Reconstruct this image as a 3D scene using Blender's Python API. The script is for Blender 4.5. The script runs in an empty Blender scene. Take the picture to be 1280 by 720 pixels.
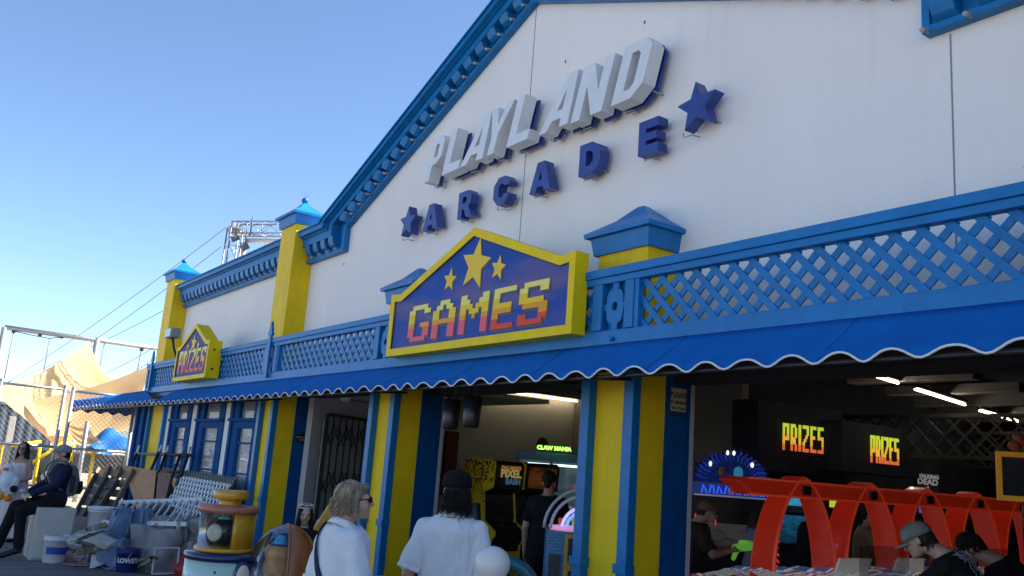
import bpy, bmesh, math, random
from mathutils import Vector, Matrix, noise
random.seed(7)
R=math.radians
S=bpy.context.scene; COL=S.collection
# ------------------------------------------------------------------ camera frame
F=1110.0; CAMH=1.75
YAW,PIT,ROL=R(55.1),R(11.6),R(4.28)
_fw=Vector((-math.sin(YAW)*math.cos(PIT),math.cos(YAW)*math.cos(PIT),math.sin(PIT)))
_rt=Vector((math.cos(YAW),math.sin(YAW),0)); _up=_rt.cross(_fw)
RT=math.cos(ROL)*_rt+math.sin(ROL)*_up; UP=-math.sin(ROL)*_rt+math.cos(ROL)*_up; FW=_fw
CAM=Vector((0,0,CAMH))
def ray(px,py): return RT*((px-640)/F)+UP*((360-py)/F)+FW
def at(px,py,Y):
    d=ray(px,py); return CAM+d*(Y/d.y)
def atX(px,py,X):
    d=ray(px,py); return CAM+d*(X/d.x)
def atd(px,py,dep): return CAM+ray(px,py)*dep
def gz(px,py,z=0.0):
    d=ray(px,py); return CAM+d*((z-CAMH)/d.z)
cam=bpy.data.objects.new('camera',bpy.data.cameras.new('camera')); COL.objects.link(cam)
m=Matrix((RT,UP,-FW)).transposed().to_4x4(); m.translation=CAM; cam.matrix_world=m
cam.data.lens=F/1280*36; cam.data.sensor_width=36; cam.data.clip_end=3000; cam.data.clip_start=.05
S.camera=cam
# ------------------------------------------------------------------ world
w=bpy.data.worlds.new('World'); S.world=w; w.use_nodes=True
nt=w.node_tree; sky=nt.nodes.new('ShaderNodeTexSky'); sky.sky_type='NISHITA'; sky.sun_disc=False
SUN_EL,SUN_AZ=R(43),R(21)      # azimuth measured from +Y towards +X
sky.sun_elevation=SUN_EL; sky.sun_rotation=SUN_AZ; sky.air_density=1.0; sky.dust_density=0.0; sky.ozone_density=3.0; sky.altitude=2500
bg=nt.nodes['Background']; bg.inputs[1].default_value=0.082; nt.links.new(sky.outputs[0],bg.inputs[0])
sd=Vector((math.sin(SUN_AZ)*math.cos(SUN_EL),math.cos(SUN_AZ)*math.cos(SUN_EL),math.sin(SUN_EL)))
sl=bpy.data.lights.new('sun','SUN'); sl.energy=5.0; sl.angle=R(.5); sl.color=(1,.95,.87)
so=bpy.data.objects.new('sun',sl); COL.objects.link(so); so.rotation_euler=sd.to_track_quat('Z','Y').to_euler()
S.view_settings.view_transform='Standard'; S.view_settings.look='None'; S.view_settings.exposure=1.74; S.view_settings.gamma=1
# ------------------------------------------------------------------ materials
MATS={}
def mat(name,col,rough=.5,var=.06,scale=6.,bump=.0,bscale=None,metal=0.,emit=0.,spec=.5,stretch=None,dirt=0.,dcol=(.05,.045,.04),trans=0.,alpha=1.,coat=0.):
    if name in MATS: return MATS[name]
    m=bpy.data.materials.new(name); m.use_nodes=True; t=m.node_tree; N=t.nodes; L=t.links
    b=N['Principled BSDF']; b.inputs['Roughness'].default_value=rough; b.inputs['Metallic'].default_value=metal
    b.inputs['Specular IOR Level'].default_value=spec
    if coat: b.inputs['Coat Weight'].default_value=coat
    tc=N.new('ShaderNodeTexCoord'); mp=N.new('ShaderNodeMapping'); L.new(tc.outputs['Object'],mp.inputs[0])
    if stretch: mp.inputs['Scale'].default_value=stretch
    n=N.new('ShaderNodeTexNoise'); n.inputs['Scale'].default_value=scale; n.inputs['Detail'].default_value=6; L.new(mp.outputs[0],n.inputs['Vector'])
    cr=N.new('ShaderNodeValToRGB'); cr.color_ramp.elements[0].position=.3; cr.color_ramp.elements[1].position=.7
    lo=[max(0,c*(1-var)) for c in col]; hi=[min(1,c*(1+var)) for c in col]
    cr.color_ramp.elements[0].color=(*lo,1); cr.color_ramp.elements[1].color=(*hi,1)
    L.new(n.outputs['Fac'],cr.inputs[0]); out=cr.outputs[0]
    if dirt:
        n2=N.new('ShaderNodeTexNoise'); n2.inputs['Scale'].default_value=scale*.35; n2.inputs['Detail'].default_value=9; n2.inputs['Roughness'].default_value=.7
        L.new(mp.outputs[0],n2.inputs['Vector'])
        r2=N.new('ShaderNodeValToRGB'); r2.color_ramp.elements[0].position=.52; r2.color_ramp.elements[1].position=.78
        r2.color_ramp.elements[0].color=(0,0,0,1); r2.color_ramp.elements[1].color=(dirt,dirt,dirt,1); L.new(n2.outputs['Fac'],r2.inputs[0])
        mx=N.new('ShaderNodeMix'); mx.data_type='RGBA'; L.new(r2.outputs[0],mx.inputs[0]); L.new(out,mx.inputs[6]); mx.inputs[7].default_value=(*dcol,1); out=mx.outputs[2]
    L.new(out,b.inputs['Base Color'])
    if bump:
        n3=N.new('ShaderNodeTexNoise'); n3.inputs['Scale'].default_value=bscale or scale*4; n3.inputs['Detail'].default_value=5; L.new(mp.outputs[0],n3.inputs['Vector'])
        bp=N.new('ShaderNodeBump'); bp.inputs['Strength'].default_value=bump; bp.inputs['Distance'].default_value=.02; L.new(n3.outputs['Fac'],bp.inputs['Height']); L.new(bp.outputs[0],b.inputs['Normal'])
    if emit: L.new(out,b.inputs['Emission Color']); b.inputs['Emission Strength'].default_value=emit
    if trans: b.inputs['Transmission Weight'].default_value=trans
    if alpha<1: b.inputs['Alpha'].default_value=alpha
    MATS[name]=m; return m
def node(t,kind,**kw):
    n=t.nodes.new(kind)
    for k,v in kw.items():
        if hasattr(n,k): setattr(n,k,v)
        else: n.inputs[k].default_value=v
    return n
BLUE=mat('blue paint',(.004,.165,.43),.42,.12,5,.12,30,dirt=.35,dcol=(.01,.08,.24),spec=.3)
BLUE2=mat('blue trim paint',(.005,.155,.40),.38,.10,7,.15,40,dirt=.3,dcol=(.012,.07,.2),spec=.3)
BLUE3=mat('darker blue',(.004,.070,.23),.75,.14,6,.12,35,dirt=.3,dcol=(.006,.04,.12),spec=.08)  # darker than the trim blue, for windows, jambs and corner pier
NAVY=mat('navy paint',(.006,.045,.16),.4,.12,6,.1,35)
AWN=mat('awning canvas',(.003,.125,.41),.85,.10,3,.25,160,spec=.15,dirt=.3,dcol=(.004,.06,.30))
AWNIN=mat('awning lining',(.004,.03,.13),.8,.1,5)
YEL=mat('yellow paint',(.84,.56,.008),.55,.07,3,.15,50,spec=.2,dirt=.35,dcol=(.42,.27,.02))
WHT=mat('white stucco',(.83,.795,.75),.85,.04,.9,.35,70,dirt=.22,dcol=(.56,.54,.52),stretch=(1,1,.45))
def add_streaks(m,col,amt,sc=(5,5,.22),lo=.55,hi=.80):
    t=m.node_tree; N=t.nodes; L=t.links; b=N['Principled BSDF']; src=b.inputs['Base Color'].links[0].from_socket
    tc=N.new('ShaderNodeTexCoord'); mp=N.new('ShaderNodeMapping'); mp.inputs['Scale'].default_value=sc; L.new(tc.outputs['Object'],mp.inputs[0])
    n=N.new('ShaderNodeTexNoise'); n.inputs['Scale'].default_value=1; n.inputs['Detail'].default_value=8; n.inputs['Roughness'].default_value=.65; L.new(mp.outputs[0],n.inputs['Vector'])
    r=N.new('ShaderNodeValToRGB'); r.color_ramp.elements[0].position=lo; r.color_ramp.elements[1].position=hi; r.color_ramp.elements[0].color=(0,0,0,1); r.color_ramp.elements[1].color=(amt,amt,amt,1); L.new(n.outputs['Fac'],r.inputs[0])
    x=N.new('ShaderNodeMix'); x.data_type='RGBA'; L.new(r.outputs[0],x.inputs[0]); L.new(src,x.inputs[6]); x.inputs[7].default_value=(*col,1); L.new(x.outputs[2],b.inputs['Base Color'])
add_streaks(WHT,(.55,.51,.46),.24); add_streaks(YEL,(.48,.33,.05),.45,(9,9,.5)); add_streaks(BLUE,(.02,.10,.24),.45,(7,7,.6)); add_streaks(BLUE2,(.02,.09,.22),.45,(9,9,.6)); add_streaks(AWN,(.02,.13,.36),.5,(3,3,1.2),.5,.85)
TRIMW=mat('white piping',(.72,.72,.72),.7,.05,20)
LWHT=mat('letter white metal',(.70,.72,.73),.35,.05,8,dirt=.25,dcol=(.4,.42,.44))
LBLU=mat('letter blue',(.018,.045,.24),.35,.25,9,.05,30,dirt=.4,dcol=(.03,.07,.25))
SEAM=mat('seam grey',(.25,.25,.26),.9)  # plain grey for the upper wall's panel joints
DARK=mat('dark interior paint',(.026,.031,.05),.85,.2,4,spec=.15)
GREYW=mat('interior grey wall',(.50,.48,.46),.85,.05,2,dirt=.2,dcol=(.2,.19,.18))
STEEL=mat('galvanised steel',(.38,.39,.40),.45,.12,20,metal=.7,dirt=.4,dcol=(.25,.2,.15))
BLK=mat('black metal',(.012,.012,.014),.45,.2,20)
BLKP=mat('black plastic',(.014,.014,.016),.35,.15,20)
GLASS=mat('window glass',(.55,.58,.6),.05,.1,30,spec=.8,alpha=.30)
def clear_mat():
    m=bpy.data.materials.new('clear acrylic'); m.use_nodes=True; t=m.node_tree; N=t.nodes; L=t.links; N.remove(N['Principled BSDF'])
    a=N.new('ShaderNodeBsdfTransparent'); a.inputs[0].default_value=(.93,.95,.96,1); g=N.new('ShaderNodeBsdfGlossy'); g.inputs['Roughness'].default_value=.08; g.inputs[0].default_value=(.9,.92,.95,1)
    fr=N.new('ShaderNodeFresnel'); fr.inputs[0].default_value=1.35; n=N.new('ShaderNodeTexNoise'); n.inputs['Scale'].default_value=18
    ma=N.new('ShaderNodeMath'); ma.operation='MULTIPLY'; L.new(fr.outputs[0],ma.inputs[0]); L.new(n.outputs['Fac'],ma.inputs[1]); x=N.new('ShaderNodeMixShader'); L.new(ma.outputs[0],x.inputs[0]); L.new(a.outputs[0],x.inputs[1]); L.new(g.outputs[0],x.inputs[2]); L.new(x.outputs[0],N['Material Output'].inputs[0]); return m
CLEAR=clear_mat()
WOODD=mat('dark weathered wood',(.22,.135,.08),.8,.45,9,.4,40,stretch=(1,1,6))
WOODM=mat('brown board',(.55,.26,.10),.7,.2,6,.2,40,stretch=(5,1,1),dirt=.3,dcol=(.10,.06,.04))
CARD=mat('cardboard',(.28,.19,.11),.85,.18,6,.1,30)
PLW=mat('white plastic',(.62,.62,.62),.4,.05,10,dirt=.4,dcol=(.35,.34,.32))
BEIGE=mat('beige laminate',(.46,.43,.36),.5,.05,4,.05,60,dirt=.4,dcol=(.3,.27,.22))
GLOWW=mat('lamp glow',(1,.86,.62),.5,0,emit=9)
GLOWX=mat('tube glow',(1,.72,.48),.5,0,emit=7)
# ------------------------------------------------------------------ mesh builder
class MB:
    def __init__(s): s.v=[]; s.f=[]; s.mi=[]; s.sm=[]
    def add(s,vs,fs,mi=0,sm=False):
        o=len(s.v); s.v+= [tuple(v) for v in vs]
        for f in fs: s.f.append([i+o for i in f]); s.mi.append(mi); s.sm.append(sm)
        return s
    def box(s,x0,x1,y0,y1,z0,z1,mi=0):
        vs=[(x,y,z) for z in(z0,z1) for y in(y0,y1) for x in(x0,x1)]
        return s.add(vs,[(0,2,3,1),(4,5,7,6),(0,1,5,4),(2,6,7,3),(0,4,6,2),(1,3,7,5)],mi)
    def obox(s,c,h,M=None,mi=0):
        M=M or Matrix.Identity(3); c=Vector(c)
        vs=[c+M@Vector((x*h[0],y*h[1],z*h[2])) for z in(-1,1) for y in(-1,1) for x in(-1,1)]
        return s.add(vs,[(0,2,3,1),(4,5,7,6),(0,1,5,4),(2,6,7,3),(0,4,6,2),(1,3,7,5)],mi)
    def bar(s,a,b,wd,th,up=(0,1,0),mi=0):      # rectangular bar from a to b
        a=Vector(a);b=Vector(b);z=(b-a);l=z.length;z/=l;u=Vector(up);x=u.cross(z)
        if x.length<1e-4: u=Vector((1,0,0)); x=u.cross(z)
        x.normalize();y=z.cross(x)
        return s.obox((a+b)/2,(wd/2,th/2,l/2),Matrix((x,y,z)).transposed(),mi)
    def prism(s,poly,y0,y1,mi=0,fn=None):      # xz polygon extruded in y
        n=len(poly); f=fn or (lambda x,y,z:(x,y,z))
        vs=[f(x,y0,z) for x,z in poly]+[f(x,y1,z) for x,z in poly]
        return s.add(vs,[list(range(n)),list(range(2*n-1,n-1,-1))]+[(i,i+n,(i+1)%n+n,(i+1)%n) for i in range(n)],mi)
    def tube(s,pts,r,n=6,mi=0,cap=True,sm=True):
        pts=[Vector(p) for p in pts]; k=len(pts); rs=r if isinstance(r,(list,tuple)) else [r]*k
        vs=[];prev=None
        for i,p in enumerate(pts):
            t=(pts[min(i+1,k-1)]-pts[max(i-1,0)]); t=t.normalized() if t.length>1e-9 else Vector((0,0,1))
            u=prev-t*prev.dot(t) if prev else (Vector((0,0,1)).cross(t) if abs(t.z)<.95 else Vector((1,0,0)).cross(t))
            if u.length<1e-6: u=Vector((1,0,0)).cross(t)
            u.normalize(); prev=u; q=t.cross(u)
            vs+=[p+(u*math.cos(a)+q*math.sin(a))*rs[i] for a in [2*math.pi*j/n for j in range(n)]]
        fs=[(i*n+j,i*n+(j+1)%n,(i+1)*n+(j+1)%n,(i+1)*n+j) for i in range(k-1) for j in range(n)]
        if cap: fs+=[list(range(n-1,-1,-1)),list(range((k-1)*n,k*n))]
        return s.add(vs,fs,mi,sm)
    def lathe(s,prof,c=(0,0,0),n=24,mi=0,M=None,sm=True,sx=1,sy=1,a0=0,a1=2*math.pi,cap=True):
        c=Vector(c); M=M or Matrix.Identity(3); full=abs(a1-a0-2*math.pi)<1e-6; m=n if full else n+1
        vs=[c+M@Vector((r*math.cos(a0+(a1-a0)*j/n)*sx,r*math.sin(a0+(a1-a0)*j/n)*sy,z)) for r,z in prof for j in range(m)]
        fs=[(i*m+j,i*m+(j+1)%m,(i+1)*m+(j+1)%m,(i+1)*m+j) for i in range(len(prof)-1) for j in range(m if full else m-1)]
        if cap and full: fs+=[list(range(m-1,-1,-1)),list(range((len(prof)-1)*m,len(prof)*m))]
        return s.add(vs,fs,mi,sm)
    def ball(s,c,r,n=16,k=10,mi=0,M=None):
        r=r if isinstance(r,(tuple,list)) else (r,r,r)
        M=M or Matrix.Identity(3); c=Vector(c); vs=[];fs=[]
        for i in range(1,k):
            for j in range(n):
                a=math.pi*i/k;b=2*math.pi*j/n
                vs.append(c+M@Vector((r[0]*math.sin(a)*math.cos(b),r[1]*math.sin(a)*math.sin(b),r[2]*math.cos(a))))
        vs+=[c+M@Vector((0,0,r[2])),c-M@Vector((0,0,r[2]))]; T=len(vs)-2
        fs=[(i*n+j,(i+1)*n+j,(i+1)*n+(j+1)%n,i*n+(j+1)%n) for i in range(k-2) for j in range(n)]
        fs+=[(T,j,(j+1)%n) for j in range(n)]+[(T+1,(k-2)*n+(j+1)%n,(k-2)*n+j) for j in range(n)]
        return s.add(vs,fs,mi,True)
    def capsule(s,a,ra,b,rb,n=12):
        a=Vector(a);b=Vector(b);z=(b-a);l=max(z.length,1e-5);q=z.to_track_quat('Z','Y').to_matrix() if z.length>1e-5 else Matrix.Identity(3)
        pr=[(ra*math.sin(t),-ra*math.cos(t)) for t in [math.pi/2*i/4 for i in range(1,5)]]+[(rb*math.cos(t),l+rb*math.sin(t)) for t in [math.pi/2*i/4 for i in range(4)]]
        return s.lathe(pr,a,n,M=q)
    def loft(s,rings,n=20,mi=0):                # rings: (center, xaxis, yaxis) superellipse-ish
        vs=[]
        for c,ax,ay in rings:
            for j in range(n):
                t=2*math.pi*j/n; cs,sn=math.cos(t),math.sin(t)
                e=.8; vs.append(Vector(c)+Vector(ax)*math.copysign(abs(cs)**e,cs)+Vector(ay)*math.copysign(abs(sn)**e,sn))
        k=len(rings); fs=[(i*n+j,i*n+(j+1)%n,(i+1)*n+(j+1)%n,(i+1)*n+j) for i in range(k-1) for j in range(n)]
        fs+=[list(range(n-1,-1,-1)),list(range((k-1)*n,k*n))]
        return s.add(vs,fs,mi,True)
    def mesh(s,name,mats):
        me=bpy.data.meshes.new(name); me.from_pydata(s.v,[],s.f); me.update()
        for mm in (mats if isinstance(mats,(list,tuple)) else [mats]): me.materials.append(mm)
        me.polygons.foreach_set('material_index',s.mi); me.polygons.foreach_set('use_smooth',s.sm)
        b=bmesh.new(); b.from_mesh(me); bmesh.ops.recalc_face_normals(b,faces=b.faces); b.to_mesh(me); b.free()
        return me
    def build(s,name,mats,parent=None,bevel=0,loc=None):
        if not s.v: return None
        o=bpy.data.objects.new(name,s.mesh(name,mats)); COL.objects.link(o)
        if loc is not None: o.location=loc
        if parent: par(o,parent)
        if bevel:
            mo=o.modifiers.new('bevel','BEVEL'); mo.width=bevel; mo.segments=2; mo.limit_method='ANGLE'
        return o
def par(o,p):
    o.parent=p; o.matrix_parent_inverse=Matrix.Identity(4)
def wpart(mb,name,mats,parent,bevel=0):     # mesh given in world coordinates, parent may be moved: keep local offset
    inv=parent.matrix_basis.inverted() if parent.parent is None else (parent.parent.matrix_basis@parent.matrix_basis).inverted()
    mb.v=[tuple(inv@Vector(v)) for v in mb.v]
    return mb.build(name,mats,parent,bevel)
def tag(o,label=None,cat=None,group=None,kind=None):
    if label: o['label']=label
    if cat: o['category']=cat
    if group: o['group']=group
    if kind: o['kind']=kind
    return o
def thing(name,label,cat,loc=(0,0,0),rz=0,group=None):
    o=bpy.data.objects.new(name,None); COL.objects.link(o); o.empty_display_size=.2
    o.location=loc; o.rotation_euler=(0,0,rz); o.matrix_basis=Matrix.Translation(Vector(loc))@Matrix.Rotation(rz,4,'Z')
    return tag(o,label,cat,group)
def copy_tree(o,parent=None):
    c=o.copy(); COL.objects.link(c)
    if parent: c.parent=parent
    for ch in [x for x in bpy.data.objects if x.parent==o and x is not c]: copy_tree(ch,c)
    return c
def remesh(mb,name,vox,mats,parent=None,smooth=3,wr=0.,wf=9.,wst=(1,1,1),seed=0,post=None):
    """closed overlapping pieces -> one continuous surface"""
    me=mb.mesh(name+'_t',[]); o=bpy.data.objects.new(name+'_t',me); COL.objects.link(o)
    r=o.modifiers.new('r','REMESH'); r.mode='VOXEL'; r.voxel_size=vox; r.use_smooth_shade=True
    if smooth:
        q=o.modifiers.new('s','SMOOTH'); q.iterations=smooth; q.factor=.5
    dg=bpy.context.evaluated_depsgraph_get(); me2=bpy.data.meshes.new_from_object(o.evaluated_get(dg)); me2.name=name
    bpy.data.objects.remove(o); bpy.data.meshes.remove(me)
    if wr:
        me2.update(); ns=[v.normal.copy() for v in me2.vertices]
        for v,nn in zip(me2.vertices,ns):
            p=Vector((v.co.x*wst[0],v.co.y*wst[1],v.co.z*wst[2]))*wf+Vector((seed*3.1,seed,0))
            a=noise.noise(p); a2=1-abs(noise.noise(p*1.7+Vector((5,2,1))))*2
            v.co+=nn*wr*(a*.7+a2*.6-.2)
    me2.materials.clear()
    for mm in (mats if isinstance(mats,(list,tuple)) else [mats]): me2.materials.append(mm)
    for p in me2.polygons: p.use_smooth=True
    if post: post(me2)
    ob=bpy.data.objects.new(name,me2); COL.objects.link(ob)
    if parent: par(ob,parent)
    return ob
def fill_curve(splines,depth,fn):
    """2D outlines (even-odd holes) -> verts/faces extruded by depth; fn maps (u,v,d) to world"""
    c=bpy.data.curves.new('c','CURVE'); c.dimensions='2D'; c.fill_mode='BOTH'; c.extrude=depth/2
    for sp in splines:
        s=c.splines.new('POLY'); s.points.add(len(sp)-1); s.use_cyclic_u=True
        for p,(u,v) in zip(s.points,sp): p.co=(u,v,0,1)
    o=bpy.data.objects.new('c',c); COL.objects.link(o); dg=bpy.context.evaluated_depsgraph_get()
    me=bpy.data.meshes.new_from_object(o.evaluated_get(dg)); bpy.data.objects.remove(o)
    vs=[fn(v.co.x,v.co.y,v.co.z+depth/2) for v in me.vertices]; fs=[list(p.vertices) for p in me.polygons]
    bpy.data.meshes.remove(me); bpy.data.curves.remove(c); return vs,fs
def text_mesh(txt,size,depth,fn,bold=0.0,align='CENTER'):
    c=bpy.data.curves.new('t','FONT'); c.body=txt; c.size=size; c.extrude=depth/2; c.offset=bold; c.align_x=align; c.resolution_u=3
    o=bpy.data.objects.new('t',c); COL.objects.link(o); dg=bpy.context.evaluated_depsgraph_get()
    me=bpy.data.meshes.new_from_object(o.evaluated_get(dg)); bpy.data.objects.remove(o)
    vs=[fn(v.co.x,v.co.y,v.co.z+depth/2) for v in me.vertices]; fs=[list(p.vertices) for p in me.polygons]
    bpy.data.meshes.remove(me); bpy.data.curves.remove(c); return vs,fs
def star(cx,cz,r,ri=.42,rot=0):
    return [(cx+(r if i%2==0 else r*ri)*math.sin(rot+math.pi*i/5),cz+(r if i%2==0 else r*ri)*math.cos(rot+math.pi*i/5)) for i in range(10)]
# ================================================================== SETTING
def plank_mat():
    m=bpy.data.materials.new('boardwalk planks'); m.use_nodes=True; t=m.node_tree; b=t.nodes['Principled BSDF']; L=t.links
    tc=node(t,'ShaderNodeTexCoord'); mp=node(t,'ShaderNodeMapping'); L.new(tc.outputs['Object'],mp.inputs[0])
    br=node(t,'ShaderNodeTexBrick'); br.inputs['Scale'].default_value=1; br.inputs['Brick Width'].default_value=4.2; br.inputs['Row Height'].default_value=.145; br.inputs['Mortar Size'].default_value=.007
    br.inputs['Color1'].default_value=(.19,.165,.145,1); br.inputs['Color2'].default_value=(.27,.24,.21,1); br.inputs['Mortar'].default_value=(.01,.009,.008,1)
    mp.inputs['Rotation'].default_value=(0,0,math.pi/2)
    L.new(mp.outputs[0],br.inputs['Vector'])
    n=node(t,'ShaderNodeTexNoise'); n.inputs['Scale'].default_value=3; n.inputs['Detail'].default_value=8; mp2=node(t,'ShaderNodeMapping'); mp2.inputs['Scale'].default_value=(8,1,1); L.new(tc.outputs['Object'],mp2.inputs[0]); L.new(mp2.outputs[0],n.inputs['Vector'])
    mx=node(t,'ShaderNodeMix',data_type='RGBA',blend_type='MULTIPLY'); mx.inputs[0].default_value=.6; L.new(br.outputs['Color'],mx.inputs[6]); L.new(n.outputs['Color'],mx.inputs[7]); 
    L.new(mx.outputs[2],b.inputs['Base Color']); b.inputs['Roughness'].default_value=.8
    bp=node(t,'ShaderNodeBump'); bp.inputs['Strength'].default_value=.5; bp.inputs['Distance'].default_value=.02; L.new(br.outputs['Fac'],bp.inputs['Height']); bp.invert=True; L.new(bp.outputs[0],b.inputs['Normal'])
    return m
SAND=mat('sandy lot',(.34,.27,.20),.95,.18,.7,.3,12)
ob=MB().box(-600,600,-600,600,-.30,-.012).build('ground',SAND); tag(ob,kind='structure')
ob=MB().box(-24.3,30,-40,5.2,-.2,0).build('boardwalk',plank_mat()); tag(ob,kind='structure')
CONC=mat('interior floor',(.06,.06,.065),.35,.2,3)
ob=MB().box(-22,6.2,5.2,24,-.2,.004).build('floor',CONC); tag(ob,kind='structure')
# far hills
hb=MB(); n=60
pts=[]
for i in range(n+1):
    a=R(45)+R(120)*i/n; d=520; x,y=-math.sin(a)*d,math.cos(a)*d
    h=14+10*noise.noise(Vector((i*.17,2,0)))+6*noise.noise(Vector((i*.6,5,0)))
    pts+= [(x,y,-2),(x*1.04,y*1.04,h),(x*1.25,y*1.25,-2)]
fs=[]
for i in range(n):
    for j in range(2): fs.append((i*3+j,i*3+j+1,i*3+4+j,i*3+3+j))
hb.add(pts,fs,0,True); tag(hb.build('hills',mat('far hills',(.16,.18,.17),.95,.2,.02)),kind='structure')

# ================================================================== BUILDING
BL=thing('arcade_building','long white stucco arcade hall with gable, blue cornices, yellow columns and scalloped awning','building',(-7.9,5.2,0))
def BP(mb,name,mats,bevel=0,parent=None): return wpart(mb,name,mats,parent or BL,bevel)
CX=-7.9
def mir(x): return 2*CX-x
YW=5.6
# --- upper wall (gable + wings): polygon extruded behind y=5.6
poly=[(-22.0,2.72),(6.2,2.72),(6.2,5.3),(mir(-13.9),5.3),(mir(-13.1),5.35),(CX,7.55),(-13.1,5.35),(-13.9,5.3),(-22.0,5.3)]
g=MB(); g.prism(poly,YW,YW+.25); wall=BP(g,'upper_wall',WHT)
for x,z0,z1 in((-7.95,3.4,7.2),(-2.96,3.4,4.93)):
    sm=MB(); sm.box(x-.006,x+.006,YW-.002,YW+.01,z0,z1); BP(sm,'panel_seam',SEAM,parent=wall)
# small wall fixings / conduits scars
for px,py in((806,28),(707,77),(363,330),(430,330)): 
    sc=MB(); p=at(px,py,YW); sc.ball(p,(.012,.012,.022),8,6); BP(sc,'wall_fixing',mat('rust grey',(.25,.22,.2),.7),parent=wall)
# --- cornices, lerped bands between inner and outer outline
INN=[(-13.98,4.9),(-12.55,4.9),(-12.55,5.28),(CX,7.2)]; OUT=[(-13.98,5.42),(-13.12,5.42),(-13.12,5.44),(CX,7.62)]
def full(pl): return pl+[(mir(x)+(.14 if x<-12 else 0)*(1 if x>-13.5 else 0),z+(.05 if z<5 else 0)) for x,z in pl[-2::-1]]
INNF,OUTF=full(INN),full(OUT)
def lp(a,b,t): return (a[0]+(b[0]-a[0])*t,a[1]+(b[1]-a[1])*t)
def band(mb,inn,out,t0,t1,y0,y1,mi=0):
    A=[lp(a,b,t0) for a,b in zip(inn,out)]; B=[lp(a,b,t1) for a,b in zip(inn,out)]
    for i in range(len(A)-1):
        q=[A[i],A[i+1],B[i+1],B[i]]
        mb.prism(q,y0,y1,mi)
def cornice(inn,out,nm):
    c=MB()
    band(c,inn,out,0,.10,YW-.10,YW+.02)      # lower moulding
    band(c,inn,out,.10,.16,YW-.07,YW+.02)
    band(c,inn,out,.16,.50,YW-.05,YW+.02)    # frieze behind the brackets
    band(c,inn,out,.50,.74,YW-.20,YW+.02)    # fascia
    band(c,inn,out,.74,.80,YW-.23,YW+.02)
    band(c,inn,out,.80,.96,YW-.29,YW+.02)    # crown
    band(c,inn,out,.96,1.0,YW-.32,YW+.02)
    return BP(c,nm,BLUE)
gc=cornice(INNF,OUTF,'gable_cornice')
LI=[(-21.35,4.93),(-14.62,4.93)]; LO=[(-21.35,5.43),(-14.62,5.43)]
RI=[(mir(x),z) for x,z in LI]; RO=[(mir(x),z) for x,z in LO]
lc=cornice(LI,LO,'wing_cornice'); rc=cornice(RI,RO,'wing_cornice')
BULB=mat('clear bulb',(.38,.39,.41),.1,.1,20,spec=.8); SOCK=mat('bulb socket',(.25,.24,.22),.5)
def bracket(a,b,par_,wd=.165):
    """rounded corbel from outline fraction .18 to .50, axis from a (inner) to b (outer)"""
    a=Vector((a[0],0,a[1]));b=Vector((b[0],0,b[1])); z=(b-a).normalized(); x=Vector((0,1,0)).cross(z); h=(b-a).length
    lo,hi=.17*h,.515*h; prof=[(YW-.04,lo),(YW-.10,lo+.005),(YW-.155,lo+.035),(YW-.185,lo+.10),(YW-.195,hi),(YW-.04,hi)]
    k=MB(); n=len(prof); vs=[]
    for s in(-.5,.5):
        for y,d in prof: p=a+z*d+x*(s*wd); vs.append((p.x,y,p.z))
    k.add(vs,[list(range(n)),list(range(2*n-1,n-1,-1))]+[(i,i+n,(i+1)%n+n,(i+1)%n) for i in range(n)])
    BP(k,'bracket',BLUE2,.008,parent=par_)
def bulb(a,b,par_):
    p=lp(a,b,.13); s=MB(); 
    s.tube([(p[0],YW-.06,p[1]),(p[0],YW-.135,p[1]-.012)],.017,8,0); s.ball((p[0],YW-.155,p[1]-.018),(.019,.024,.019),10,8,1)
    BP(s,'bulb',[SOCK,BULB],parent=par_)
def run(i0,i1,o0,o1,n,par_,ins=.0):
    for k in range(n):
        t=(k+.5)/n; bracket(lp(i0,i1,t),lp(o0,o1,t),par_)
    for k in range(n):
        t=min(.995,(k+1)/n); bulb(lp(i0,i1,t),lp(o0,o1,t),par_)
run((-21.3,4.93),(-14.7,4.93),(-21.3,5.43),(-14.7,5.43),24,lc)
run((mir(-14.7),4.93),(mir(-21.3),4.93),(mir(-14.7),5.43),(mir(-21.3),5.43),24,rc)
for s in(0,1):
    f=(lambda q:(mir(q[0]),q[1])) if s else (lambda q:q)
    run(f((-13.95,4.9)),f((-12.72,4.9)),f((-13.95,5.42)),f((-12.72,5.42)),4,gc)
    run(f((-12.45,5.32)),f((CX-.1,7.16)),f((-12.95,5.5)),f((CX-.1,7.58)),18,gc)
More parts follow.
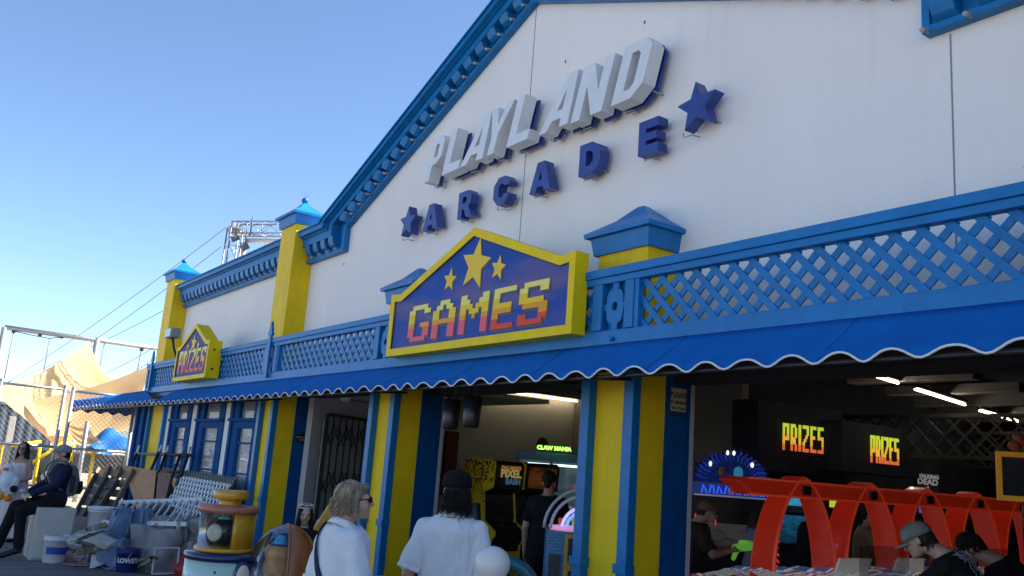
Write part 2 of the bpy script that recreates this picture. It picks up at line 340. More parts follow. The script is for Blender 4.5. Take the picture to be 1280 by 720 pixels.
# --- columns with caps
def column(x0,x1,ztop,ball):
    c=MB(); yc=5.25; c.box(x0,x1,yc,YW,2.72,ztop); o=BP(c,'column',YEL,.008)
    xm,ym=(x0+x1)/2,(yc+YW+.1)/2; hx,hy=(x1-x0)/2,(YW+.1-yc)/2
    k=MB()
    def ring(e,z): return [(xm-hx-e,ym-hy-e,z),(xm+hx+e,ym-hy-e,z),(xm+hx+e,ym+hy+e,z),(xm-hx-e,ym+hy+e,z)]
    prof=[(.0,ztop-.03),(.035,ztop-.03),(.06,ztop+.13),(.105,ztop+.135),(.11,ztop+.175),(-.12,ztop+.31),(-hx+.07,ztop+.42),(-hx+.045,ztop+.44)]
    vs=[]
    for e,z in prof:
        ey=min(e,0)*hy/hx if e<0 else e
        vs+=[(xm-hx-e,ym-hy-ey,z),(xm+hx+e,ym-hy-ey,z),(xm+hx+e,ym+hy+ey,z),(xm-hx-e,ym+hy+ey,z)]
    n=len(prof); k.add(vs,[(i*4+j,i*4+(j+1)%4,(i+1)*4+(j+1)%4,(i+1)*4+j) for i in range(n-1) for j in range(4)]+[(3,2,1,0),((n-1)*4,(n-1)*4+1,(n-1)*4+2,(n-1)*4+3)])
    cp=BP(k,'column_cap',BLUE,parent=o)
    if ball:
        b=MB(); b.ball((xm,ym,ztop+.485),.062,14,10)
        for i in range(7 if x0>-20 else 0):
            a=i*.9; b.tube([(xm,ym,ztop+.54),(xm+.11*math.cos(a),ym+.11*math.sin(a),ztop+.66)],.0013,4)
        BP(b,'finial',BLUE2,parent=o)
for x0,x1,zt,bl in((-22.0,-21.3,5.6,1),(-14.64,-13.98,5.58,1),(-10.28,-9.62,3.79,0),(-6.15,-5.5,3.79,0),(-1.83,-1.17,5.58,1),(5.5,6.2,5.6,1)): column(x0,x1,zt,bl)
# --- balustrade: rails, posts, lattice, ornament panels
def sub(mb,name,mats,parent,bevel=0): return BP(mb,name,mats,bevel,parent)
bal=MB()
for x0,x1 in((-21.5,6.4),):
    bal.box(x0,x1,4.955,5.075,3.455,3.53); bal.box(x0,x1,4.975,5.06,3.395,3.455); bal.box(x0,x1,4.985,5.055,2.86,2.985); bal.box(x0,x1,5.06,5.28,2.78,2.86)
bal.box(-21.5,-21.42,5.075,5.6,3.455,3.53); bal.box(-21.5,-21.42,5.06,5.6,2.86,2.985)
BALU=sub(bal,'balustrade',BLUE,BL,.006)
boxes=[(-21.45,-20.95),(-13.95,-13.4),(-10.05,-9.55),(-5.86,-5.36),(-1.9,-1.4),(5.6,6.1)]
def orn(x0,x1):
    xm=(x0+x1)/2; o=MB()
    o.box(x0,x0+.11,4.97,5.065,2.985,3.395); o.box(x1-.11,x1,4.972,5.067,2.985,3.395)
    o.box(x0+.11,x1-.11,5.045,5.062,2.985,3.395)
    sub(o,'post',BLUE2,BALU,.006)
    # fretwork medallion, an oval plate with a round hole and four tabs
    zc,r=3.19,.0; w,h=.105,.15
    out=[]
    for i in range(28):
        t=2*math.pi*i/28; cs,sn=math.cos(t),math.sin(t); out.append((xm+w*math.copysign(abs(cs)**.6,cs),zc+h*math.copysign(abs(sn)**.6,sn)))
    hole=[(xm+.035*math.cos(2*math.pi*i/16),zc+.04*math.sin(2*math.pi*i/16)) for i in range(16)]
    vs,fs=fill_curve([out,hole],.03,lambda u,v,d:(u,4.995+d,v)); f=MB(); f.add(vs,fs)
    f.box(xm-.035,xm+.035,4.998,5.024,zc+h-.004,3.395); f.box(xm-.035,xm+.035,4.998,5.024,2.985,zc-h+.004)
    f.box(x0+.11,xm-w+.006,4.998,5.024,zc-.03,zc+.03); f.box(xm+w-.006,x1-.11,4.998,5.024,zc-.03,zc+.03)
    sub(f,'fretwork',BLUE,BALU)
for b in boxes: orn(*b)
def finial(x):
    p=[(-.05,2.9),(.05,2.9),(.05,3.56),(.10,3.60),(.05,3.645),(.06,3.66),(0,3.80),(-.06,3.66),(-.05,3.645),(-.10,3.60),(-.05,3.56)]
    f=MB(); f.prism([(x+a,z) for a,z in p],4.93,4.968); sub(f,'finial_post',BLUE2,BALU)
finial(-13.68); finial(-20.98); finial(-2.12); finial(5.7)
def lattice(mb,x0,x1,z0,z1,y,pitch,wd,th,mi=0):
    """two layers of diagonal slats clipped to the panel; front layer falls to the right"""
    h=z1-z0
    for lay,sg in((0,-1),(1,1)):
        c=x0-h+pitch*.3
        while c<x1+h:
            a,b=(c,z1 if sg<0 else z0),(c+h,z0 if sg<0 else z1)
            # clip in x
            def cl(p,q):
                (ax,az),(bx,bz)=p,q
                if ax<x0: az+= (bz-az)*(x0-ax)/(bx-ax); ax=x0
                if bx>x1: bz= az+(bz-az)*(x1-ax)/(bx-ax); bx=x1
                return (ax,az),(bx,bz)
            if b[0]>x0+.03 and a[0]<x1-.03:
                p,q=cl(a,b)
                yy=y+lay*th
                mb.bar((p[0],yy,p[1]),(q[0],yy,q[1]),th*.96,wd,(1,0,sg*-1) if 0 else (0,1,0),mi) if 0 else _slat(mb,p,q,yy,th*.96,wd,mi)
            c+=pitch
def _slat(mb,p,q,y,th,wd,mi):
    d=Vector((q[0]-p[0],0,q[1]-p[1])); l=d.length; d/=l; nrm=Vector((-d.z,0,d.x))*(wd/2)
    A=Vector((p[0],0,p[1]))-d*.01;B=Vector((q[0],0,q[1]))+d*.01; vs=[]
    for yy in(y-th/2,y+th/2):
        for c in(A-nrm,B-nrm,B+nrm,A+nrm): vs.append((c.x,yy,c.z))
    mb.add(vs,[(0,1,2,3),(7,6,5,4),(0,4,5,1),(1,5,6,2),(2,6,7,3),(3,7,4,0)],mi)
for x0,x1 in((-20.95,-17.4),(-17.2,-13.95),(-13.4,-10.05),(-9.55,-7.75),(-7.65,-5.86),(-5.36,-1.9),(-1.4,2.1),(2.2,5.6)):
    l=MB(); lattice(l,x0+.05,x1-.03,2.985,3.395,5.03,.185,.052,.014)
    l.box(x0,x0+.05,4.985,5.05,2.985,3.395); l.box(x1-.03,x1,4.985,5.05,2.985,3.395)
    sub(l,'lattice_panel',BLUE,BALU)
for x in(-17.3,-7.7,2.15):
    q=MB(); q.box(x-.1,x+.1,4.965,5.07,2.985,3.395); sub(q,'post',BLUE2,BALU,.006)
bl=MB()
for px,py in((766,341),(762,423)):
    p=at(px,py,4.95); bl.ball((p.x,4.968,p.z),(.022,.02,.022),10,8)
sub(bl,'bolt_head',BLUE2,BALU)
# --- awning: sloped scalloped canvas with white piping
def awn_sheet(name,x0,x1,top,zlow,ylow,lam=.345,amp=.036,nx=None,phase=0.):
    a=MB(); n=int((x1-x0)/lam*10); k=6; vs=[]; edge=[]
    for i in range(n+1):
        x=x0+(x1-x0)*i/n; t=(x-phase)/lam; f=t-math.floor(t)
        low=-abs(math.cos(math.pi*t))**1.0; jit=noise.noise(Vector((x*1.3,4,2))); t+=.10*jit; sc=amp*(1+.25*noise.noise(Vector((x*2.2,8,2))))*(math.cos(2*math.pi*t)*.85-math.cos(4*math.pi*t)*.10)+.008*noise.noise(Vector((x*.9,1,7)))
        zt,yt=top(x)
        for j in range(k+1):
            s=j/k; sag=.012*math.sin(math.pi*s)
            z=zt+(zlow-zt)*s; y=yt+(ylow-yt)*s
            if j==k: z+=sc
            w=.004*noise.noise(Vector((x*2.1,s*2.5,3)))+.006*noise.noise(Vector((x*.7,s,9)))
            vs.append((x,y-sag*-.3+w,z-sag))
        edge.append(Vector(vs[-1]))
    fs=[(i*(k+1)+j,(i+1)*(k+1)+j,(i+1)*(k+1)+j+1,i*(k+1)+j+1) for i in range(n) for j in range(k)]
    a.add(vs,fs,0,True); return a,edge
a,e1=awn_sheet('awning',-19.0,6.5,lambda x:(2.865,4.985),2.545,4.55,phase=-2.95+.1725)
o=BP(a,'awning',AWN); AW=o
def lerp_(a,b,t): return a+(b-a)*t
mo=o.modifiers.new('thick','SOLIDIFY'); mo.thickness=.006
pp=MB(); pp.tube([p+Vector((0,-.004,0)) for p in e1],.0078,6); sub(pp,'piping',TRIMW,AW)
for i in range(1,18):
    x=-19.0+i*1.42+.05*(i%3); q=MB(); ii=min(range(0,len(e1)),key=lambda n_:abs(e1[n_].x-x)); E_=e1[ii]
    q.tube([(x,4.985,2.868)]+[(x,lerp_(4.985,4.55,s_),lerp_(2.865,2.545,s_)-.010*math.sin(math.pi*s_)+.002) for s_ in(.25,.5,.75)]+[(x,E_.y-.002,E_.z+.006)],.0022,5); sub(q,'canvas_seam',AWN,AW)
# left end of the awning runs on past the corner of the hall
tl,tr,bl_,br_=at(87,501,4.4),at(182.5,488,4.985),at(85,511,4.3),at(193,502,4.55)
a=MB(); n=250;k=5; vs=[];e2=[]
for i in range(n+1):
    s=i/n; T=tl.lerp(tr,s); B=bl_.lerp(br_,s); t=B.x/.345
    for j in range(k+1):
        p=T.lerp(B,j/k)
        if j==k: p=p+Vector((0,0,.040*math.cos(2*math.pi*(t-(-2.95+.1725)/.345))))
        vs.append(p)
    e2.append(vs[-1].copy())
a.add(vs,[(i*(k+1)+j,(i+1)*(k+1)+j,(i+1)*(k+1)+j+1,i*(k+1)+j+1) for i in range(n) for j in range(k)],0,True)
# canopy top and far-end valance of that piece
bk=Vector((tl.x,6.3,tl.z+.02)); bk2=Vector((-21.7,6.3,tr.z+.02))
a.add([tl,tr,bk2,bk],[(0,1,2,3)],1)
vs=[];n2=60
for i in range(n2+1):
    y=bl_.y+(6.25-bl_.y)*i/n2; sc=.035*math.cos(2*math.pi*i/n2*6)
    vs+=[(bl_.x+.02,y,tl.z+.01),(bl_.x+.02,y,bl_.z-.03+sc)]
a.add(vs,[(i*2,i*2+2,i*2+3,i*2+1) for i in range(n2)],1)
o=sub(a,'end_valance',[AWN,AWNIN],AW); mo=o.modifiers.new('thick','SOLIDIFY'); mo.thickness=.006
pp=MB(); pp.tube(e2,.008,5); sub(pp,'piping',TRIMW,AW)
rod=MB(); rod.tube([(-26,4.6,2.52),(6.4,4.6,2.52)],.018,8)
for x in(-19.6,-17.9,-15.9,-14.1,-13.5,-10.35,-9.5,-6.3,-5.5,-1.9,2,6): rod.tube([(x,4.6,2.52),(x,5.2,2.58)],.014,6)
sub(rod,'awning_frame',BLK,AW)
# --- ground floor: piers with trims, reveals
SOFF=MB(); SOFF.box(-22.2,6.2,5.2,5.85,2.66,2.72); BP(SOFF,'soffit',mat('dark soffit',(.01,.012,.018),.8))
def pier(x0,x1,right_reveal=True,left_reveal=True,lintel=2.66):
    p=MB(); p.box(x0,x1,5.2,5.845,0,lintel,0); o=BP(p,'pier',YEL,.004)
    t=MB(); d=.085
    for a in(x0-.012,x1-.105): 
        t.box(a,a+.117,5.2-d,5.2+.005,0,lintel-.004)
        t.box(a-.018,a+.135,5.2-d-.02,5.2+.002,1.0,1.075)
    t.box(x0-.02,x1+.02,5.2-d-.03,5.2,0,.18)
    sub(t,'trim',BLUE2,o,.005)
    r=MB()
    for xs,sgn,on in((x1,1,right_reveal),(x0,-1,left_reveal)):
        if on:
            a,b=(xs,xs+.012) if sgn>0 else (xs-.012,xs)
            r.box(a,b,5.50,5.80,0,lintel-.002); r.box(a-.004 if sgn<0 else a,b+.004 if sgn>0 else b,5.80,5.848,0,lintel-.003,1)
            r.box(a-.006 if sgn<0 else a,b+.006 if sgn>0 else b,5.72,5.745,0,lintel-.004,0)
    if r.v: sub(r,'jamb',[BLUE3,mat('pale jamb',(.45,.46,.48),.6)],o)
    return o
PR=pier(-6.12,-5.47); P2=pier(-10.3,-9.65); P3=pier(-14.32,-13.65,True,False); PX=pier(-1.85,-1.15)
pier(-21.4,-20.05,False,False)
c=MB(); c.box(-22.35,-21.43,5.12,5.6,0,2.66); c.box(-22.3,-22.1,5.06,5.12,0,2.66);c.box(-21.75,-21.5,5.06,5.12,0,2.66)
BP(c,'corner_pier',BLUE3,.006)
# --- windows between corner pier and third pier
WX=[(-20.05,-19.66),(-18.2,-17.78),(-16.15,-15.78)]
WW=MB()
for a,b in WX: WW.box(a,b,5.2,5.265,.0,2.66)
WW.box(-20.05,-14.3,5.205,5.26,0,.62)
winwall=BP(WW,'window_wall',WHT)
def window(x0,x1):
    f=MB(); z0,z1=.62,2.66
    f.box(x0,x0+.40,5.185,5.27,z0,z1); f.box(x0,x0+.12,5.155,5.19,z0,z1); f.box(x1-.30,x1,5.175,5.27,z0,z1)
    f.box(x0+.40,x1-.30,5.18,5.27,2.12,2.24); f.box(x0+.40,x1-.30,5.18,5.27,2.58,z1); f.box(x0,x1,5.12,5.27,z0-.01,z0+.09)
    f.box(x0-.02,x1-.005,5.13,5.18,2.24,2.29)
    for z in(1.35,1.86): f.box(x0+.40,x1-.30,5.205,5.23,z,z+.03)
    f.box(x0+.40,x0+.45,5.20,5.27,z0,2.12); f.box(x1-.35,x1-.30,5.20,5.27,z0,2.12)
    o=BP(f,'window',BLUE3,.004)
    g=MB(); g.box(x0+.45,x1-.35,5.235,5.241,z0+.09,2.12); g.box(x0+.40,x1-.30,5.235,5.241,2.24,2.58); sub(g,'pane',GLASS,o)
    # lace curtain behind the glass
    cu=MB(); n=40; vs=[]
    for i in range(n+1):
        x=x0+.40+(x1-x0-.72)*i/n; y=5.30+.015*math.sin(i*1.3)+.008*math.sin(i*2.9)
        vs+=[(x,y,z0),(x,y,2.02+.02*abs(math.sin(i*.55)))]
    cu.add(vs,[(i*2,i*2+2,i*2+3,i*2+1) for i in range(n)],0,True); sub(cu,'lace_curtain',LACE,o)
def lace():
    m=bpy.data.materials.new('lace'); m.use_nodes=True; t=m.node_tree; b=t.nodes['Principled BSDF']; L=t.links
    tc=node(t,'ShaderNodeTexCoord'); v=node(t,'ShaderNodeTexVoronoi'); v.feature='DISTANCE_TO_EDGE'; v.inputs['Scale'].default_value=24; L.new(tc.outputs['Object'],v.inputs['Vector'])
    r=node(t,'ShaderNodeValToRGB'); r.color_ramp.elements[0].position=.04; r.color_ramp.elements[1].position=.22; r.color_ramp.elements[0].color=(.8,.82,.82,1); r.color_ramp.elements[1].color=(.18,.2,.22,1)
    L.new(v.outputs['Distance'],r.inputs[0]); L.new(r.outputs[0],b.inputs['Base Color']); b.inputs['Roughness'].default_value=.9; return m
LACE=lace()
for a,b in((-19.66,-18.2),(-17.78,-16.15),(-15.78,-14.32)): window(a,b)
bk=MB(); bk.box(-22,-14.3,5.75,5.8,0,2.7); BP(bk,'window_back_wall',mat('dim grey wall',(.22,.22,.22),.8))
# --- recess with splayed wall and folding security gate
SP0=Vector((-13.55,5.86,0)); dv=Vector((-.50,.866,0)); nv=Vector((.866,.50,0))*-1
sw=MB(); sw.obox(SP0+dv*1.3+Vector((0,0,1.36))-nv*-.06,(1.45,.05,1.36),Matrix((dv,nv,Vector((0,0,1)))).transposed())
BP(sw,'recess_wall',mat('recess grey',(.46,.46,.45),.85,.05,2))
rb=MB(); rb.prism([(-10.36,5.86),(-10.36,6.2),(-12.54,7.50),(-14.9,8.0),(-14.9,8.06),(-12.58,7.56),(-10.42,6.24),(-10.42,5.86)],0,2.72,0,lambda x,y,z:(x,z,y)); rb.box(-15,-10.3,5.85,8,2.74,2.8); BP(rb,'recess_wall',GREYW)
# gate plane, 6 cm in front of the splayed wall
def gp(s,z,off=.12): p=SP0+dv*s-nv*off; return Vector((p.x,p.y,z))
ray1=ray(405,560); A=SP0-nv*.12; # start of the gate where the photo shows it
s0=None
best=1e9
for i in range(300):
    s=i*.01; q=A+dv*s; e=abs(q.x/q.y-ray1.x/ray1.y)
    if e<best: best=e;s0=s
GT=thing('security_gate','black folding scissor security gate across the recessed white doorway','gate',gp(s0,0))
f=MB(); W=1.45; ztop=2.42
f.bar(gp(s0,0.02),gp(s0,ztop),.05,.05,(1,0,0)); f.bar(gp(s0+W,0.02),gp(s0+W,ztop),.05,.05,(1,0,0)); f.bar(gp(s0,ztop),gp(s0+W,ztop),.05,.05); f.bar(gp(s0,.04),gp(s0+W,.04),.05,.05)
wpart(f,'gate_frame',BLK,GT)
f=MB(); n=8
for i in range(1,n): f.bar(gp(s0+W*i/n,.04),gp(s0+W*i/n,ztop),.022,.022,(1,0,0))
for zc in(.55,1.35,2.1):
    for i in range(n):
        a,b=s0+W*i/n,s0+W*(i+1)/n; up=.16 if i%2 else -.16
        f.bar(gp(a,zc-up,.10),gp(b,zc+up,.10),.02,.012); f.bar(gp(a,zc+up-(.32 if up>0 else -.32)*0,.14),gp(b,zc-up,.14),.02,.012)
wpart(f,'scissor_bars',BLK,GT)
dr=MB(); q0,q1=gp(s0+.05,0,.03),gp(s0+W-.05,0,.03); dr.obox((q0+q1)/2+Vector((0,0,1.18)),((W-.1)/2,.02,1.18),Matrix((dv,nv,Vector((0,0,1)))).transposed()); BP(dr,'recess_door',mat('grey door',(.36,.35,.34),.6))
# --- interior shell
sh=MB()
sh.box(-12.55,-12.4,7.5,10.2,0,3.6); left_wall=BP(sh,'room_wall',GREYW)
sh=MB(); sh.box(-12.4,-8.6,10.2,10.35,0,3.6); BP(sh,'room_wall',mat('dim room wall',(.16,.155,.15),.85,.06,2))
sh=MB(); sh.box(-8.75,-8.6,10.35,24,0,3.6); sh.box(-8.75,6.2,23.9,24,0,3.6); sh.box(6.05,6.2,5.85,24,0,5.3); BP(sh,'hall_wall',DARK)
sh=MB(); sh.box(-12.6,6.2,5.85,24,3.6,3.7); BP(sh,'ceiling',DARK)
# left wing sides, roof
sh=MB(); sh.box(-22,-21.85,5.85,24,0,5.2); sh.box(-22,6.2,24,24.15,0,5.2); BP(sh,'side_wall',WHT)
sh=MB(); sh.box(-21.9,6.1,5.86,24,5.0,5.12)
sh.prism([(-13.2,5.1),(-2.6,5.1),(CX,7.4)],5.86,20); BP(sh,'roof',mat('grey roof',(.2,.2,.2),.9))
# right wing lower wall, off to the side of the picture
sh=MB(); sh.box(-1.15,6.2,5.25,5.6,0,2.66); BP(sh,'right_wing_wall',WHT)
# lintel beams above openings inside the wall
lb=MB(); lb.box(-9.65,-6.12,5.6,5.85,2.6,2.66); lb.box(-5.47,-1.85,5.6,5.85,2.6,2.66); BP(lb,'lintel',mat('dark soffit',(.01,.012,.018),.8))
# ceiling ducts / trusses in the hall
def ceil_x(px0,px1,py,z,h,nm='ceiling_duct'):
    a=gz(px0,py,z);b=gz(px1,py,z); y=(a.y+b.y)/2
    d=MB(); d.box(min(a.x,b.x),max(a.x,b.x),y-.12,y+.12,z,z+h,0); d.box(min(a.x,b.x)+.02,max(a.x,b.x)-.02,y-.10,y+.10,z-.008,z-.001,1)
    BP(d,nm,[mat('duct grey',(.13,.125,.12),.7),mat('duct edge',(.4,.39,.37),.6)])
ceil_x(1050,1237,477,3.25,.22); ceil_x(1140,1330,507,3.25,.2); ceil_x(1208,1390,527,3.25,.2); ceil_x(1258,1400,541,3.25,.18)
ceil_x(1000,1130,462,3.2,.2); ceil_x(1100,1290,492,3.3,.12); ceil_x(1170,1330,517,3.3,.12)
tr=MB()
for y,x0,x1 in((12.5,-8.5,-2.0),(15.5,-8.5,-1.0),(19,-8.5,1.0)):
    zz0,zz1=2.42,2.95
    tr.box(x0,x1,y-.03,y+.03,zz0-.05,zz0,0); tr.box(x0,x1,y-.03,y+.03,zz1,zz1+.05,0); lattice(tr,x0,x1,zz0,zz1,y,.3,.035,.02)
BP(tr,'lattice_truss',mat('truss steel',(.02,.021,.025),.6))
bw=MB(); bw.box(-8.5,2,23.6,23.7,1.6,3.3); BP(bw,'hall_panel',mat('hall panel',(.34,.31,.28),.8))
# ================================================================== SIGNS
def sheet_grad(name,cols,axis,z0,z1,noise_amt=.25,emit=0,nscale=2.2):
    """printed vinyl: colours blended by world height / cloudy noise"""
    m=bpy.data.materials.new(name); m.use_nodes=True; t=m.node_tree; b=t.nodes['Principled BSDF']; L=t.links
    tc=node(t,'ShaderNodeNewGeometry'); sp=node(t,'ShaderNodeSeparateXYZ'); L.new(tc.outputs['Position'],sp.inputs[0])
    mr=node(t,'ShaderNodeMapRange'); mr.inputs['From Min'].default_value=z0; mr.inputs['From Max'].default_value=z1; L.new(sp.outputs[axis],mr.inputs['Value'])
    n=node(t,'ShaderNodeTexNoise'); n.inputs['Scale'].default_value=nscale; n.inputs['Detail'].default_value=4
    mp=node(t,'ShaderNodeMapping'); mp.inputs['Scale'].default_value=(1,1,3); L.new(tc.outputs['Position'],mp.inputs[0]); L.new(mp.outputs[0],n.inputs['Vector'])
    ma=node(t,'ShaderNodeMath',operation='MULTIPLY_ADD'); L.new(n.outputs['Fac'],ma.inputs[0]); ma.inputs[1].default_value=noise_amt*2; ma.inputs[2].default_value=-noise_amt
    ad=node(t,'ShaderNodeMath',operation='ADD'); L.new(mr.outputs[0],ad.inputs[0]); L.new(ma.outputs[0],ad.inputs[1])
    r=node(t,'ShaderNodeValToRGB'); e=r.color_ramp.elements
    for i,(p,c) in enumerate(cols):
        if i<2: e[i].position=p; e[i].color=(*c,1)
        else: q=e.new(p); q.color=(*c,1)
    L.new(ad.outputs[0],r.inputs[0]); L.new(r.outputs[0],b.inputs['Base Color']); b.inputs['Roughness'].default_value=.55; b.inputs['Specular IOR Level'].default_value=.15
    if emit: L.new(r.outputs[0],b.inputs['Emission Color']); b.inputs['Emission Strength'].default_value=emit
    return m
YS=mat('sign yellow',(.86,.60,.006),.5,.06,6,spec=.15,dirt=.35,dcol=(.5,.34,.02)); YS2=mat('sign star yellow',(.88,.58,.06),.5,.05,9,spec=.1)
PIXCOL=[mat('print pale yellow',(.90,.76,.16),.4,.03,spec=.12),mat('print yellow',(.88,.60,.015),.4,.03,spec=.12),mat('print orange',(.85,.34,.02),.4,.03,spec=.12),mat('print red',(.80,.075,.03),.4,.03,spec=.12),mat('print pink',(.85,.13,.15),.4,.03,spec=.12)]
SHAD=mat('print shadow',(.05,.05,.10),.5)
FONT={'G':["0111110","1100011","1100000","1100000","1100111","1100011","1100011","0111110"],
'A':["0011100","0110110","1100011","1100011","1111111","1100011","1100011","1100011"],
'M':["110000011","111000111","111101111","110111011","110010011","110000011","110000011","110000011"],
'E':["1111111","1100000","1100000","1111110","1111110","1100000","1100000","1111111"],
'S':["0111111","1100011","1100000","1111110","0111111","0000011","1100011","1111110"],
'P':["1111","1101","1101","1101","1111","1100","1100","1100"],
'R':["1110","1101","1101","1101","1110","1101","1101","1101"],
'I':["111","010","010","010","010","010","010","111"],
'Z':["11111","00011","00011","00110","01100","11000","11000","11111"]}
def pix_letter(mb,ch,x0,x1,z0,z1,y,th,rows=(0,0,1,1,2,2,3,4),fn=None,slant=0.):
    g=FONT[ch]; nr=len(g); nc=len(g[0]); cw=(x1-x0)/nc; rh=(z1-z0)/nr
    for r,row in enumerate(g):
        c=0
        while c<nc:
            if row[c]=='1':
                e=c
                while e<nc and row[e]=='1': e+=1
                za,zb=z1-(r+1)*rh,z1-r*rh; a,b=x0+c*cw,x0+e*cw
                sh=lambda z:slant*(z-z0)
                vs=[(a+sh(za),y,za),(b+sh(za),y,za),(b+sh(zb),y,zb),(a+sh(zb),y,zb)]
                vs=vs+[(v[0],y+th,v[2]) for v in vs]
                if fn: vs=[fn(*v) for v in vs]
                mb.add(vs,[(0,1,2,3),(7,6,5,4),(0,4,5,1),(1,5,6,2),(2,6,7,3),(3,7,4,0)],rows[r]); c=e
            else: c+=1
def inset(poly,d):
    n=len(poly); out=[]
    for i in range(n):
        a,b,c=[Vector((*poly[(i+k)%n],0)) for k in(-1,0,1)]
        e1=(b-a).normalized(); e2=(c-b).normalized(); n1=Vector((-e1.y,e1.x,0)); n2=Vector((-e2.y,e2.x,0)); k=(n1+n2); k/= (1+n1.dot(n2)); p=b+k*d; out.append((p.x,p.y))
    return out
def house_sign(name,label,cat,poly,y0,y1,fr,facemat,base):
    t=thing(name,label,cat,base)
    inn=inset(poly,fr)
    vs,fs=fill_curve([poly,inn],y1-y0,lambda u,v,d:(u,y0+d,v)); b=MB(); b.add(vs,fs); b.prism(inset(poly,fr*.98),y0+.05,y1-.004); 
    wpart(b,'cabinet_frame',YS,t,.006)
    f=MB(); f.prism(inset(poly,fr*.99),y0+.022,y0+.049); wpart(f,'face_panel',facemat,t)
    k=MB(); k.tube([(p[0],y0+.018,p[1]) for p in inn]+[(inn[0][0],y0+.018,inn[0][1])],.006,4); wpart(k,'face_gasket',BLK,t)
    return t
# GAMES
gp_=[(-9.43,2.96),(-5.975,2.96),(-5.975,3.71),(-6.19,3.69),(-7.70,4.235),(-9.2,3.69),(-9.43,3.71)]
FM=sheet_grad('games sign print',[(.0,(.06,.08,.33)),(1.0,(.010,.06,.31)),(.22,(.02,.07,.33)),(.45,(.16,.12,.26)),(.68,(.014,.075,.35))],2,2.95,4.2,.55,nscale=.8)
GS=house_sign('sign','large yellow framed sign reading GAMES in blocky letters under three stars','sign',gp_,4.83,4.985,.085,FM,(-7.7,4.985,2.96))
yb=4.83+.022
def star_part(t,px,py,r,y,rot=.12):
    p=at(px,py,y); s=MB(); s.prism(star(p.x+.02,p.z-.022,r*1.06,.45,rot),y-.0035,y+.004,0); wpart(s,'star_shadow',SHAD,t)
    s=MB(); s.prism(star(p.x,p.z,r,.45,rot),y-.008,y-.003,0); wpart(s,'star',YS2,t)
star_part(GS,595,331,.29,yb,.20); star_part(GS,563,350,.135,yb,.15); star_part(GS,623.5,335,.135,yb,.2)
for ch,p0,p1,sl in(('G',509,534.6,.06),('A',538.6,566.5,.06),('M',572.3,607.4,.06),('E',612.7,640,.10),('S',646,682,.06)):
    x0=at(p0,425-(p0-509)*.1,yb).x; x1=at(p1,425-(p1-509)*.1,yb).x
    s=MB(); pix_letter(s,ch,x0+.025,x1+.025,3.10-.03,3.51-.03,yb-.003,.004,rows=(0,)*8,slant=sl); wpart(s,'letter_shadow',SHAD,GS)
    s=MB(); red=ch in 'ES'; pix_letter(s,ch,x0,x1,3.10,3.51,yb-.008,.0045,rows=(0,0,1,1,2,2,3,3) if red else (0,0,1,1,2,4,4,4),slant=sl); wpart(s,'letter',PIXCOL,GS)
# PRIZES
pp_=[(-18.3,2.985),(-16.2,2.985),(-16.2,3.67),(-16.42,3.68),(-17.2,4.05),(-18.08,3.67),(-18.3,3.66)]
FM2=sheet_grad('prizes sign print',[(.0,(.025,.035,.20)),(1.0,(.07,.08,.25)),(.4,(.10,.09,.28)),(.7,(.05,.06,.22))],2,2.95,4.0,.35,nscale=1.2)
PS=house_sign('sign','smaller yellow framed sign reading PRIZES above the windows','sign',pp_,4.74,4.985,.075,FM2,(-17.2,4.985,2.985))
yb=4.74+.022
star_part(PS,242.5,429,.18,yb,.1); star_part(PS,235.5,433,.075,yb,.1); star_part(PS,248,431.5,.085,yb,.1)
for i,ch in enumerate('PRIZES'):
    w_=[.24,.24,.17,.27,.25,.27]; x=-18.12+sum(w_[:i])+i*.052
    s=MB(); pix_letter(s,ch,x+.02,x+w_[i]+.02,3.115,3.535,yb-.003,.004,rows=(0,)*8,slant=.14); wpart(s,'letter_shadow',SHAD,PS)
    s=MB(); pix_letter(s,ch,x,x+w_[i],3.14,3.56,yb-.008,.0045,rows=(0,0,1,2,2,4,3,3),slant=.14); wpart(s,'letter',PIXCOL,PS)
bolts=MB()
for z in(3.15,3.5): bolts.ball((-16.196,4.85,z),(.014,.022,.022),8,6)
wpart(bolts,'bolt_head',BLK,PS)
# floodlight beside PRIZES
p=at(226,418,4.95); FLT=thing('floodlight','grey box floodlight on a bracket beside the PRIZES sign','floodlight',p)
b=MB(); b.box(p.x-.26,p.x+.20,4.70,4.9,p.z-.10,p.z+.10); wpart(b,'lamp_housing',mat('flood grey',(.23,.24,.25),.5),FLT,.02)
b=MB(); b.box(p.x-.23,p.x+.17,4.69,4.699,p.z-.08,p.z+.08); wpart(b,'lens',mat('flood lens',(.5,.52,.55),.2),FLT)
b=MB(); b.tube([(p.x,4.8,p.z-.1),(p.x,4.85,p.z-.3),(p.x,5.0,p.z-.62)],.025,8); wpart(b,'bracket_arm',BLK,FLT)
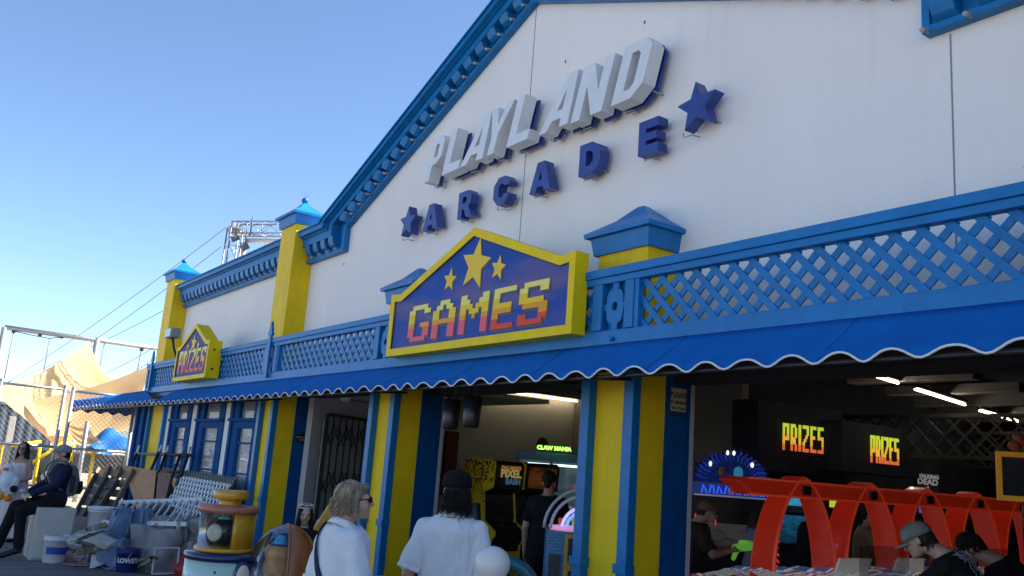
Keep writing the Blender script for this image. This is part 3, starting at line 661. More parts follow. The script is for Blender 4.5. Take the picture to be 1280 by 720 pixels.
# channel letters
def letters(name,label,items,h,y0,y1,mats,shear,backing=None):
    t=thing(name,label,'sign',(items[0][1],YW,items[0][2]))
    for spl,x,z,sx in items:
        sp=[[(x+u*sx*h+shear*v*h,z+v*h) for u,v in q] for q in spl]
        vs,fs=fill_curve(sp,y1-y0,lambda u,v,d:(u,y0+d,v)); b=MB(); b.add(vs,fs); o=wpart(b,'letter',mats,t,.004)
        if backing:
            off=(.0,-.014); sp2=[[(u+off[0],v+off[1]) for u,v in q] for q in sp]
            vs,fs=fill_curve(sp2,.03,lambda u,v,d:(u,YW-.09+d,v)); b=MB(); b.add(vs,fs); wpart(b,'backing_letter',backing,t)
        # stand-off pins
        u=[q[0] for q in sp[0]]; v=[q[1] for q in sp[0]]
        for fx,fz in((.2,.12),(.8,.12),(.25,.85)):
            X,Z=min(u)+(max(u)-min(u))*fx,min(v)+(max(v)-min(v))*fz
            k=MB(); k.tube([(X,y1-.01,Z),(X,YW+.005,Z)],.008,6); wpart(k,'standoff',STEEL,t)
        k=MB(); X=min(u)+.04; Z=min(v)-.035; k.tube([(X,YW-.13,min(v)+.01),(X,YW-.13,Z),(X+.10,YW-.13,Z),(X+.10,YW-.02,Z+.01)],.006,5); wpart(k,'standoff',STEEL,t)
    return t
LP=[[(0,0),(.20,0),(.20,.36),(.36,.36),(.54,.50),(.54,.86),(.42,1),(0,1)],[(.20,.53),(.30,.53),(.345,.58),(.345,.79),(.31,.83),(.20,.83)]]
LL=[[(0,0),(.62,0),(.62,.20),(.22,.20),(.22,1),(0,1)]]
LA=[[(-.12,0),(.10,0),(.20,.17),(.44,.17),(.45,0),(.68,0),(.63,1),(.38,1)],[(.28,.34),(.43,.34),(.42,.72)]]
LY=[[(.18,0),(.40,0),(.40,.40),(.74,1),(.51,1),(.32,.60),(.20,1),(-.03,1),(.18,.40)]]
LN=[[(0,0),(.20,0),(.20,.60),(.46,0),(.70,0),(.70,1),(.50,1),(.50,.42),(.26,1),(0,1)]]
LD=[[(0,0),(.42,0),(.62,.2),(.62,.84),(.48,1),(0,1)],[(.21,.18),(.34,.18),(.41,.26),(.41,.76),(.35,.83),(.21,.83)]]
H=.56
its=[(LP,-9.81,5.33,1.0),(LL,-9.37,5.33,1.15),(LA,-8.86,5.33,1.1),(LY,-8.45,5.33,1.05),(LL,-7.95,5.33,1.15),(LA,-7.27,5.31,1.1),(LN,-6.80,5.29,1.22),(LD,-6.18,5.29,1.16)]
letters('sign','pale grey slanted channel letters reading PLAYLAND high on the gable',its,H,5.32,5.48,LWHT,.30,LBLU)
BA=[[(-.02,0),(.30,0),(.35,.16),(.65,.16),(.70,0),(1.02,0),(.68,1),(.32,1)],[(.42,.38),(.58,.38),(.50,.70)]]
BR=[[(0,0),(.30,0),(.30,.32),(.42,.32),(.62,0),(.98,0),(.72,.38),(.88,.5),(.90,.80),(.70,1),(0,1)],[(.30,.55),(.50,.55),(.58,.60),(.58,.72),(.50,.78),(.30,.78)]]
BC=[[(.30,0),(.70,0),(.95,.22),(.95,.36),(.64,.36),(.60,.26),(.40,.26),(.32,.38),(.32,.64),(.40,.74),(.60,.74),(.64,.66),(.95,.66),(.95,.78),(.72,1),(.28,1),(0,.72),(0,.28)]]
BD=[[(0,0),(.58,0),(.86,.16),(.96,.40),(.96,.62),(.84,.86),(.56,1),(0,1)],[(.31,.27),(.50,.27),(.62,.38),(.64,.52),(.60,.66),(.48,.74),(.31,.74)]]
BE=[[(0,0),(.84,0),(.84,.26),(.31,.26),(.31,.385),(.76,.385),(.76,.615),(.31,.615),(.31,.74),(.84,.74),(.84,1),(0,1)]]
def st(sz,rot): return [[(u,v) for u,v in star(.5,.5,sz,.45,rot)][::-1]]
h=.338
its=[(st(.66,.05),-10.52,4.76,1.0),(BA,-9.90,4.715,1.05),(BR,-9.06,4.715,.95),(BC,-8.29,4.715,.95),(BA,-7.57,4.715,1.05),(BD,-6.74,4.72,1.0),(BE,-5.87,4.72,.92),(st(.70,-.06),-5.32,4.845,1.0)]
letters('sign','dark blue block letters reading ARCADE between two stars below the white letters',its,h,5.42,5.54,LBLU,.0)
# small signs on the jambs
PAPER=mat('yellowed sign',(.50,.47,.28),.6,.08,12,dirt=.3,dcol=(.3,.28,.2)); INK=mat('sign ink',(.03,.03,.03),.7)
xs=-5.47+.016
c0,c1=atX(838.5,500,xs),atX(857,500,xs); zt,zb_=atX(838,484,xs).z,atX(838,513,xs).z
NS=thing('notice','yellowed PLEASE NO SMOKING notice on the blue jamb','sign',(xs,(c0.y+c1.y)/2,zb_))
b=MB(); b.box(xs,xs+.006,c0.y,c1.y,zb_,zt); wpart(b,'plate',PAPER,NS)
ym=(c0.y+c1.y)/2; wd=c1.y-c0.y
for txt,sz,dz in(('PLEASE',.066,.06),('NO SMOKING',.036,.115),('NO FOOD',.036,.165),('NO SKATEBOARDS',.027,.215)):
    vs,fs=text_mesh(txt,sz,.002,lambda u,v,d,dz=dz:(xs+.0062+d,ym+u,zt-dz-.02+v),.0012); b=MB(); b.add(vs,fs); wpart(b,'lettering',INK,NS)
xs=-13.65+.016; p=atX(377,548,xs); PQ=thing('plaque','small black oval plaque on the dark blue jamb','plaque',p)
b=MB(); b.lathe([(.001,0),(.17,0),(.18,.008),(.17,.014),(.001,.014)],p,24,M=Matrix(((0,0,1),(1,0,0),(0,1,0))),sx=.75,sy=.42); wpart(b,'plate',BLK,PQ)
for txt,dz in(('WATCH YOUR',.012),('STEP',-.028)):
    vs,fs=text_mesh(txt,.032,.002,lambda u,v,d,dz=dz:(xs+.0145+d,p.y+u,p.z+dz+v-.006)); b=MB(); b.add(vs,fs); wpart(b,'lettering',mat('plaque letters',(.5,.5,.48),.6),PQ)
# dome lamp in recess
p=at(432,497,6.1); DL=thing('dome_lamp','small round white lamp fixed at the top of the gated recess','lamp',p)
b=MB(); b.ball(p,(.10,.10,.07),14,10,0); wpart(b,'lens',PLW,DL); b=MB(); b.tube([p+Vector((0,0,.05)),Vector((p.x,p.y,2.74))],.05,10); wpart(b,'bracket',BLK,DL)
# ================================================================== BEYOND THE HALL: fence, sails, rig, truss
WIRE=mat('fence wire',(.32,.33,.34),.5,.1,30,metal=.5)
def chain_panel(name,label,x,y0,y1,z0,z1,extra=()):
    t=thing(name,label,'fence',(x,(y0+y1)/2,0),0,'chain link fence panels')
    for y in(y0,y1):
        b=MB(); b.tube([(x,y,0),(x,y,z1+.06)],.045,10); b.ball((x,y,z1+.07),.05,10,6); wpart(b,'post',STEEL,t)
    for z in(z1,z0+(z1-z0)*.5)+tuple(extra):
        b=MB(); b.tube([(x,y0,z),(x,y1,z)],.032,8); wpart(b,'rail',STEEL,t)
    m=MB(); step=.115; h=z1-z0; n=int((y1-y0+h)/step)
    for i in range(n+1):
        for s in(0,1):
            a=y0-h+i*step if s==0 else y0+i*step
            pa,pb=[a,z0],[a+h,z1]
            if s: pa,pb=[a,z0],[a-h,z1]
            def clip(p,q):
                p,q=list(p),list(q)
                for e,sg in((y0,1),(y1,-1)):
                    for u,v in((p,q),(q,p)):
                        if (u[0]-e)*sg<0 and (v[0]-e)*sg>0:
                            k=(e-u[0])/(v[0]-u[0]); u[1]+= (v[1]-u[1])*k; u[0]=e
                return p,q
            p,q=clip(pa,pb)
            if min(p[0],q[0])>=y0-1e-6 and max(p[0],q[0])<=y1+1e-6: m.tube([(x+.01*s,p[0],p[1]),(x+.01*s,q[0],q[1])],0.0034,3,cap=False)
    wpart(m,'wire_mesh',WIRE,t); return t
FX=-24.0
ya,yb_,yc,yd=atX(70,560,FX).y,atX(76,560,FX).y,atX(160,560,FX).y,atX(-40,560,FX).y
zt=atX(74,486,FX).z
chain_panel('chain_link_fence','galvanised chain link gate leaf standing behind the woman in white',FX,atX(-14,560,FX).y,ya-.02,.12,zt)
chain_panel('chain_link_fence','galvanised chain link panel between the gate and the awning end',FX,yb_+.06,yc,.12,zt-.02)
chain_panel('chain_link_fence','chain link fence panel out to the side, farthest from the hall',FX,-3.0,atX(-14,560,FX).y-.1,.12,zt)
# small notice on fence
b=atX(33,562,FX+.06); n=MB(); n.box(FX+.05,FX+.06,b.y-.10,b.y+.10,b.z-.12,b.z+.12)
NT=thing('notice','small dark notice wired to the chain link gate','sign',(FX,b.y,b.z-.12)); wpart(n,'plate',mat('dark notice',(.03,.04,.06),.5),NT)
n=MB(); n.box(FX+.061,FX+.063,b.y-.07,b.y+.07,b.z+.02,b.z+.06); wpart(n,'print_band',PLW,NT)
# sails
SAIL=bpy.data.materials.new('shade sail'); SAIL.use_nodes=True
t_=SAIL.node_tree; b_=t_.nodes['Principled BSDF']; tcn=node(t_,'ShaderNodeTexCoord'); nz=node(t_,'ShaderNodeTexNoise'); nz.inputs['Scale'].default_value=1.2; nz.inputs['Detail'].default_value=5; t_.links.new(tcn.outputs['Object'],nz.inputs['Vector'])
rr=node(t_,'ShaderNodeValToRGB'); rr.color_ramp.elements[0].color=(.74,.50,.25,1); rr.color_ramp.elements[1].color=(.84,.60,.32,1); rr.color_ramp.elements[0].position=.35; rr.color_ramp.elements[1].position=.65; t_.links.new(nz.outputs['Fac'],rr.inputs[0]); t_.links.new(rr.outputs[0],b_.inputs['Base Color'])
b_.inputs['Roughness'].default_value=.8; tr_=node(t_,'ShaderNodeBsdfTranslucent'); t_.links.new(rr.outputs[0],tr_.inputs[0]); mxs=node(t_,'ShaderNodeMixShader'); mxs.inputs[0].default_value=.55
t_.links.new(b_.outputs[0],mxs.inputs[1]); t_.links.new(tr_.outputs[0],mxs.inputs[2]); t_.links.new(mxs.outputs[0],t_.nodes['Material Output'].inputs[0])
def sail(name,label,c,sag,edge,folds=0.,mast=None):
    """four-cornered cloth, edges curved inwards, sagging in the middle, pleats running to corner 0"""
    c=[Vector(p) for p in c]; n=36; g=MB(); vs=[]
    mid=sum(c,Vector())/4
    for i in range(n+1):
        for j in range(n+1):
            u,v=i/n,j/n
            p=(c[0]*(1-u)*(1-v)+c[1]*u*(1-v)+c[2]*u*v+c[3]*(1-u)*v)
            eu=4*u*(1-u); ev=4*v*(1-v)
            p=p+(mid-p)*edge*((eu*(1-ev)+ev*(1-eu)))*1.0
            p.z-=sag*eu*ev+ .25*sag*(eu+ev)
            r=math.hypot(u,v); th=math.atan2(v,u+1e-6)
            p=p+Vector((1,.2,.0))*folds*math.sin(th*22+math.sin(r*5))*min(1,r*2)*(1-.35*r)
            vs.append(p)
    g.add(vs,[(i*(n+1)+j,(i+1)*(n+1)+j,(i+1)*(n+1)+j+1,i*(n+1)+j+1) for i in range(n) for j in range(n)],0,True)
    o=g.build(name,SAIL); tag(o,label,'shade sail',group='tan shade sails beyond the fence'); 
    return o
def aX(px,py,X): return atX(px,py,X)
sail('shade_sail','tall peaked tan shade sail hung from the tip of a leaning mast',[aX(111,425.5,-40),aX(-14,487,-36),aX(74,562,-32),aX(158,486,-38)],.7,.10,.04)
sail('shade_sail','low tan shade sail swept across to the corner of the hall',[aX(189,456,-34),aX(40,500,-36),aX(60,545,-31),aX(172,536,-31)],.5,.06,.04)
sail('shade_sail','small drooping tan sail hanging lowest behind the seated man',[aX(78,530,-30.5),aX(108,527,-30.5),aX(128,553,-29.5),aX(98,556,-29.5)],.2,.1,.05)
# trapeze rig: goal-post frame with mast and swings
RG=thing('trapeze_rig','tall grey pipe frame with hanging trapeze ropes beyond the sails','rig',(-42,8,0))
def pole(a,b,r,nm='pole',m_=STEEL):
    k=MB(); k.tube([a,b],r,8); wpart(k,nm,m_,RG)
XR=-42
A=aX(6,409,XR); B=aX(206,437,XR); pole(A,B,.10,'top_bar')
bt=lambda px: (XR,)
pA=aX(-4,452,XR); pole(A,Vector((A.x,A.y,0)),.11); pole(aX(122,423,XR),Vector((aX(110,490,XR).x,aX(112,480,XR).y,0)),.12); pole(Vector((B.x,B.y+2,B.z+.1)),Vector((B.x,B.y+2,0)),.11); pole(B,Vector((B.x,B.y+2,B.z+.05)),.10,'top_bar')
ROPE=mat('rope',(.16,.15,.15),.8)
for p0,p1 in(((17,415),(5,474)),((62,423),(52,480)),((131,427),(118,492)),((177,436),(172,462))):
    k=MB(); k.tube([aX(*p0,XR),aX(*p1,XR)],.022,5); wpart(k,'trapeze_rope',ROPE,RG)
for px,py in((50,418),(66,417),(77,421),(177,437),(17,414)):
    k=MB(); q=aX(px,py,XR); k.obox(q,(.06,.07,.07)); wpart(k,'pulley',BLK,RG)
k=MB(); k.tube([aX(18,414,XR),aX(40,419,XR),aX(62,423,XR),aX(80,421,XR)],.02,5); wpart(k,'trapeze_rope',ROPE,RG)
# long stay wires from the truss
def wire(p0,p1,d0,d1,sag,label):
    a,b=atd(*p0,d0),atd(*p1,d1); k=MB(); k.tube([a.lerp(b,i/20)-Vector((0,0,sag*4*i/20*(1-i/20))) for i in range(21)],.014,5,cap=True); o=k.build('stay_wire',ROPE); tag(o,label,'wire','stay wires from the truss tower'.strip())
wire((283,284),(0,484),36,44,.2,'stay wire running from the top of the truss tower down past the sails')
wire((277,308),(20,490),36,42,.2,'second stay wire a little below the highest one')
wire((205,388),(10,478),38,46,.15,'lowest stay wire leaving from beside the left yellow column')
wire((196,432),(112,475),38,41,.1,'short stay wire crossing the peaked sail')
wire((196,446),(128,486),38,41,.1,'lower short stay wire crossing the swept sail')
# aluminium truss tower behind the left wing
ALU=mat('aluminium truss',(.30,.31,.32),.4,.06,10,metal=.6)
TT=thing('truss_tower','square aluminium lattice truss portal with hanging lamps behind the left wing','tower',(-34,11.5,0))
def trussbeam(a,b,w,nm,n):
    a=Vector(a);b=Vector(b); z=(b-a).normalized(); x=Vector((0,0,1)).cross(z) if abs(z.z)<.9 else Vector((1,0,0)).cross(z); x.normalize(); y=z.cross(x); k=MB()
    cs=[x*sx*w/2+y*sy*w/2 for sx,sy in((-1,-1),(1,-1),(1,1),(-1,1))]
    for c in cs: k.tube([a+c,b+c],.03,6)
    for i in range(n):
        t0,t1=i/n,(i+1)/n; 
        for j in range(4):
            c0,c1=cs[j],cs[(j+1)%4]; p,q=(a.lerp(b,t0)+c0,a.lerp(b,t1)+c1) if i%2 else (a.lerp(b,t0)+c1,a.lerp(b,t1)+c0)
            k.tube([p,q],.014,4); k.tube([a.lerp(b,t1)+c0,a.lerp(b,t1)+c1],.014,4)
    for e in(a,b): k.obox(e,(w*.56,w*.56,.04),Matrix((x,y,z)).transposed())
    wpart(k,nm,ALU,TT)
top=atd(294,286,37); 
trussbeam(Vector((top.x,top.y,0)),top,.5,'truss_leg',14)
bdir=Vector((.77,.64,0)); end=top+bdir*4.2
trussbeam(top,end,.5,'truss_beam',6); trussbeam(Vector((end.x,end.y,0)),end,.5,'truss_leg',14)
k=MB(); q=top+bdir*.55+Vector((0,0,-.5)); k.tube([Vector((q.x,q.y,0)),q],.10,10); k.tube([q,q+bdir*3.4],.09,8); wpart(k,'steel_pipe',mat('pale steel pipe',(.5,.5,.5),.5),TT)
for px,py,s in((294,298,.14),(306,309,.15),(313,292,.07)):
    k=MB(); q=atd(px,py,36.5); k.obox(q,(s*.6,s,s*.8),Matrix.Rotation(.6,3,'X')); k.tube([q+Vector((0,0,s*.7)),q+Vector((0,0,.7))],.03,5); wpart(k,'hanging_lamp',mat('lamp dark',(.06,.065,.08),.5),TT)
k=MB(); q=atd(333,292,37); k.tube([q,q-Vector((0,0,1.4))],.02,5); wpart(k,'hanging_cable',ROPE,TT)
# things on the lot behind the fence
def simple(name,label,cat,mb,m_,group=None,bevel=0):
    o=mb.build(name,m_,None,bevel); return tag(o,label,cat,group)
SHD=thing('storage_container','dark blue corrugated storage container behind the chain link gate','container',(-46,3,0))
k=MB(); c0=aX(-60,560,-46); c1=aX(62,560,-46)
nst=40; prof=[]
for i in range(nst+1): prof.append((c0.y+(c1.y-c0.y)*i/nst, .05*(i%4 in(1,2))))
vs=[(-46+d,y,z) for z in(0,3.0) for y,d in prof]; k.add(vs,[(i,i+1,i+nst+2,i+nst+1) for i in range(nst)])
k.box(-49,-46.02,c0.y,c1.y,0,3.0); wpart(k,'wall',mat('container blue',(.035,.055,.085),.6,.2,2),SHD); k=MB(); k.box(-49.05,-45.9,c0.y-.05,c1.y+.05,3.0,3.12); wpart(k,'roof',mat('container roof',(.10,.12,.14),.6),SHD)
TK=thing('trailer','dark low trailer parked on the sandy lot behind the fence','trailer',(-36,6.5,0),R(80))
k=MB(); k.box(-1.6,1.6,-.8,.8,.55,1.25); wpart2=k.build('body',mat('trailer dark',(.03,.035,.045),.5,.2),TK,.06)
for x in(-.95,.95):
    k=MB(); k.lathe([(.05,-.1),(.33,-.1),(.36,-.06),(.36,.06),(.33,.1),(.05,.1)],(x,-.85,.36),20,M=Matrix(((1,0,0),(0,0,-1),(0,1,0)))); w_=k.build('wheel',mat('tyre',(.02,.02,.02),.9),TK)
    k=MB(); k.lathe([(.01,.101),(.2,.103),(.2,.11),(.01,.112)],(x,-.85,.36),16,M=Matrix(((1,0,0),(0,0,-1),(0,1,0)))); k.build('rim',STEEL,w_)
# blue tarp tent
c=aX(150,550,-29); k=MB(); vs=[];n=14
for i in range(n+1):
    for j in range(n+1):
        u,v=i/n-.5,j/n-.5; h=2.15-1.5*max(abs(u),abs(v))**1.2*1.1-.12*math.sin(u*9)*math.cos(v*7)
        vs.append((c.x-1.2+1.8*v,c.y+1.5*u,max(.6,h)))
k.add(vs,[(i*(n+1)+j,(i+1)*(n+1)+j,(i+1)*(n+1)+j+1,i*(n+1)+j+1) for i in range(n) for j in range(n)],0,True)
o=k.build('tarpaulin',mat('bright blue tarp',(.006,.11,.36),.5,.2,2)); tag(o,'bright blue tarpaulin draped over a load beyond the fence','tarpaulin')
# yellow handrail
YR=thing('handrail','yellow pipe handrail crossing behind the fence','railing',(-31,4.5,0))
for p0,p1 in(((-10,560),(52,552)),((30,585),(92,545)),((100,566),(150,556))):
    k=MB(); k.tube([aX(*p0,-31),aX(*p1,-31)],.05,8); wpart(k,'rail',YEL,YR)
for px in(4,50,91,118):
    q=aX(px,560,-31); k=MB(); k.tube([(q.x,q.y,0),(q.x,q.y,q.z+.1)],.05,8); wpart(k,'post',YEL,YR)
k=MB(); a=aX(9,560,-27.5); k.box(a.x-.08,a.x+.08,a.y-.08,a.y+.08,0,aX(9,520,-27.5).z); simple('wooden_post','pale square timber post standing behind the chain link gate','post',k,mat('pale timber',(.42,.38,.32),.8,.15,8),None,.01)
k=MB(); a=aX(104,560,-28); k.tube([(a.x,a.y,0),(a.x,a.y,aX(104,535,-28).z+.2)],.06,8); simple('pipe_post','grey pipe post holding the low sail behind the seated man','post',k,STEEL)

# ================================================================== PILE OF CLUTTER IN FRONT OF THE WINDOWS
def quadsheet(c,th,nm,m_,parent=None):
    """thick sheet on four corner points"""
    c=[Vector(p) for p in c]; n=(c[1]-c[0]).cross(c[3]-c[0]).normalized()*th; k=MB(); k.add(c+[p+n for p in c],[(0,1,2,3),(7,6,5,4),(0,4,5,1),(1,5,6,2),(2,6,7,3),(3,7,4,0)]); return wpart(k,nm,m_,parent) if parent else k.build(nm,m_)
# lattice fence panels leaning on the window wall
def lean_lattice(label,m_,x0,x1,yb,zb,yt,zt,pitch,wd,border,rows=None):
    t=thing('lattice_panel',label,'lattice',((x0+x1)/2,yb,zb),0,'lattice panels leaning on the windows')
    a=Vector((x0,yb,zb)); ex=Vector((1,0,0)); ez=Vector((0,yt-yb,zt-zb)); h=ez.length; ez/=h; en=ex.cross(ez)
    L=x1-x0; l=MB(); lattice(l,0,L,0,h,0,pitch,wd,.012); l.v=[tuple(a+ex*v[0]+ez*v[2]-en*v[1]) for v in l.v]; wpart(l,'slats',m_,t)
    if border:
        for p,q in(((0,0),(L,0)),((0,h),(L,h)),((0,0),(0,h)),((L,0),(L,h))):
            b=MB(); b.bar(a+ex*p[0]+ez*p[1],a+ex*q[0]+ez*q[1],.05,.04,tuple(en)); wpart(b,'frame_bar',m_,t)
    return t
GRL=mat('grey green lattice paint',(.13,.15,.13),.8,.2,8); WHL=mat('white lattice paint',(.66,.66,.68),.5,.06,8,dirt=.4,dcol=(.4,.4,.4))
for k_ in range(3): lean_lattice(['weathered grey green lattice sheet nearest the window wall','weathered grey green lattice sheet in the middle of the stack','weathered grey green lattice sheet just behind the white one'][k_],GRL,-17.6+.05*k_,-14.7+.1*k_,4.70-.10*k_,.05,5.05-.05*k_,1.30-.02*k_,.15,.05,False)
lean_lattice('white plastic lattice panel leaning in front of the grey lattice sheets',WHL,-16.6,-13.95,4.2,.05,4.72,1.22,.17,.036,False)
# slatted white railing section, tipped over in front
t=thing('baluster_railing','pale grey slatted railing section lying tipped over in front of the lattice','railing',at(200,655,3.9))
A,B=at(150,628,3.45),at(254,624,4.3); C,D=at(128,653,3.05),at(234,655,3.95)
k=MB(); k.bar(A,B,.05,.06,(0,0,1)); wpart(k,'rail',WHL,t); k=MB(); k.bar(C,D,.05,.06,(0,0,1)); wpart(k,'rail',WHL,t)
for i in range(11):
    s=(i+.3)/11; k=MB(); k.bar(A.lerp(B,s),C.lerp(D,s),.045,.022,(0,1,0)); wpart(k,'slat',WHL,t)
# brown board
brn=quadsheet([at(172,640,4.15),at(191,642,4.25),at(196,590,4.85),at(155,583,4.75)],.03,'board',WOODM); tag(brn,'plain tan brown board leaning against the wall between dark timber','board')
k=MB(); 
b2=quadsheet([at(196,632,4.4),at(206,634,4.4),at(218,588,4.95),at(200,585,4.95)],.04,'board',mat('red brown board',(.20,.085,.05),.7,.25,8)); tag(b2,'narrow red brown board beside the white lattice','board')
b3=quadsheet([at(184,634,4.5),at(199,634,4.5),at(209,592,4.98),at(195,588,4.98)],.05,'crate',mat('black crate',(.02,.02,.022),.6)); tag(b3,'black slatted plastic crate wedged behind the tan board','crate')
# pallets
def pallet(label,c,mm,n,th=.018,skid=.07):
    t=thing('wooden_pallet',label,'pallet',c[0],0,'pallets leaning on the wall'); c=[Vector(p) for p in c]; nn=(c[1]-c[0]).cross(c[3]-c[0]).normalized()
    for i in range(n):
        s0,s1=(i+.08)/n,(i+.80)/n
        q=[c[0].lerp(c[3],s0),c[1].lerp(c[2],s0),c[1].lerp(c[2],s1),c[0].lerp(c[3],s1)]; quadsheet(q,-th,'deck_board',mm,t)
    for s in(.02,.48,.94):
        a0,a1=c[0].lerp(c[1],s),c[3].lerp(c[2],s); b0,b1=c[0].lerp(c[1],min(1,s+.06)),c[3].lerp(c[2],min(1,s+.06)); quadsheet([a0+nn*.001,b0+nn*.001,b1+nn*.001,a1+nn*.001],skid,'stringer',mm,t)
    return t
pallet('black stained pallet leaning nearest the backpack',[at(94,645,3.6),at(118,648,3.6),at(150,602,4.4),at(121,592,4.3)],mat('black stained wood',(.08,.058,.043),.8,.4,9),4)
pallet('dark weathered wooden pallet leaning over the white bucket',[at(112,645,3.9),at(138,650,3.9),at(170,588,4.7),at(138,584,4.6)],WOODD,5)
pallet('brown wooden pallet leaning behind the dark pallets',[at(104,632,4.3),at(124,634,4.3),at(150,585,4.9),at(124,585,4.85)],mat('brown pallet wood',(.40,.23,.11),.8,.3,9),5)
# black metal frames
t=thing('metal_frame_stack','stack of black metal frames with pale tips standing against the windows','frames',(-18.3,4.8,0))
a,b=at(169,567,4.95),at(238,569,4.95); k=MB(); k.tube([a,b],.028,8); wpart(k,'cross_rail',BLK,t); 
for px,py,qx,qy in((174,557,160,603),(203,556,183,596),(211,557,196,600),(229,559,214,600),(238,559,226,600)):
    p,q=at(px,py,4.98),at(qx,qy,4.75); k=MB(); k.tube([p.lerp(q,.22),Vector((q.x,q.y-.25,0.02))],.03,8); wpart(k,'upright',BLK,t); k=MB(); k.tube([p,p.lerp(q,.22)],.024,8); wpart(k,'pale_tip',PLW,t)
a,b=at(178,588,4.85),at(228,590,4.85); k=MB(); k.tube([a,b],.022,8); wpart(k,'cross_rail',BLK,t)
# draped sheets
import numpy as np
def drape(name,label,org,m_,sup,x0,x1,y0,y1,edge,seed,wr=.03,wd=(1,0)):
    """cloth settled over supports (x,y,radius,height) by relaxing a sheet above obstacles, then creased"""
    n=96; X,Y=np.meshgrid(np.linspace(x0,x1,n),np.linspace(y0,y1,n),indexing='ij'); ob=np.full((n,n),.012)
    for sx,sy,r,h in sup:
        d=np.sqrt((X-sx)**2+(Y-sy)**2)/r; ob=np.maximum(ob,np.where(d<1,h*np.clip(1-d**4*.12,0,1),0))
    z=ob.copy()+.0
    for it in range(260):
        zz=z.copy(); zz[1:-1,1:-1]=.25*(z[2:,1:-1]+z[:-2,1:-1]+z[1:-1,2:]+z[1:-1,:-2])-.0030; z=np.maximum(zz,ob)
    gx,gy=np.gradient(z,X[1,0]-X[0,0],Y[0,1]-Y[0,0]); sl=np.sqrt(gx**2+gy**2)
    g=MB(); vs=[]; cx,cy=sup[0][0],sup[0][1]; idx=-np.ones((n,n),int)
    for i in range(n):
        for j in range(n):
            x,y=X[i,j],Y[i,j]; ang=math.atan2(y-cy,x-cx); u=(x-(x0+x1)/2)/((x1-x0)/2); v=(y-(y0+y1)/2)/((y1-y0)/2)
            hem=edge*(1+.16*noise.noise(Vector((math.cos(ang)*2.2,math.sin(ang)*2.2,seed)))+.07*noise.noise(Vector((math.cos(ang)*7,math.sin(ang)*7,seed))))
            if (abs(u)**2.5+abs(v)**2.5)**(1/2.5)>hem: continue
            s_=min(1.2,sl[i,j]); f=math.sin(ang*13+3*noise.noise(Vector((x*2,y*2,seed))))
            r1=1-abs(noise.noise(Vector((ang*3.2,z[i,j]*1.5,seed))))*2; r2=1-abs(noise.noise(Vector((x*5,y*5,seed+2))))*2
            dz=wr*(.55*f*s_+.8*r1*s_+.5*r2*(.5+.5*s_))+.012*noise.noise(Vector((x*14,y*14,seed)))
            q_=math.sqrt(1+sl[i,j]**2); nx,ny=gx[i,j]/q_,gy[i,j]/q_
            idx[i,j]=len(vs); vs.append((x-nx*dz*1.6,y-ny*dz*1.6,max(.006,z[i,j]+dz*(.6 if z[i,j]>.05 else .5))))
    fs=[(idx[i,j],idx[i+1,j],idx[i+1,j+1],idx[i,j+1]) for i in range(n-1) for j in range(n-1) if min(idx[i,j],idx[i+1,j],idx[i+1,j+1],idx[i,j+1])>=0]
    fs=[tuple(int(q) for q in f) for f in fs]
    g.add(vs,fs,0,True); o=g.build(name,m_,None); o.location=org; o.modifiers.new('t','SOLIDIFY').thickness=.006; tag(o,label,'sheet','cloth sheets draped over the pile'); return o
CLB=mat('blue grey cloth',(.17,.24,.36),.9,.18,3,.3,40,dirt=.4,dcol=(.12,.14,.18)); CLG=mat('grey canvas cloth',(.30,.28,.27),.9,.15,3,.3,40,dirt=.4,dcol=(.2,.18,.16))
drape('draped_sheet','faded blue grey sheet draped over the tallest lump of the pile',gz(157,712)*1.0,CLB,[(-.38,.10,.13,.80),(-.30,.36,.12,.56),(-.14,-.02,.10,.40),(-.08,.30,.10,.36)],-.85,.35,-.32,.8,.98,1.3,.075)
drape('draped_sheet','long faded blue sheet trailing low across the front of the pile',gz(186,712)*1.0,CLB,[(-.35,.05,.13,.50),(-.25,.36,.13,.48),(-.12,-.10,.10,.34)],-.9,.3,-.42,.75,.97,4.3,.075)
drape('draped_sheet','grey canvas sheet heaped beside the small window ride',gz(232,716)*1.0,CLG,[(-.45,-.02,.16,.70),(-.40,.34,.13,.68),(-.35,-.36,.13,.56),(-.12,.10,.10,.42)],-1.1,.3,-.66,.8,.98,7.7,.09)
drape('draped_sheet','crumpled pinkish painted sheet on the ground by the white bucket',gz(112,706)*1.0,mat('pink stained cloth',(.34,.24,.24),.85,.35,4,.3,30,dirt=.6,dcol=(.30,.08,.09)),[(-.2,.05,.12,.20),(-.35,.3,.14,.26),(-.35,-.15,.1,.14)],-.75,.3,-.42,.6,.98,9.1,.05)
k=MB(); a,b=gz(158,690,.0)+Vector((-.1,.2,.68)),gz(215,690)+Vector((-.3,.2,.62)); k.tube([a,a.lerp(b,.5),b],[.085,.10,.07],10); o=k.build('cardboard_roll',mat('brown paper roll',(.13,.115,.10),.9,.2,6)); tag(o,'dull brown roll of paper lying across the draped sheets','roll')
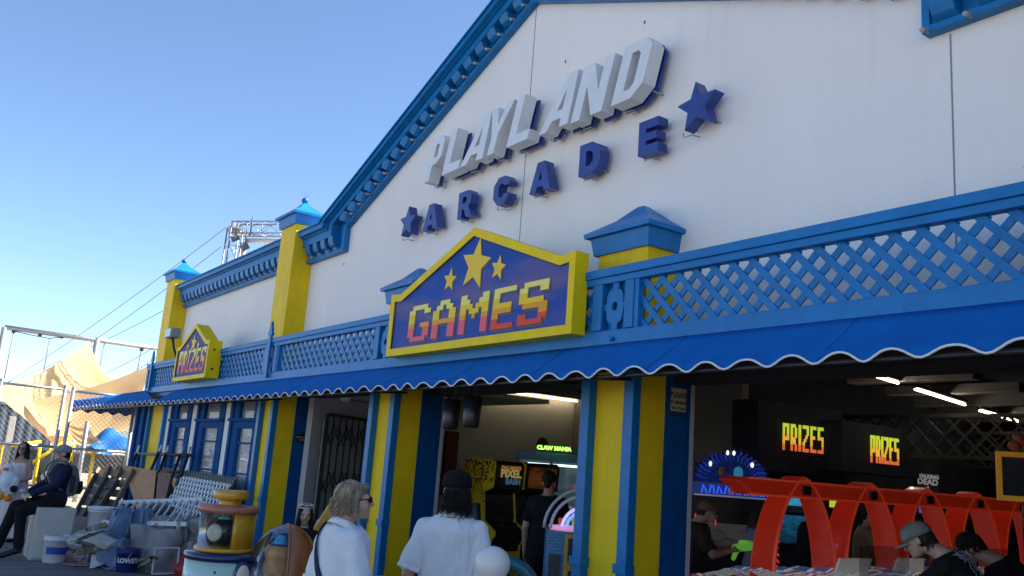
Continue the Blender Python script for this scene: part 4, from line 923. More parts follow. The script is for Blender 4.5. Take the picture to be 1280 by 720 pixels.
# scraps: papers and boards
random.seed(3)
SCR=[('white paper scrap',(.50,.50,.50)),('grey scrap',(.30,.29,.28)),('brown scrap',(.20,.13,.08)),('pale scrap',(.42,.38,.33))]
SP=[(112,668,.62,.34),(101,672,.40,.30),(121,660,.55,.30),(126,676,.50,.28),(98,684,.22,.26),(104,690,.16,.3),(118,686,.28,.28),(131,684,.36,.24),(111,678,.42,.26),(128,668,.52,.28),(138,692,.15,.26),(144,704,.06,.24),(122,700,.10,.26),(180,706,.10,.2),(185,700,.2,.2)]
lab=['flat white sheet of card on top of the scrap heap','grey card lying in the scrap heap','brown cardboard flap by the upper bucket','pale board jutting from the scrap heap','thin white slat poking out near the striped bucket','grey slat low in the scrap heap','brown board low in the scrap heap','pale card under the blue sheet edge','folded white card in the heap centre','grey flap right below the upper bucket','brown card by the blue bucket','pale scrap on the planks by the blue bucket','white scrap on the planks beside the pink sheet','brown wood block behind the blue bucket','pale block between blue bucket and screen']
for i,(px,py,z,s) in enumerate(SP):
    q=gz(px,py,z); k=MB(); n=8; M=Matrix.Rotation(random.uniform(0,3),3,'Z')@Matrix.Rotation(random.uniform(-.5,.5),3,'X')@Matrix.Rotation(random.uniform(-.4,.4),3,'Y')
    vs=[]
    for a in range(n+1):
        for b in range(n+1):
            u,v=a/n-.5,b/n-.5; vs.append(q+M@Vector((u*s*1.15,v*s*.8,.05*math.sin(u*3+i)+.02*noise.noise(Vector((u*6,v*6,i))))))
    k.add(vs,[(a*(n+1)+b,(a+1)*(n+1)+b,(a+1)*(n+1)+b+1,a*(n+1)+b+1) for a in range(n) for b in range(n)],0,True)
    nm,c=SCR[i%4]; o=k.build('scrap_board',mat(nm,c,.85,.2,7,dirt=.3)); so_=o.modifiers.new('t','SOLIDIFY'); so_.thickness=.012; tag(o,lab[i],'scrap','card and board scraps in the pile')
# low crates under the scraps so nothing floats
def crate(label,c,sx,sy,sz,rz,m_):
    t=thing('wooden_crate',label,'crate',c,rz,'crates under the clutter')
    for i in range(4):
        z=sz*(i+.5)/4
        k=MB(); k.box(-sx/2,sx/2,-sy/2,-sy/2+.02,z-sz*.11,z+sz*.11); k.box(-sx/2,sx/2,sy/2-.02,sy/2,z-sz*.11,z+sz*.11); k.box(sx/2-.02,sx/2,-sy/2+.02,sy/2-.02,z-sz*.11,z+sz*.11); k.box(-sx/2,-sx/2+.02,-sy/2+.02,sy/2-.02,z-sz*.11,z+sz*.11); k.build('slat_band',m_,t)
    k=MB(); k.box(-sx/2+.02,sx/2-.02,-sy/2+.02,sy/2-.02,0,.02); k.build('bottom',m_,t)
    for x in(-1,1):
        for y in(-1,1): k=MB(); k.box(x*(sx/2-.04)-.02,x*(sx/2-.04)+.02,y*(sy/2-.04)-.02,y*(sy/2-.04)+.02,.0,sz); k.build('corner_post',m_,t)
    return t
crate('brown wooden crate under the upper white bucket',(-14.6,3.35,0),.6,.5,.46,.2,WOODM); crate('grey wooden crate in the middle of the scrap heap',(-14.5,2.95,0),.55,.4,.34,.5,mat('grey wood',(.16,.14,.12),.8,.3,8))
# buckets
def bucket(label,c,r,h,m_,lid=None,lt=None,txt=None,tm=None,tz=.5,ts=.1):
    t=thing('bucket',label,'bucket',c)
    k=MB(); k.lathe([(r*.84,0),(r*.86,.004),(r*.97,h*.82),(r*1.03,h*.83),(r*1.03,h*.87),(r*.98,h*.88),(r,h),(r*.94,h),(r*.80,.03),(.01,.03)],(0,0,0),36); k.build('body',m_,t)
    k=MB(); k.tube([(r*math.cos(a)*1.05,r*math.sin(a)*1.05*0+r*1.02*math.sin(a)*.0, h*.84+0*a) for a in(0,)]+[(r*1.05*math.cos(a),-r*.55*math.sin(a),h*.84-r*.9*math.sin(a)) for a in[math.pi*i/12 for i in range(13)]],.005,5); k.build('handle',STEEL,t)
    if lid: k=MB(); k.lathe([(.01,h+.012),(r*.95,h+.012),(r*1.05,h+.016),(r*1.06,h-.02),(r*1.0,h-.02)],(0,0,0),36); k.build('lid',lid,t)
    if lt:
        z0,z1,a0,a1,lm=lt; k=MB(); n=16; vs=[]
        for i in range(n+1):
            a=a0+(a1-a0)*i/n
            for z in(z0,z1): rr=r*(.86+.11*z/(h*.82))+.003; vs.append((rr*math.cos(a),rr*math.sin(a),z))
        k.add(vs,[(i*2,i*2+2,i*2+3,i*2+1) for i in range(n)],0,True); k.build('label',lm,t)
    if txt:
        face=math.atan2(-c[1],-c[0])
        rr=r*(.86+.11*tz)+.005
        def wrap(u,v,d): a=face+u/rr; return ((rr+d)*math.cos(a),(rr+d)*math.sin(a),h*tz+v)
        vs,fs=text_mesh(txt,ts,.003,wrap,.004); k=MB(); k.add(vs,fs); k.build('lettering',tm,t)
    return t
q=gz(67,704); bucket('white paint bucket with a blue label standing beside the beige seat',(q.x-.12,q.y+.02,0),.18,.37,PLW,None,(.12,.22,-1.0,.9,mat('blue label',(.02,.06,.30),.4)))
q=gz(67,704); 
bucket('plain white lidded bucket on the scrap heap below the pallets',(-14.62,3.06,.46),.19,.30,PLW,PLW)
q=gz(158,716); bucket('dark blue bucket lettered LOWE\'S half covered by the sheet',(q.x-.12,q.y+.02,0),.16,.31,mat('bucket blue',(.012,.022,.14),.35),None,None,"LOWE'S",PLW,.42,.085)
# mesh screen
t=thing('mesh_screen','small white framed mesh screen propped upright on the planks','screen',gz(205,720))
q=gz(205,719); u=Vector((-.12,1,0)).normalized(); 
def sc_(a,b): return q+u*a+Vector((-.10*b,0,b))
for p0,p1 in(((-.17,.02),(.17,.02)),((-.17,.36),(.17,.36)),((-.17,.02),(-.17,.36)),((.17,.02),(.17,.36))): k=MB(); k.bar(sc_(*p0),sc_(*p1),.02,.02,(1,0,0)); wpart(k,'frame_bar',PLW,t)
k=MB()
for i in range(1,24):
    s=-.17+.34*i/24; k.tube([sc_(s,.02),sc_(s,.36)],.0016,3,cap=False); k.tube([sc_(-.17,.02+.34*i/24),sc_(.17,.02+.34*i/24)],.0016,3,cap=False)
wpart(k,'mesh',mat('screen wire',(.35,.36,.37),.5),t)
q=gz(236,719); k=MB(); k.lathe([(.001,.30),(.10,.29),(.20,.22),(.25,.10),(.26,0)],(q.x-.15,q.y+.05,0),28,sx=1,sy=1.1); o=k.build('plastic_tub',mat('red tub',(.36,.025,.02),.4,.15,6)); tag(o,'upturned red plastic tub beside the small window ride','tub')
# beige cabinet used as seat
t=thing('beige_cabinet','upright beige cabinet the man in navy sits on','cabinet',(-14.95,2.45,0))
k=MB(); k.box(-15.25,-14.62,2.20,2.72,0,.735); wpart(k,'carcass',BEIGE,t,.012)
k=MB(); k.box(-14.618,-14.60,2.225,2.695,.03,.715); wpart(k,'door_panel',mat('beige door',(.50,.47,.41),.45,.05,4,dirt=.35,dcol=(.33,.3,.25)),t,.006)
# ================================================================== PEOPLE
def skin(nm,c): return mat(nm,c,.5,.08,14,.05,60)
SK1=skin('skin light',(.50,.30,.21)); SK2=skin('skin tan',(.36,.20,.13)); SK3=skin('skin olive',(.40,.235,.155))
EYEW=mat('eye dark',(.03,.02,.015),.2); LIP=mat('lips',(.36,.13,.11),.5)
def hairmat(nm,c,c2): return mat(nm,c,.6,.5,26,.5,60,stretch=(1,1,.12),spec=.2)
HBLK=hairmat('black hair',(.012,.010,.009),None); HBLD=mat('ash blond hair',(.28,.22,.15),.55,.6,40,.5,90,stretch=(1,1,.10),spec=.25); HBRN=hairmat('dark brown hair',(.03,.018,.012),None)
def cloth(nm,c,var=.08,rough=.85):
    if nm in MATS: return MATS[nm]
    m=mat(nm,c,rough,var,5,.25,220,spec=.15); t=m.node_tree; L=t.links; b=t.nodes['Principled BSDF']; bp0=b.inputs['Normal'].links[0].from_node
    tc=node(t,'ShaderNodeTexCoord'); mp=node(t,'ShaderNodeMapping'); mp.inputs['Scale'].default_value=(1,1,.4); L.new(tc.outputs['Object'],mp.inputs[0])
    n=node(t,'ShaderNodeTexNoise'); n.inputs['Scale'].default_value=9; n.inputs['Detail'].default_value=3; n.inputs['Distortion'].default_value=1.6; L.new(mp.outputs[0],n.inputs['Vector'])
    bp=node(t,'ShaderNodeBump'); bp.inputs['Strength'].default_value=.45; bp.inputs['Distance'].default_value=.05; L.new(n.outputs['Fac'],bp.inputs['Height']); L.new(bp0.outputs[0],bp.inputs['Normal']); L.new(bp.outputs[0],b.inputs['Normal']); return m
V=Vector
def lerp(a,b,t): return a+(b-a)*t
class Fig:
    """figure facing -Y in its own frame; joints are plain vectors that a pose edits"""
    def __init__(s,H=1.75,build=1.0,female=False):
        k=H/1.75; s.k=k; s.b=build; s.f=female; sw=.185 if not female else .165; hw=.095
        J=dict(pel=V((0,0,.95)),ch=V((0,.0,1.30)),nk=V((0,.015,1.475)),hd=V((0,-.015,1.615)))
        for sg,n in((1,'L'),(-1,'R')):
            J['sh'+n]=V((sg*(sw-.02),.012,1.385)); J['el'+n]=V((sg*(sw+.045),.04,1.10)); J['wr'+n]=V((sg*(sw+.045),-.05,.86))
            J['hp'+n]=V((sg*hw,0,.92)); J['kn'+n]=V((sg*hw*1.05,-.01,.50)); J['an'+n]=V((sg*hw*1.05,.02,.085)); J['toe'+n]=V((sg*hw*1.25,-.17,.035))
        s.J={a:v*k for a,v in J.items()}; s.headM=Matrix.Identity(3)
    def turn_upper(s,M,piv=None,names=('ch','nk','hd','shL','shR','elL','elR','wrL','wrR')):
        p=piv or s.J['pel']
        for n in names: s.J[n]=p+M@(s.J[n]-p)
    def sh_axis(s): return (s.J['shL']-s.J['shR']).normalized()
    def hp_axis(s): return (s.J['hpL']-s.J['hpR']).normalized()
def torso_rings(f,ex,waist=1.0,belly=0.,lo=-.06,hi=True):
    J=f.J;k=f.k;b=f.b; ax=f.sh_axis(); hx=f.hp_axis(); pel,ch,nk=J['pel'],J['ch'],J['nk']
    def ring(c,x,wx,wy,tan,fr=0):
        y=tan.cross(x).normalized(); c=c-y*0+ (-y)*(-fr) ; return (c,x*(wx*k*b+ex),y*(wy*k*b+ex))
    t1=(ch-pel).normalized(); t2=(nk-ch).normalized(); F=f.f
    rg=[]
    rg.append(ring(pel+t1*lo*k,hx,.150,.105,t1)); rg.append(ring(pel+t1*.03*k,hx,.165 if F else .158,.115,t1))
    rg.append(ring(lerp(pel,ch,.42),(hx+ax).normalized(),.132*waist if F else .142*waist,.098+belly,t1,-belly*.5*k))
    rg.append(ring(lerp(pel,ch,.75),ax,.150,.108+belly*.3,t1)); rg.append(ring(ch,ax,.165,.115,t2)); rg.append(ring(lerp(ch,nk,.48),ax,.168,.105,t2)); 
    rg.append(ring(lerp(ch,nk,.78),ax,.120,.080,t2)); rg.append(ring(lerp(ch,nk,.93),ax,.075,.065,t2))
    return rg
def hand(mb,wr,d,nrm,side,k,curl=.35,spread=.06,thumb_out=.8):
    """palm, four bent fingers of unequal length, thumb from the side of the palm"""
    d=d.normalized(); nrm=(nrm-d*nrm.dot(d)).normalized(); x=d.cross(nrm)*side   # x points to the thumb side
    for i in range(4):
        o=(1.5-i)*.019*k; a=wr+x*o*.6+d*.010*k; kn=wr+x*o*1.05+d*(.092-.006*abs(i-1.2))*k
        mb.capsule(a,.0135*k,kn,.0115*k,8)
        L=[.072,.082,.077,.060][i]*k; p=kn; ang=curl*.5; dd=d
        for q,fr in enumerate((.45,.31,.24)):
            ang+=curl*(.9 if q else .5); dd=(d*math.cos(ang)+nrm*math.sin(ang)+x*(1.5-i)*spread*.3).normalized(); e=p+dd*L*fr
            mb.capsule(p,(.0098-.001*q)*k,e,(.0090-.001*q)*k,8); p=e
    a=wr+d*.025*k+x*.022*k; b=a+(d*.6+x*.75*thumb_out+nrm*.25).normalized()*.042*k; c=b+(d*.85+x*.3+nrm*.35).normalized()*.032*k; e=c+(d*.9+nrm*.45).normalized()*.026*k
    mb.capsule(a,.0145*k,b,.0125*k,8); mb.capsule(b,.0115*k,c,.0105*k,8); mb.capsule(c,.0105*k,e,.0085*k,8)
def head_blob(mb,c,M,k,female=False,child=False):
    def P(x,y,z): return c+M@V((x,y,z))*k
    def E(x,y,z,a,b,d): mb.ball(P(x,y,z),(a*k,b*k,d*k),18,14,M=M)
    E(0,.018,.028,.074,.093,.088); E(0,-.022,-.02,.064,.070,.082); E(0,-.040,-.072,.048 if not female else .044,.046,.038); E(0,-.072,-.094,.022,.020,.018)
    mb.capsule(P(0,-.092,.012),.0085*k,P(0,-.112,-.026),.0125*k,8); E(.011,-.100,-.029,.009,.010,.008); E(-.011,-.100,-.029,.009,.010,.008)
    E(.030,-.082,.024,.024,.012,.009); E(-.030,-.082,.024,.024,.012,.009)          # brow
    E(.040,-.066,-.030,.022,.020,.020); E(-.040,-.066,-.030,.022,.020,.020)        # cheeks
    mb.capsule(P(-.017,-.088,-.062),.0065*k,P(.017,-.088,-.062),.0065*k,8)
    for s in(-1,1): E(s*.073,.016,-.012,.010,.020,.031)
def build_person(f,label,loc,rz,skinm,group=None,shirt=None,pants=None,shoes=None,sleeve=.55,shirt_len=-.10,shirt_ease=.022,vox=.011,curl=.4,waist=1.,belly=0.,hand_n=None,face=True,legs=True,wr=.010,pants_ease=.018,sleeve_ease=.018,collar=None,sleeve_to_wrist=False,hand_d=None,bare_arm_r=1.0):
    t=thing('person',label,'person',loc,rz,group); J=f.J;k=f.k;b=f.b
    m=MB(); m.loft(torso_rings(f,0,waist,belly)); m.capsule(J['nk']-(J['hd']-J['nk'])*.35,.062*k,J['hd'].lerp(J['nk'],.45),.055*k); head_blob(m,J['hd'],f.headM,k,f.f)
    ar=bare_arm_r
    for n,sg in(('L',1),('R',-1)):
        m.capsule(J['sh'+n],.052*k*b*ar,J['el'+n],.041*k*b*ar); m.capsule(J['el'+n],.042*k*b*ar,J['wr'+n],.027*k*b); 
        d=(J['wr'+n]-J['el'+n]).normalized(); hn=(hand_n or {}).get(n,V((-sg,.15,0)) - d*0); hd_=(hand_d or {}).get(n,d); 
        cu=curl[n] if isinstance(curl,dict) else curl
        hand(m,J['wr'+n],hd_,hn,-1 if sg>0 else 1,k*1.0,cu)
        if legs:
            m.capsule(J['hp'+n],.088*k*b,J['kn'+n],.056*k*b); m.capsule(J['kn'+n],.056*k*b,J['an'+n],.038*k); m.capsule(J['an'+n]-V((0,-.02,.02))*k,.036*k,J['toe'+n]+V((0,.05,.01))*k,.030*k)
    fc=J['hd']; FM_=f.headM
    def post(me):
        me.materials.append(LIP)
        inv=FM_.transposed()
        for p in me.polygons:
            q=inv@(p.center-fc)/k
            if q.y<-.083 and abs(q.x)<.022 and -.069<q.z<-.056: p.material_index=1
    body=remesh(m,'body',vox,skinm,t,2,post=post if face else None)
    if face:
        for s in(-1,1):
            e=MB(); e.ball(fc+FM_@V((s*.031,-.0815,.002))*k,(.0135*k,.008*k,.0065*k),12,8,M=FM_); e.build('eye',EYEW,t)
            e=MB(); e.capsule(fc+FM_@V((s*.016,-.093,.027))*k,.003*k,fc+FM_@V((s*.047,-.083,.029))*k,.0025*k,6); e.build('eyebrow',HBRN,t)
    if shirt:
        g=MB(); rg=torso_rings(f,shirt_ease,waist,belly,shirt_len); g.loft(rg)
        for n in 'LR':
            a,e,w_=J['sh'+n],J['el'+n],J['wr'+n]
            g.ball(a,(.056*k*b+shirt_ease*.3,)*3,14,10)
            if sleeve_to_wrist: g.capsule(a,.060*k*b+sleeve_ease,e,.047*k*b+sleeve_ease); g.capsule(e,.047*k*b+sleeve_ease,e.lerp(w_,.93),.034*k*b+sleeve_ease*.7)
            else:
                q=a.lerp(e,min(1,sleeve)); hm_=(e-a).normalized().to_track_quat('Z','Y').to_matrix(); hr_=.050*k*b+sleeve_ease*1.25; hb=MB(); hb.lathe([(hr_*.96,.026),(hr_*1.06,.028),(hr_*1.09,.048),(hr_*1.05,.055),(hr_*.95,.05)],q,22,M=hm_,cap=False); hb.build('sleeve_hem',shirt,t); g.capsule(a,.055*k*b+sleeve_ease*.25,q,.050*k*b+sleeve_ease*1.25)
        so_=remesh(g,'shirt',.012,shirt,t,3,wr=wr,wf=5.5,wst=(1,1,.55),seed=len(label)%17)
        if collar:
            c=MB(); n=20; vs=[]; nk=J['nk']; up=(J['hd']-nk).normalized(); x=f.sh_axis(); y=up.cross(x).normalized()
            for i in range(n+1):
                a=math.pi*.08+math.pi*1.84*i/n-math.pi/2
                for rr,zz in((.068,-.035),(.072,.012),(.080,.006),(.098,-.035)):
                    vs.append(nk+(x*math.cos(a)+y*-math.sin(a)*-1)*(rr*k)+up*(zz*k))
            c.add(vs,[(i*4+j,(i+1)*4+j,(i+1)*4+j+1,i*4+j+1) for i in range(n) for j in range(3)],0,True); o=c.build('collar',collar,t); o.modifiers.new('t','SOLIDIFY').thickness=.005
    if pants and legs:
        g=MB(); pe=pants_ease; hx=f.hp_axis(); t1=(J['ch']-J['pel']).normalized(); y=t1.cross(hx).normalized()
        g.loft([(J['pel']-t1*.10*k,hx*(.155*k*b+pe),y*(.115*k*b+pe)),(J['pel'],hx*(.165*k*b+pe),y*(.122*k*b+pe)),(J['pel']+t1*.10*k,hx*(.150*k*b+pe),y*(.110*k*b+pe))])
        for n in 'LR': g.capsule(J['hp'+n],.092*k*b+pe,J['kn'+n],.062*k*b+pe); g.capsule(J['kn'+n],.062*k*b+pe,J['an'+n].lerp(J['kn'+n],.06),.050*k*b+pe)
        remesh(g,'trousers',.013,pants,t,3,wr=.008,wf=6,wst=(1,1,.6),seed=3)
    if shoes and legs:
        for n in 'LR':
            g=MB(); a,to=J['an'+n],J['toe'+n]; hz=min(a.z,to.z)
            g.capsule(a+V((0,0,-.03))*k,.048*k,to,.042*k); g.capsule(a+(a-to).normalized()*.02*k+V((0,0,-.045))*k,.042*k,a,.046*k); g.ball(to,(.046*k,.06*k,.036*k),12,8)
            remesh(g,'shoe',.011,shoes,t,3)
    return t
def cap_obj(t,f,m_,back=False,brimdir=1,logo=None,tilt=0.):
    """baseball cap with crown, brim and button"""
    k=f.k;M=f.headM;c=f.J['hd']
    g=MB(); pr=[(.104,.018),(.106,.045),(.098,.082),(.076,.110),(.040,.124),(.004,.128)]
    g.lathe([(r*k,z*k) for r,z in pr],c+M@V((0,.012,0))*k,28,M=M,sx=.90,sy=1.06); cr=g.build('cap_crown',m_,t)
    cr.modifiers.new('t','SOLIDIFY').thickness=.004
    br=MB(); n=14; vs=[]
    for i in range(n+1):
        a=math.pi*(i/n); x=.088*math.cos(a); 
        for s in(0,.5,1): 
            y=-.055-.052*math.sin(a)-.078*s*(math.sin(a)**.7); vs.append(c+M@V((x*(1+.04*s),(y+.01)*brimdir,.022-.012*s-.016*(x/.088)**2))*k)
    br.add(vs,[(i*3+j,(i+1)*3+j,(i+1)*3+j+1,i*3+j+1) for i in range(n) for j in range(2)],0,True); o=br.build('cap_brim',m_,t); o.modifiers.new('t','SOLIDIFY').thickness=.006*k
    b=MB(); b.ball(c+M@V((0,.012,.129))*k,.008*k,8,6); b.build('cap_button',m_,t)
def hair_obj(t,f,m_,parts,strands=None,vox=.009,wr=.006,seed=1):
    """hair mass as one surface plus fine loose strands"""
    k=f.k;M=f.headM;c=f.J['hd']; g=MB()
    for p in parts:
        if p[0]=='e': g.ball(c+M@V(p[1])*k,tuple(q*k for q in p[2]),18,12,M=M)
        else: g.capsule(c+M@V(p[1])*k,p[2]*k,c+M@V(p[3])*k,p[4]*k)
    o=remesh(g,'hair',vox,m_,t,2,wr=wr,wf=26,wst=(1,1,.18),seed=seed)
    if strands:
        rnd=random.Random(seed); s=MB()
        for _ in range(strands['n']):
            a=rnd.uniform(*strands['a']); r=strands.get('r',.097)*rnd.uniform(.92,1.08); z0=rnd.uniform(*strands['z0']); L=rnd.uniform(*strands['len']); cv=strands.get('curl',.01); ph=rnd.uniform(0,6.3)
            pts=[]
            for i in range(8):
                u=i/7; z=z0-L*u; rr=math.sqrt(max(.0,1-((z-.02)/.115)**2))*r if z>.02 else r*(1+strands.get('flare',0)*(u)); rr=max(rr,.02)
                pts.append(c+M@V((rr*.86*math.cos(a)+cv*math.sin(u*strands.get('w',7)+ph)*u,.015+rr*1.04*math.sin(a)+cv*math.cos(u*strands.get('w',7)+ph)*u,z))*k)
            s.tube(pts,[.0030*k]*6+[.0022*k,.001*k],4,cap=False)
        s.build('hair_strands',m_,t)
    return o
RZ=lambda a:Matrix.Rotation(a,3,'Z'); RX=lambda a:Matrix.Rotation(a,3,'X')
def face_dir(dx,dy): return math.atan2(dx,-dy)       # rz so that local -Y points to (dx,dy)
CW=cloth('white cotton',(.68,.69,.72),.04); CBK=cloth('black cotton',(.011,.011,.013),.2); CNV=cloth('navy knit',(.012,.018,.045),.2); CTN=cloth('tan cotton',(.33,.25,.16),.12); CGR=cloth('grey cotton',(.10,.105,.11),.15); SHB=mat('black shoe',(.012,.012,.012),.4,.2,10); JEA=cloth('dark denim',(.03,.04,.065),.25)
# ---- man in white shirt and black cap, back to us
f=Fig(1.74,.97); f.J['wrL']+=V((-.02,-.10,.03)); f.J['elL']+=V((.012,.02,0)); f.J['elR']+=V((-.012,.02,0)); f.headM=RZ(.42)
P0=V((-4.79,3.03,0)); v=P0.normalized()
WM=build_person(f,'person seen from behind in white short sleeved shirt and black cap with dark curls',P0,face_dir(v.x*.8-.1,v.y+.25),SK3,None,CW,JEA,SHB,.74,-.20,.030,.010,.5,1.15,.02,collar=CW,wr=.018,sleeve_ease=.022)
cap_obj(WM,f,mat('black cap cloth',(.010,.010,.011),.9,.2,20,spec=.08))
hair_obj(WM,f,HBLK,[('e',(0,.036,.008),(.080,.080,.070)),('c',(.0,.072,-.03),.050,(.0,.088,-.095),.028),('c',(.03,.068,-.04),.034,(.032,.082,-.09),.020)],dict(n=220,a=(.35,2.7),z0=(-.03,.01),len=(.07,.17),r=.098,curl=.022,w=10,flare=.12),seed=4)
# ---- blond woman in white polo, facing right / away
f=Fig(1.65,.97,True); f.headM=RZ(-.45)@RX(-.10); f.J['elL']+=V((-.05,.02,0)); f.J['elR']+=V((-.035,-.02,.0)); f.J['wrL']+=V((-.06,-.20,.10)); f.J['wrR']+=V((.10,-.20,.10)); f.J['hd']+=V((0,-.035,-.01)); f.J['nk']+=V((0,-.01,0))
PW=V((-4.78,2.30,0)); right=V((RT.x,RT.y,0)).normalized(); away=V((PW.x,PW.y,0)).normalized(); dr_=(right*.78+away*.63)
WW_=build_person(f,'person with ash blond bob and sunglasses in white polo shirt with dark bag strap',PW,face_dir(dr_.x,dr_.y),SK1,None,CW,cloth('beige trousers',(.35,.30,.24)),SHB,.74,-.16,.028,.010,.45,1.2,.035,collar=CW,wr=.018,sleeve_ease=.026,bare_arm_r=1.1)
hair_obj(WW_,f,HBLD,[('e',(0,.028,.040),(.086,.098,.086)),('c',(.064,.015,.02),.036,(.070,.005,-.045),.026),('c',(-.064,.015,.02),.036,(-.070,.005,-.045),.026),('c',(0,.065,.01),.056,(0,.075,-.055),.038),('c',(.045,.055,.0),.042,(.05,.06,-.06),.028),('c',(-.045,.055,.0),.042,(-.05,.06,-.06),.028),('e',(0,-.045,.085),(.060,.045,.024))],dict(n=460,a=(-.25,3.4),z0=(.0,.12),len=(.04,.125),r=.101,curl=.015,w=6,flare=.18),seed=2,wr=.010)
g=MB(); k=f.k
def HP(x,y,z): return f.J['hd']+f.headM@V((x,y,z))*k
for s in(-1,1):
    g.ball(HP(s*.036,-.093,.006),(.029*k,.008*k,.021*k),14,8,M=f.headM@RZ(s*-.25)); g.tube([HP(s*.064,-.082,.012),HP(s*.080,-.03,.010),HP(s*.080,.02,.004)],.0035*k,6)
g.tube([HP(-.012,-.099,.010),HP(.012,-.099,.010)],.003*k,6); g.build('sunglasses',mat('sunglass plastic',(.012,.008,.007),.2,spec=.5),WW_)
# strap from right shoulder... over the back to the hip
def strap(t,f,a_sh,m_,wd=.034,ease=.075,to=1):
    J=f.J;k=f.k; pts=[]; C=J['ch']; n=26; g=MB(); vs=[]
    sh=J['sh'+a_sh]+ (J['nk']-J['sh'+a_sh])*.38+V((0,0,.062))*k
    sg=1 if a_sh=='L' else -1
    path=[sh+V((0,-.07,-.05))*k,sh+V((0,-.01,.012))*k,sh+V((0,.085,-.05))*k,C+V((sg*.06,.162,.0))*k,C+V((-sg*.03,.165,-.13))*k,C+V((-sg*.12,.155,-.25))*k,C+V((-sg*.20,.10,-.36))*k]
    # smooth
    for i in range(len(path)-1):
        p0,p1,p2,p3=path[max(i-1,0)],path[i],path[i+1],path[min(i+2,len(path)-1)]
        for j in range(6):
            u=j/6; pts.append(.5*((2*p1)+(p2-p0)*u+(2*p0-5*p1+4*p2-p3)*u*u+(3*p1-p0-3*p2+p3)*u**3))
    pts.append(path[-1])
    from mathutils.bvhtree import BVHTree
    shm=[o for o in bpy.data.objects if o.parent==t and o.name.startswith('shirt')][0].data
    bvh=BVHTree.FromPolygons([v_.co for v_ in shm.vertices],[list(p_.vertices) for p_ in shm.polygons]); ps=[]
    for p in pts:
        ax=V((J['pel'].x*.5+C.x*.5,J['pel'].y*.5+C.y*.5,min(p.z,J['sh'+a_sh].z-.10*k))); o=(p-ax).normalized(); h=bvh.ray_cast(ax+o*.8,-o)
        ps.append((h[0]+o*.006) if h[0] else p)
    for _ in range(3): ps=[ps[0]]+[(ps[i-1]+ps[i]*2+ps[i+1])/4 for i in range(1,len(ps)-1)]+[ps[-1]]
    pts=[p+(p-V((C.x,C.y,p.z))).normalized()*.004 for p in ps]
    for i,p in enumerate(pts):
        d=(pts[min(i+1,len(pts)-1)]-pts[max(i-1,0)]).normalized(); o=p-C; o.z*=.25; o=(o-d*o.dot(d)).normalized(); w_=d.cross(o)*wd/2; vs+=[p+w_,p-w_]
    g.add(vs,[(i*2,i*2+2,i*2+3,i*2+1) for i in range(len(pts)-1)],0,True); o=g.build('bag_strap',m_,t); o.modifiers.new('t','SOLIDIFY').thickness=.006; return o
strap(WW_,f,'L',cloth('navy strap',(.018,.03,.07)),.045)
w_=MB(); q=f.J['wrR'].lerp(f.J['elR'],.12); 
for n in 'LR':
    q=f.J['wr'+n].lerp(f.J['el'+n],.10); d=(f.J['el'+n]-f.J['wr'+n]).normalized().to_track_quat('Z','Y').to_matrix(); w_.lathe([(.030*k,-.012),(.034*k,-.012),(.034*k,.012),(.030*k,.012)],q,18,M=d) if n=='R' else None
w_.build('wrist_watch',BLK,WW_)
# ---- girl with tiara behind the domed ride
f=Fig(1.31,.92,True); f.headM=RZ(.10)@RX(.18); kk=1.22
PG=V((-7.95,3.42,0)); tc=(CAM-PG); 
f.k_body=f.k
GIRL=None
fg=f; fg.J['hd']+=V((0,-.01,.01))
GIRL=build_person(fg,'child with long dark hair and a silver tiara peeking over the domed ride',PG,face_dir(.80,-.42),SK1,None,cloth('dark dress',(.02,.018,.028)),cloth('dark leggings',(.02,.02,.03)),SHB,.5,-.16,.018,.009,.4)
hair_obj(GIRL,fg,HBRN,[('e',(0,.03,.032),(.086,.096,.086)),('c',(.066,.0,.0),.036,(.085,.0,-.20),.034),('c',(-.066,.0,.0),.036,(-.085,.0,-.20),.034),('c',(0,.06,.0),.07,(0,.075,-.24),.06)],dict(n=260,a=(-.75,3.9),z0=(.0,.10),len=(.2,.36),r=.10,curl=.012,w=6,flare=.1),seed=8)
g=MB(); k=fg.k; Mh=fg.headM; C=fg.J['hd']
for i in range(11):
    a=-math.pi/2+(i-5)*.26; x,y=.088*math.cos(a),.02+.098*math.sin(a)*.75; h=.028+.030*math.cos((i-5)*.3)+(.012 if i%2 else 0); p=C+Mh@V((x,y,.085))*k; g.tube([p,p+Mh@V((0,-.004,h))*k],[.006*k,.003*k],5); g.ball(p+Mh@V((0,-.004,h))*k,.006*k,6,5)
g.tube([C+Mh@V((.090*math.cos(-math.pi/2+(i-8)*.2),.02+.098*math.sin(-math.pi/2+(i-8)*.2)*.75,.083))*k for i in range(17)],.006*k,6); g.build('tiara',mat('tiara silver',(.75,.75,.78),.25,.1,20,metal=.8),GIRL)
g=MB(); 
for s in(-1,1): g.ball(C+Mh@V((-.075,.06+s*.02,.075))*k,(.028*k,.03*k,.026*k),10,8)
g.build('hair_bow',mat('red ribbon',(.45,.02,.04),.5),GIRL)
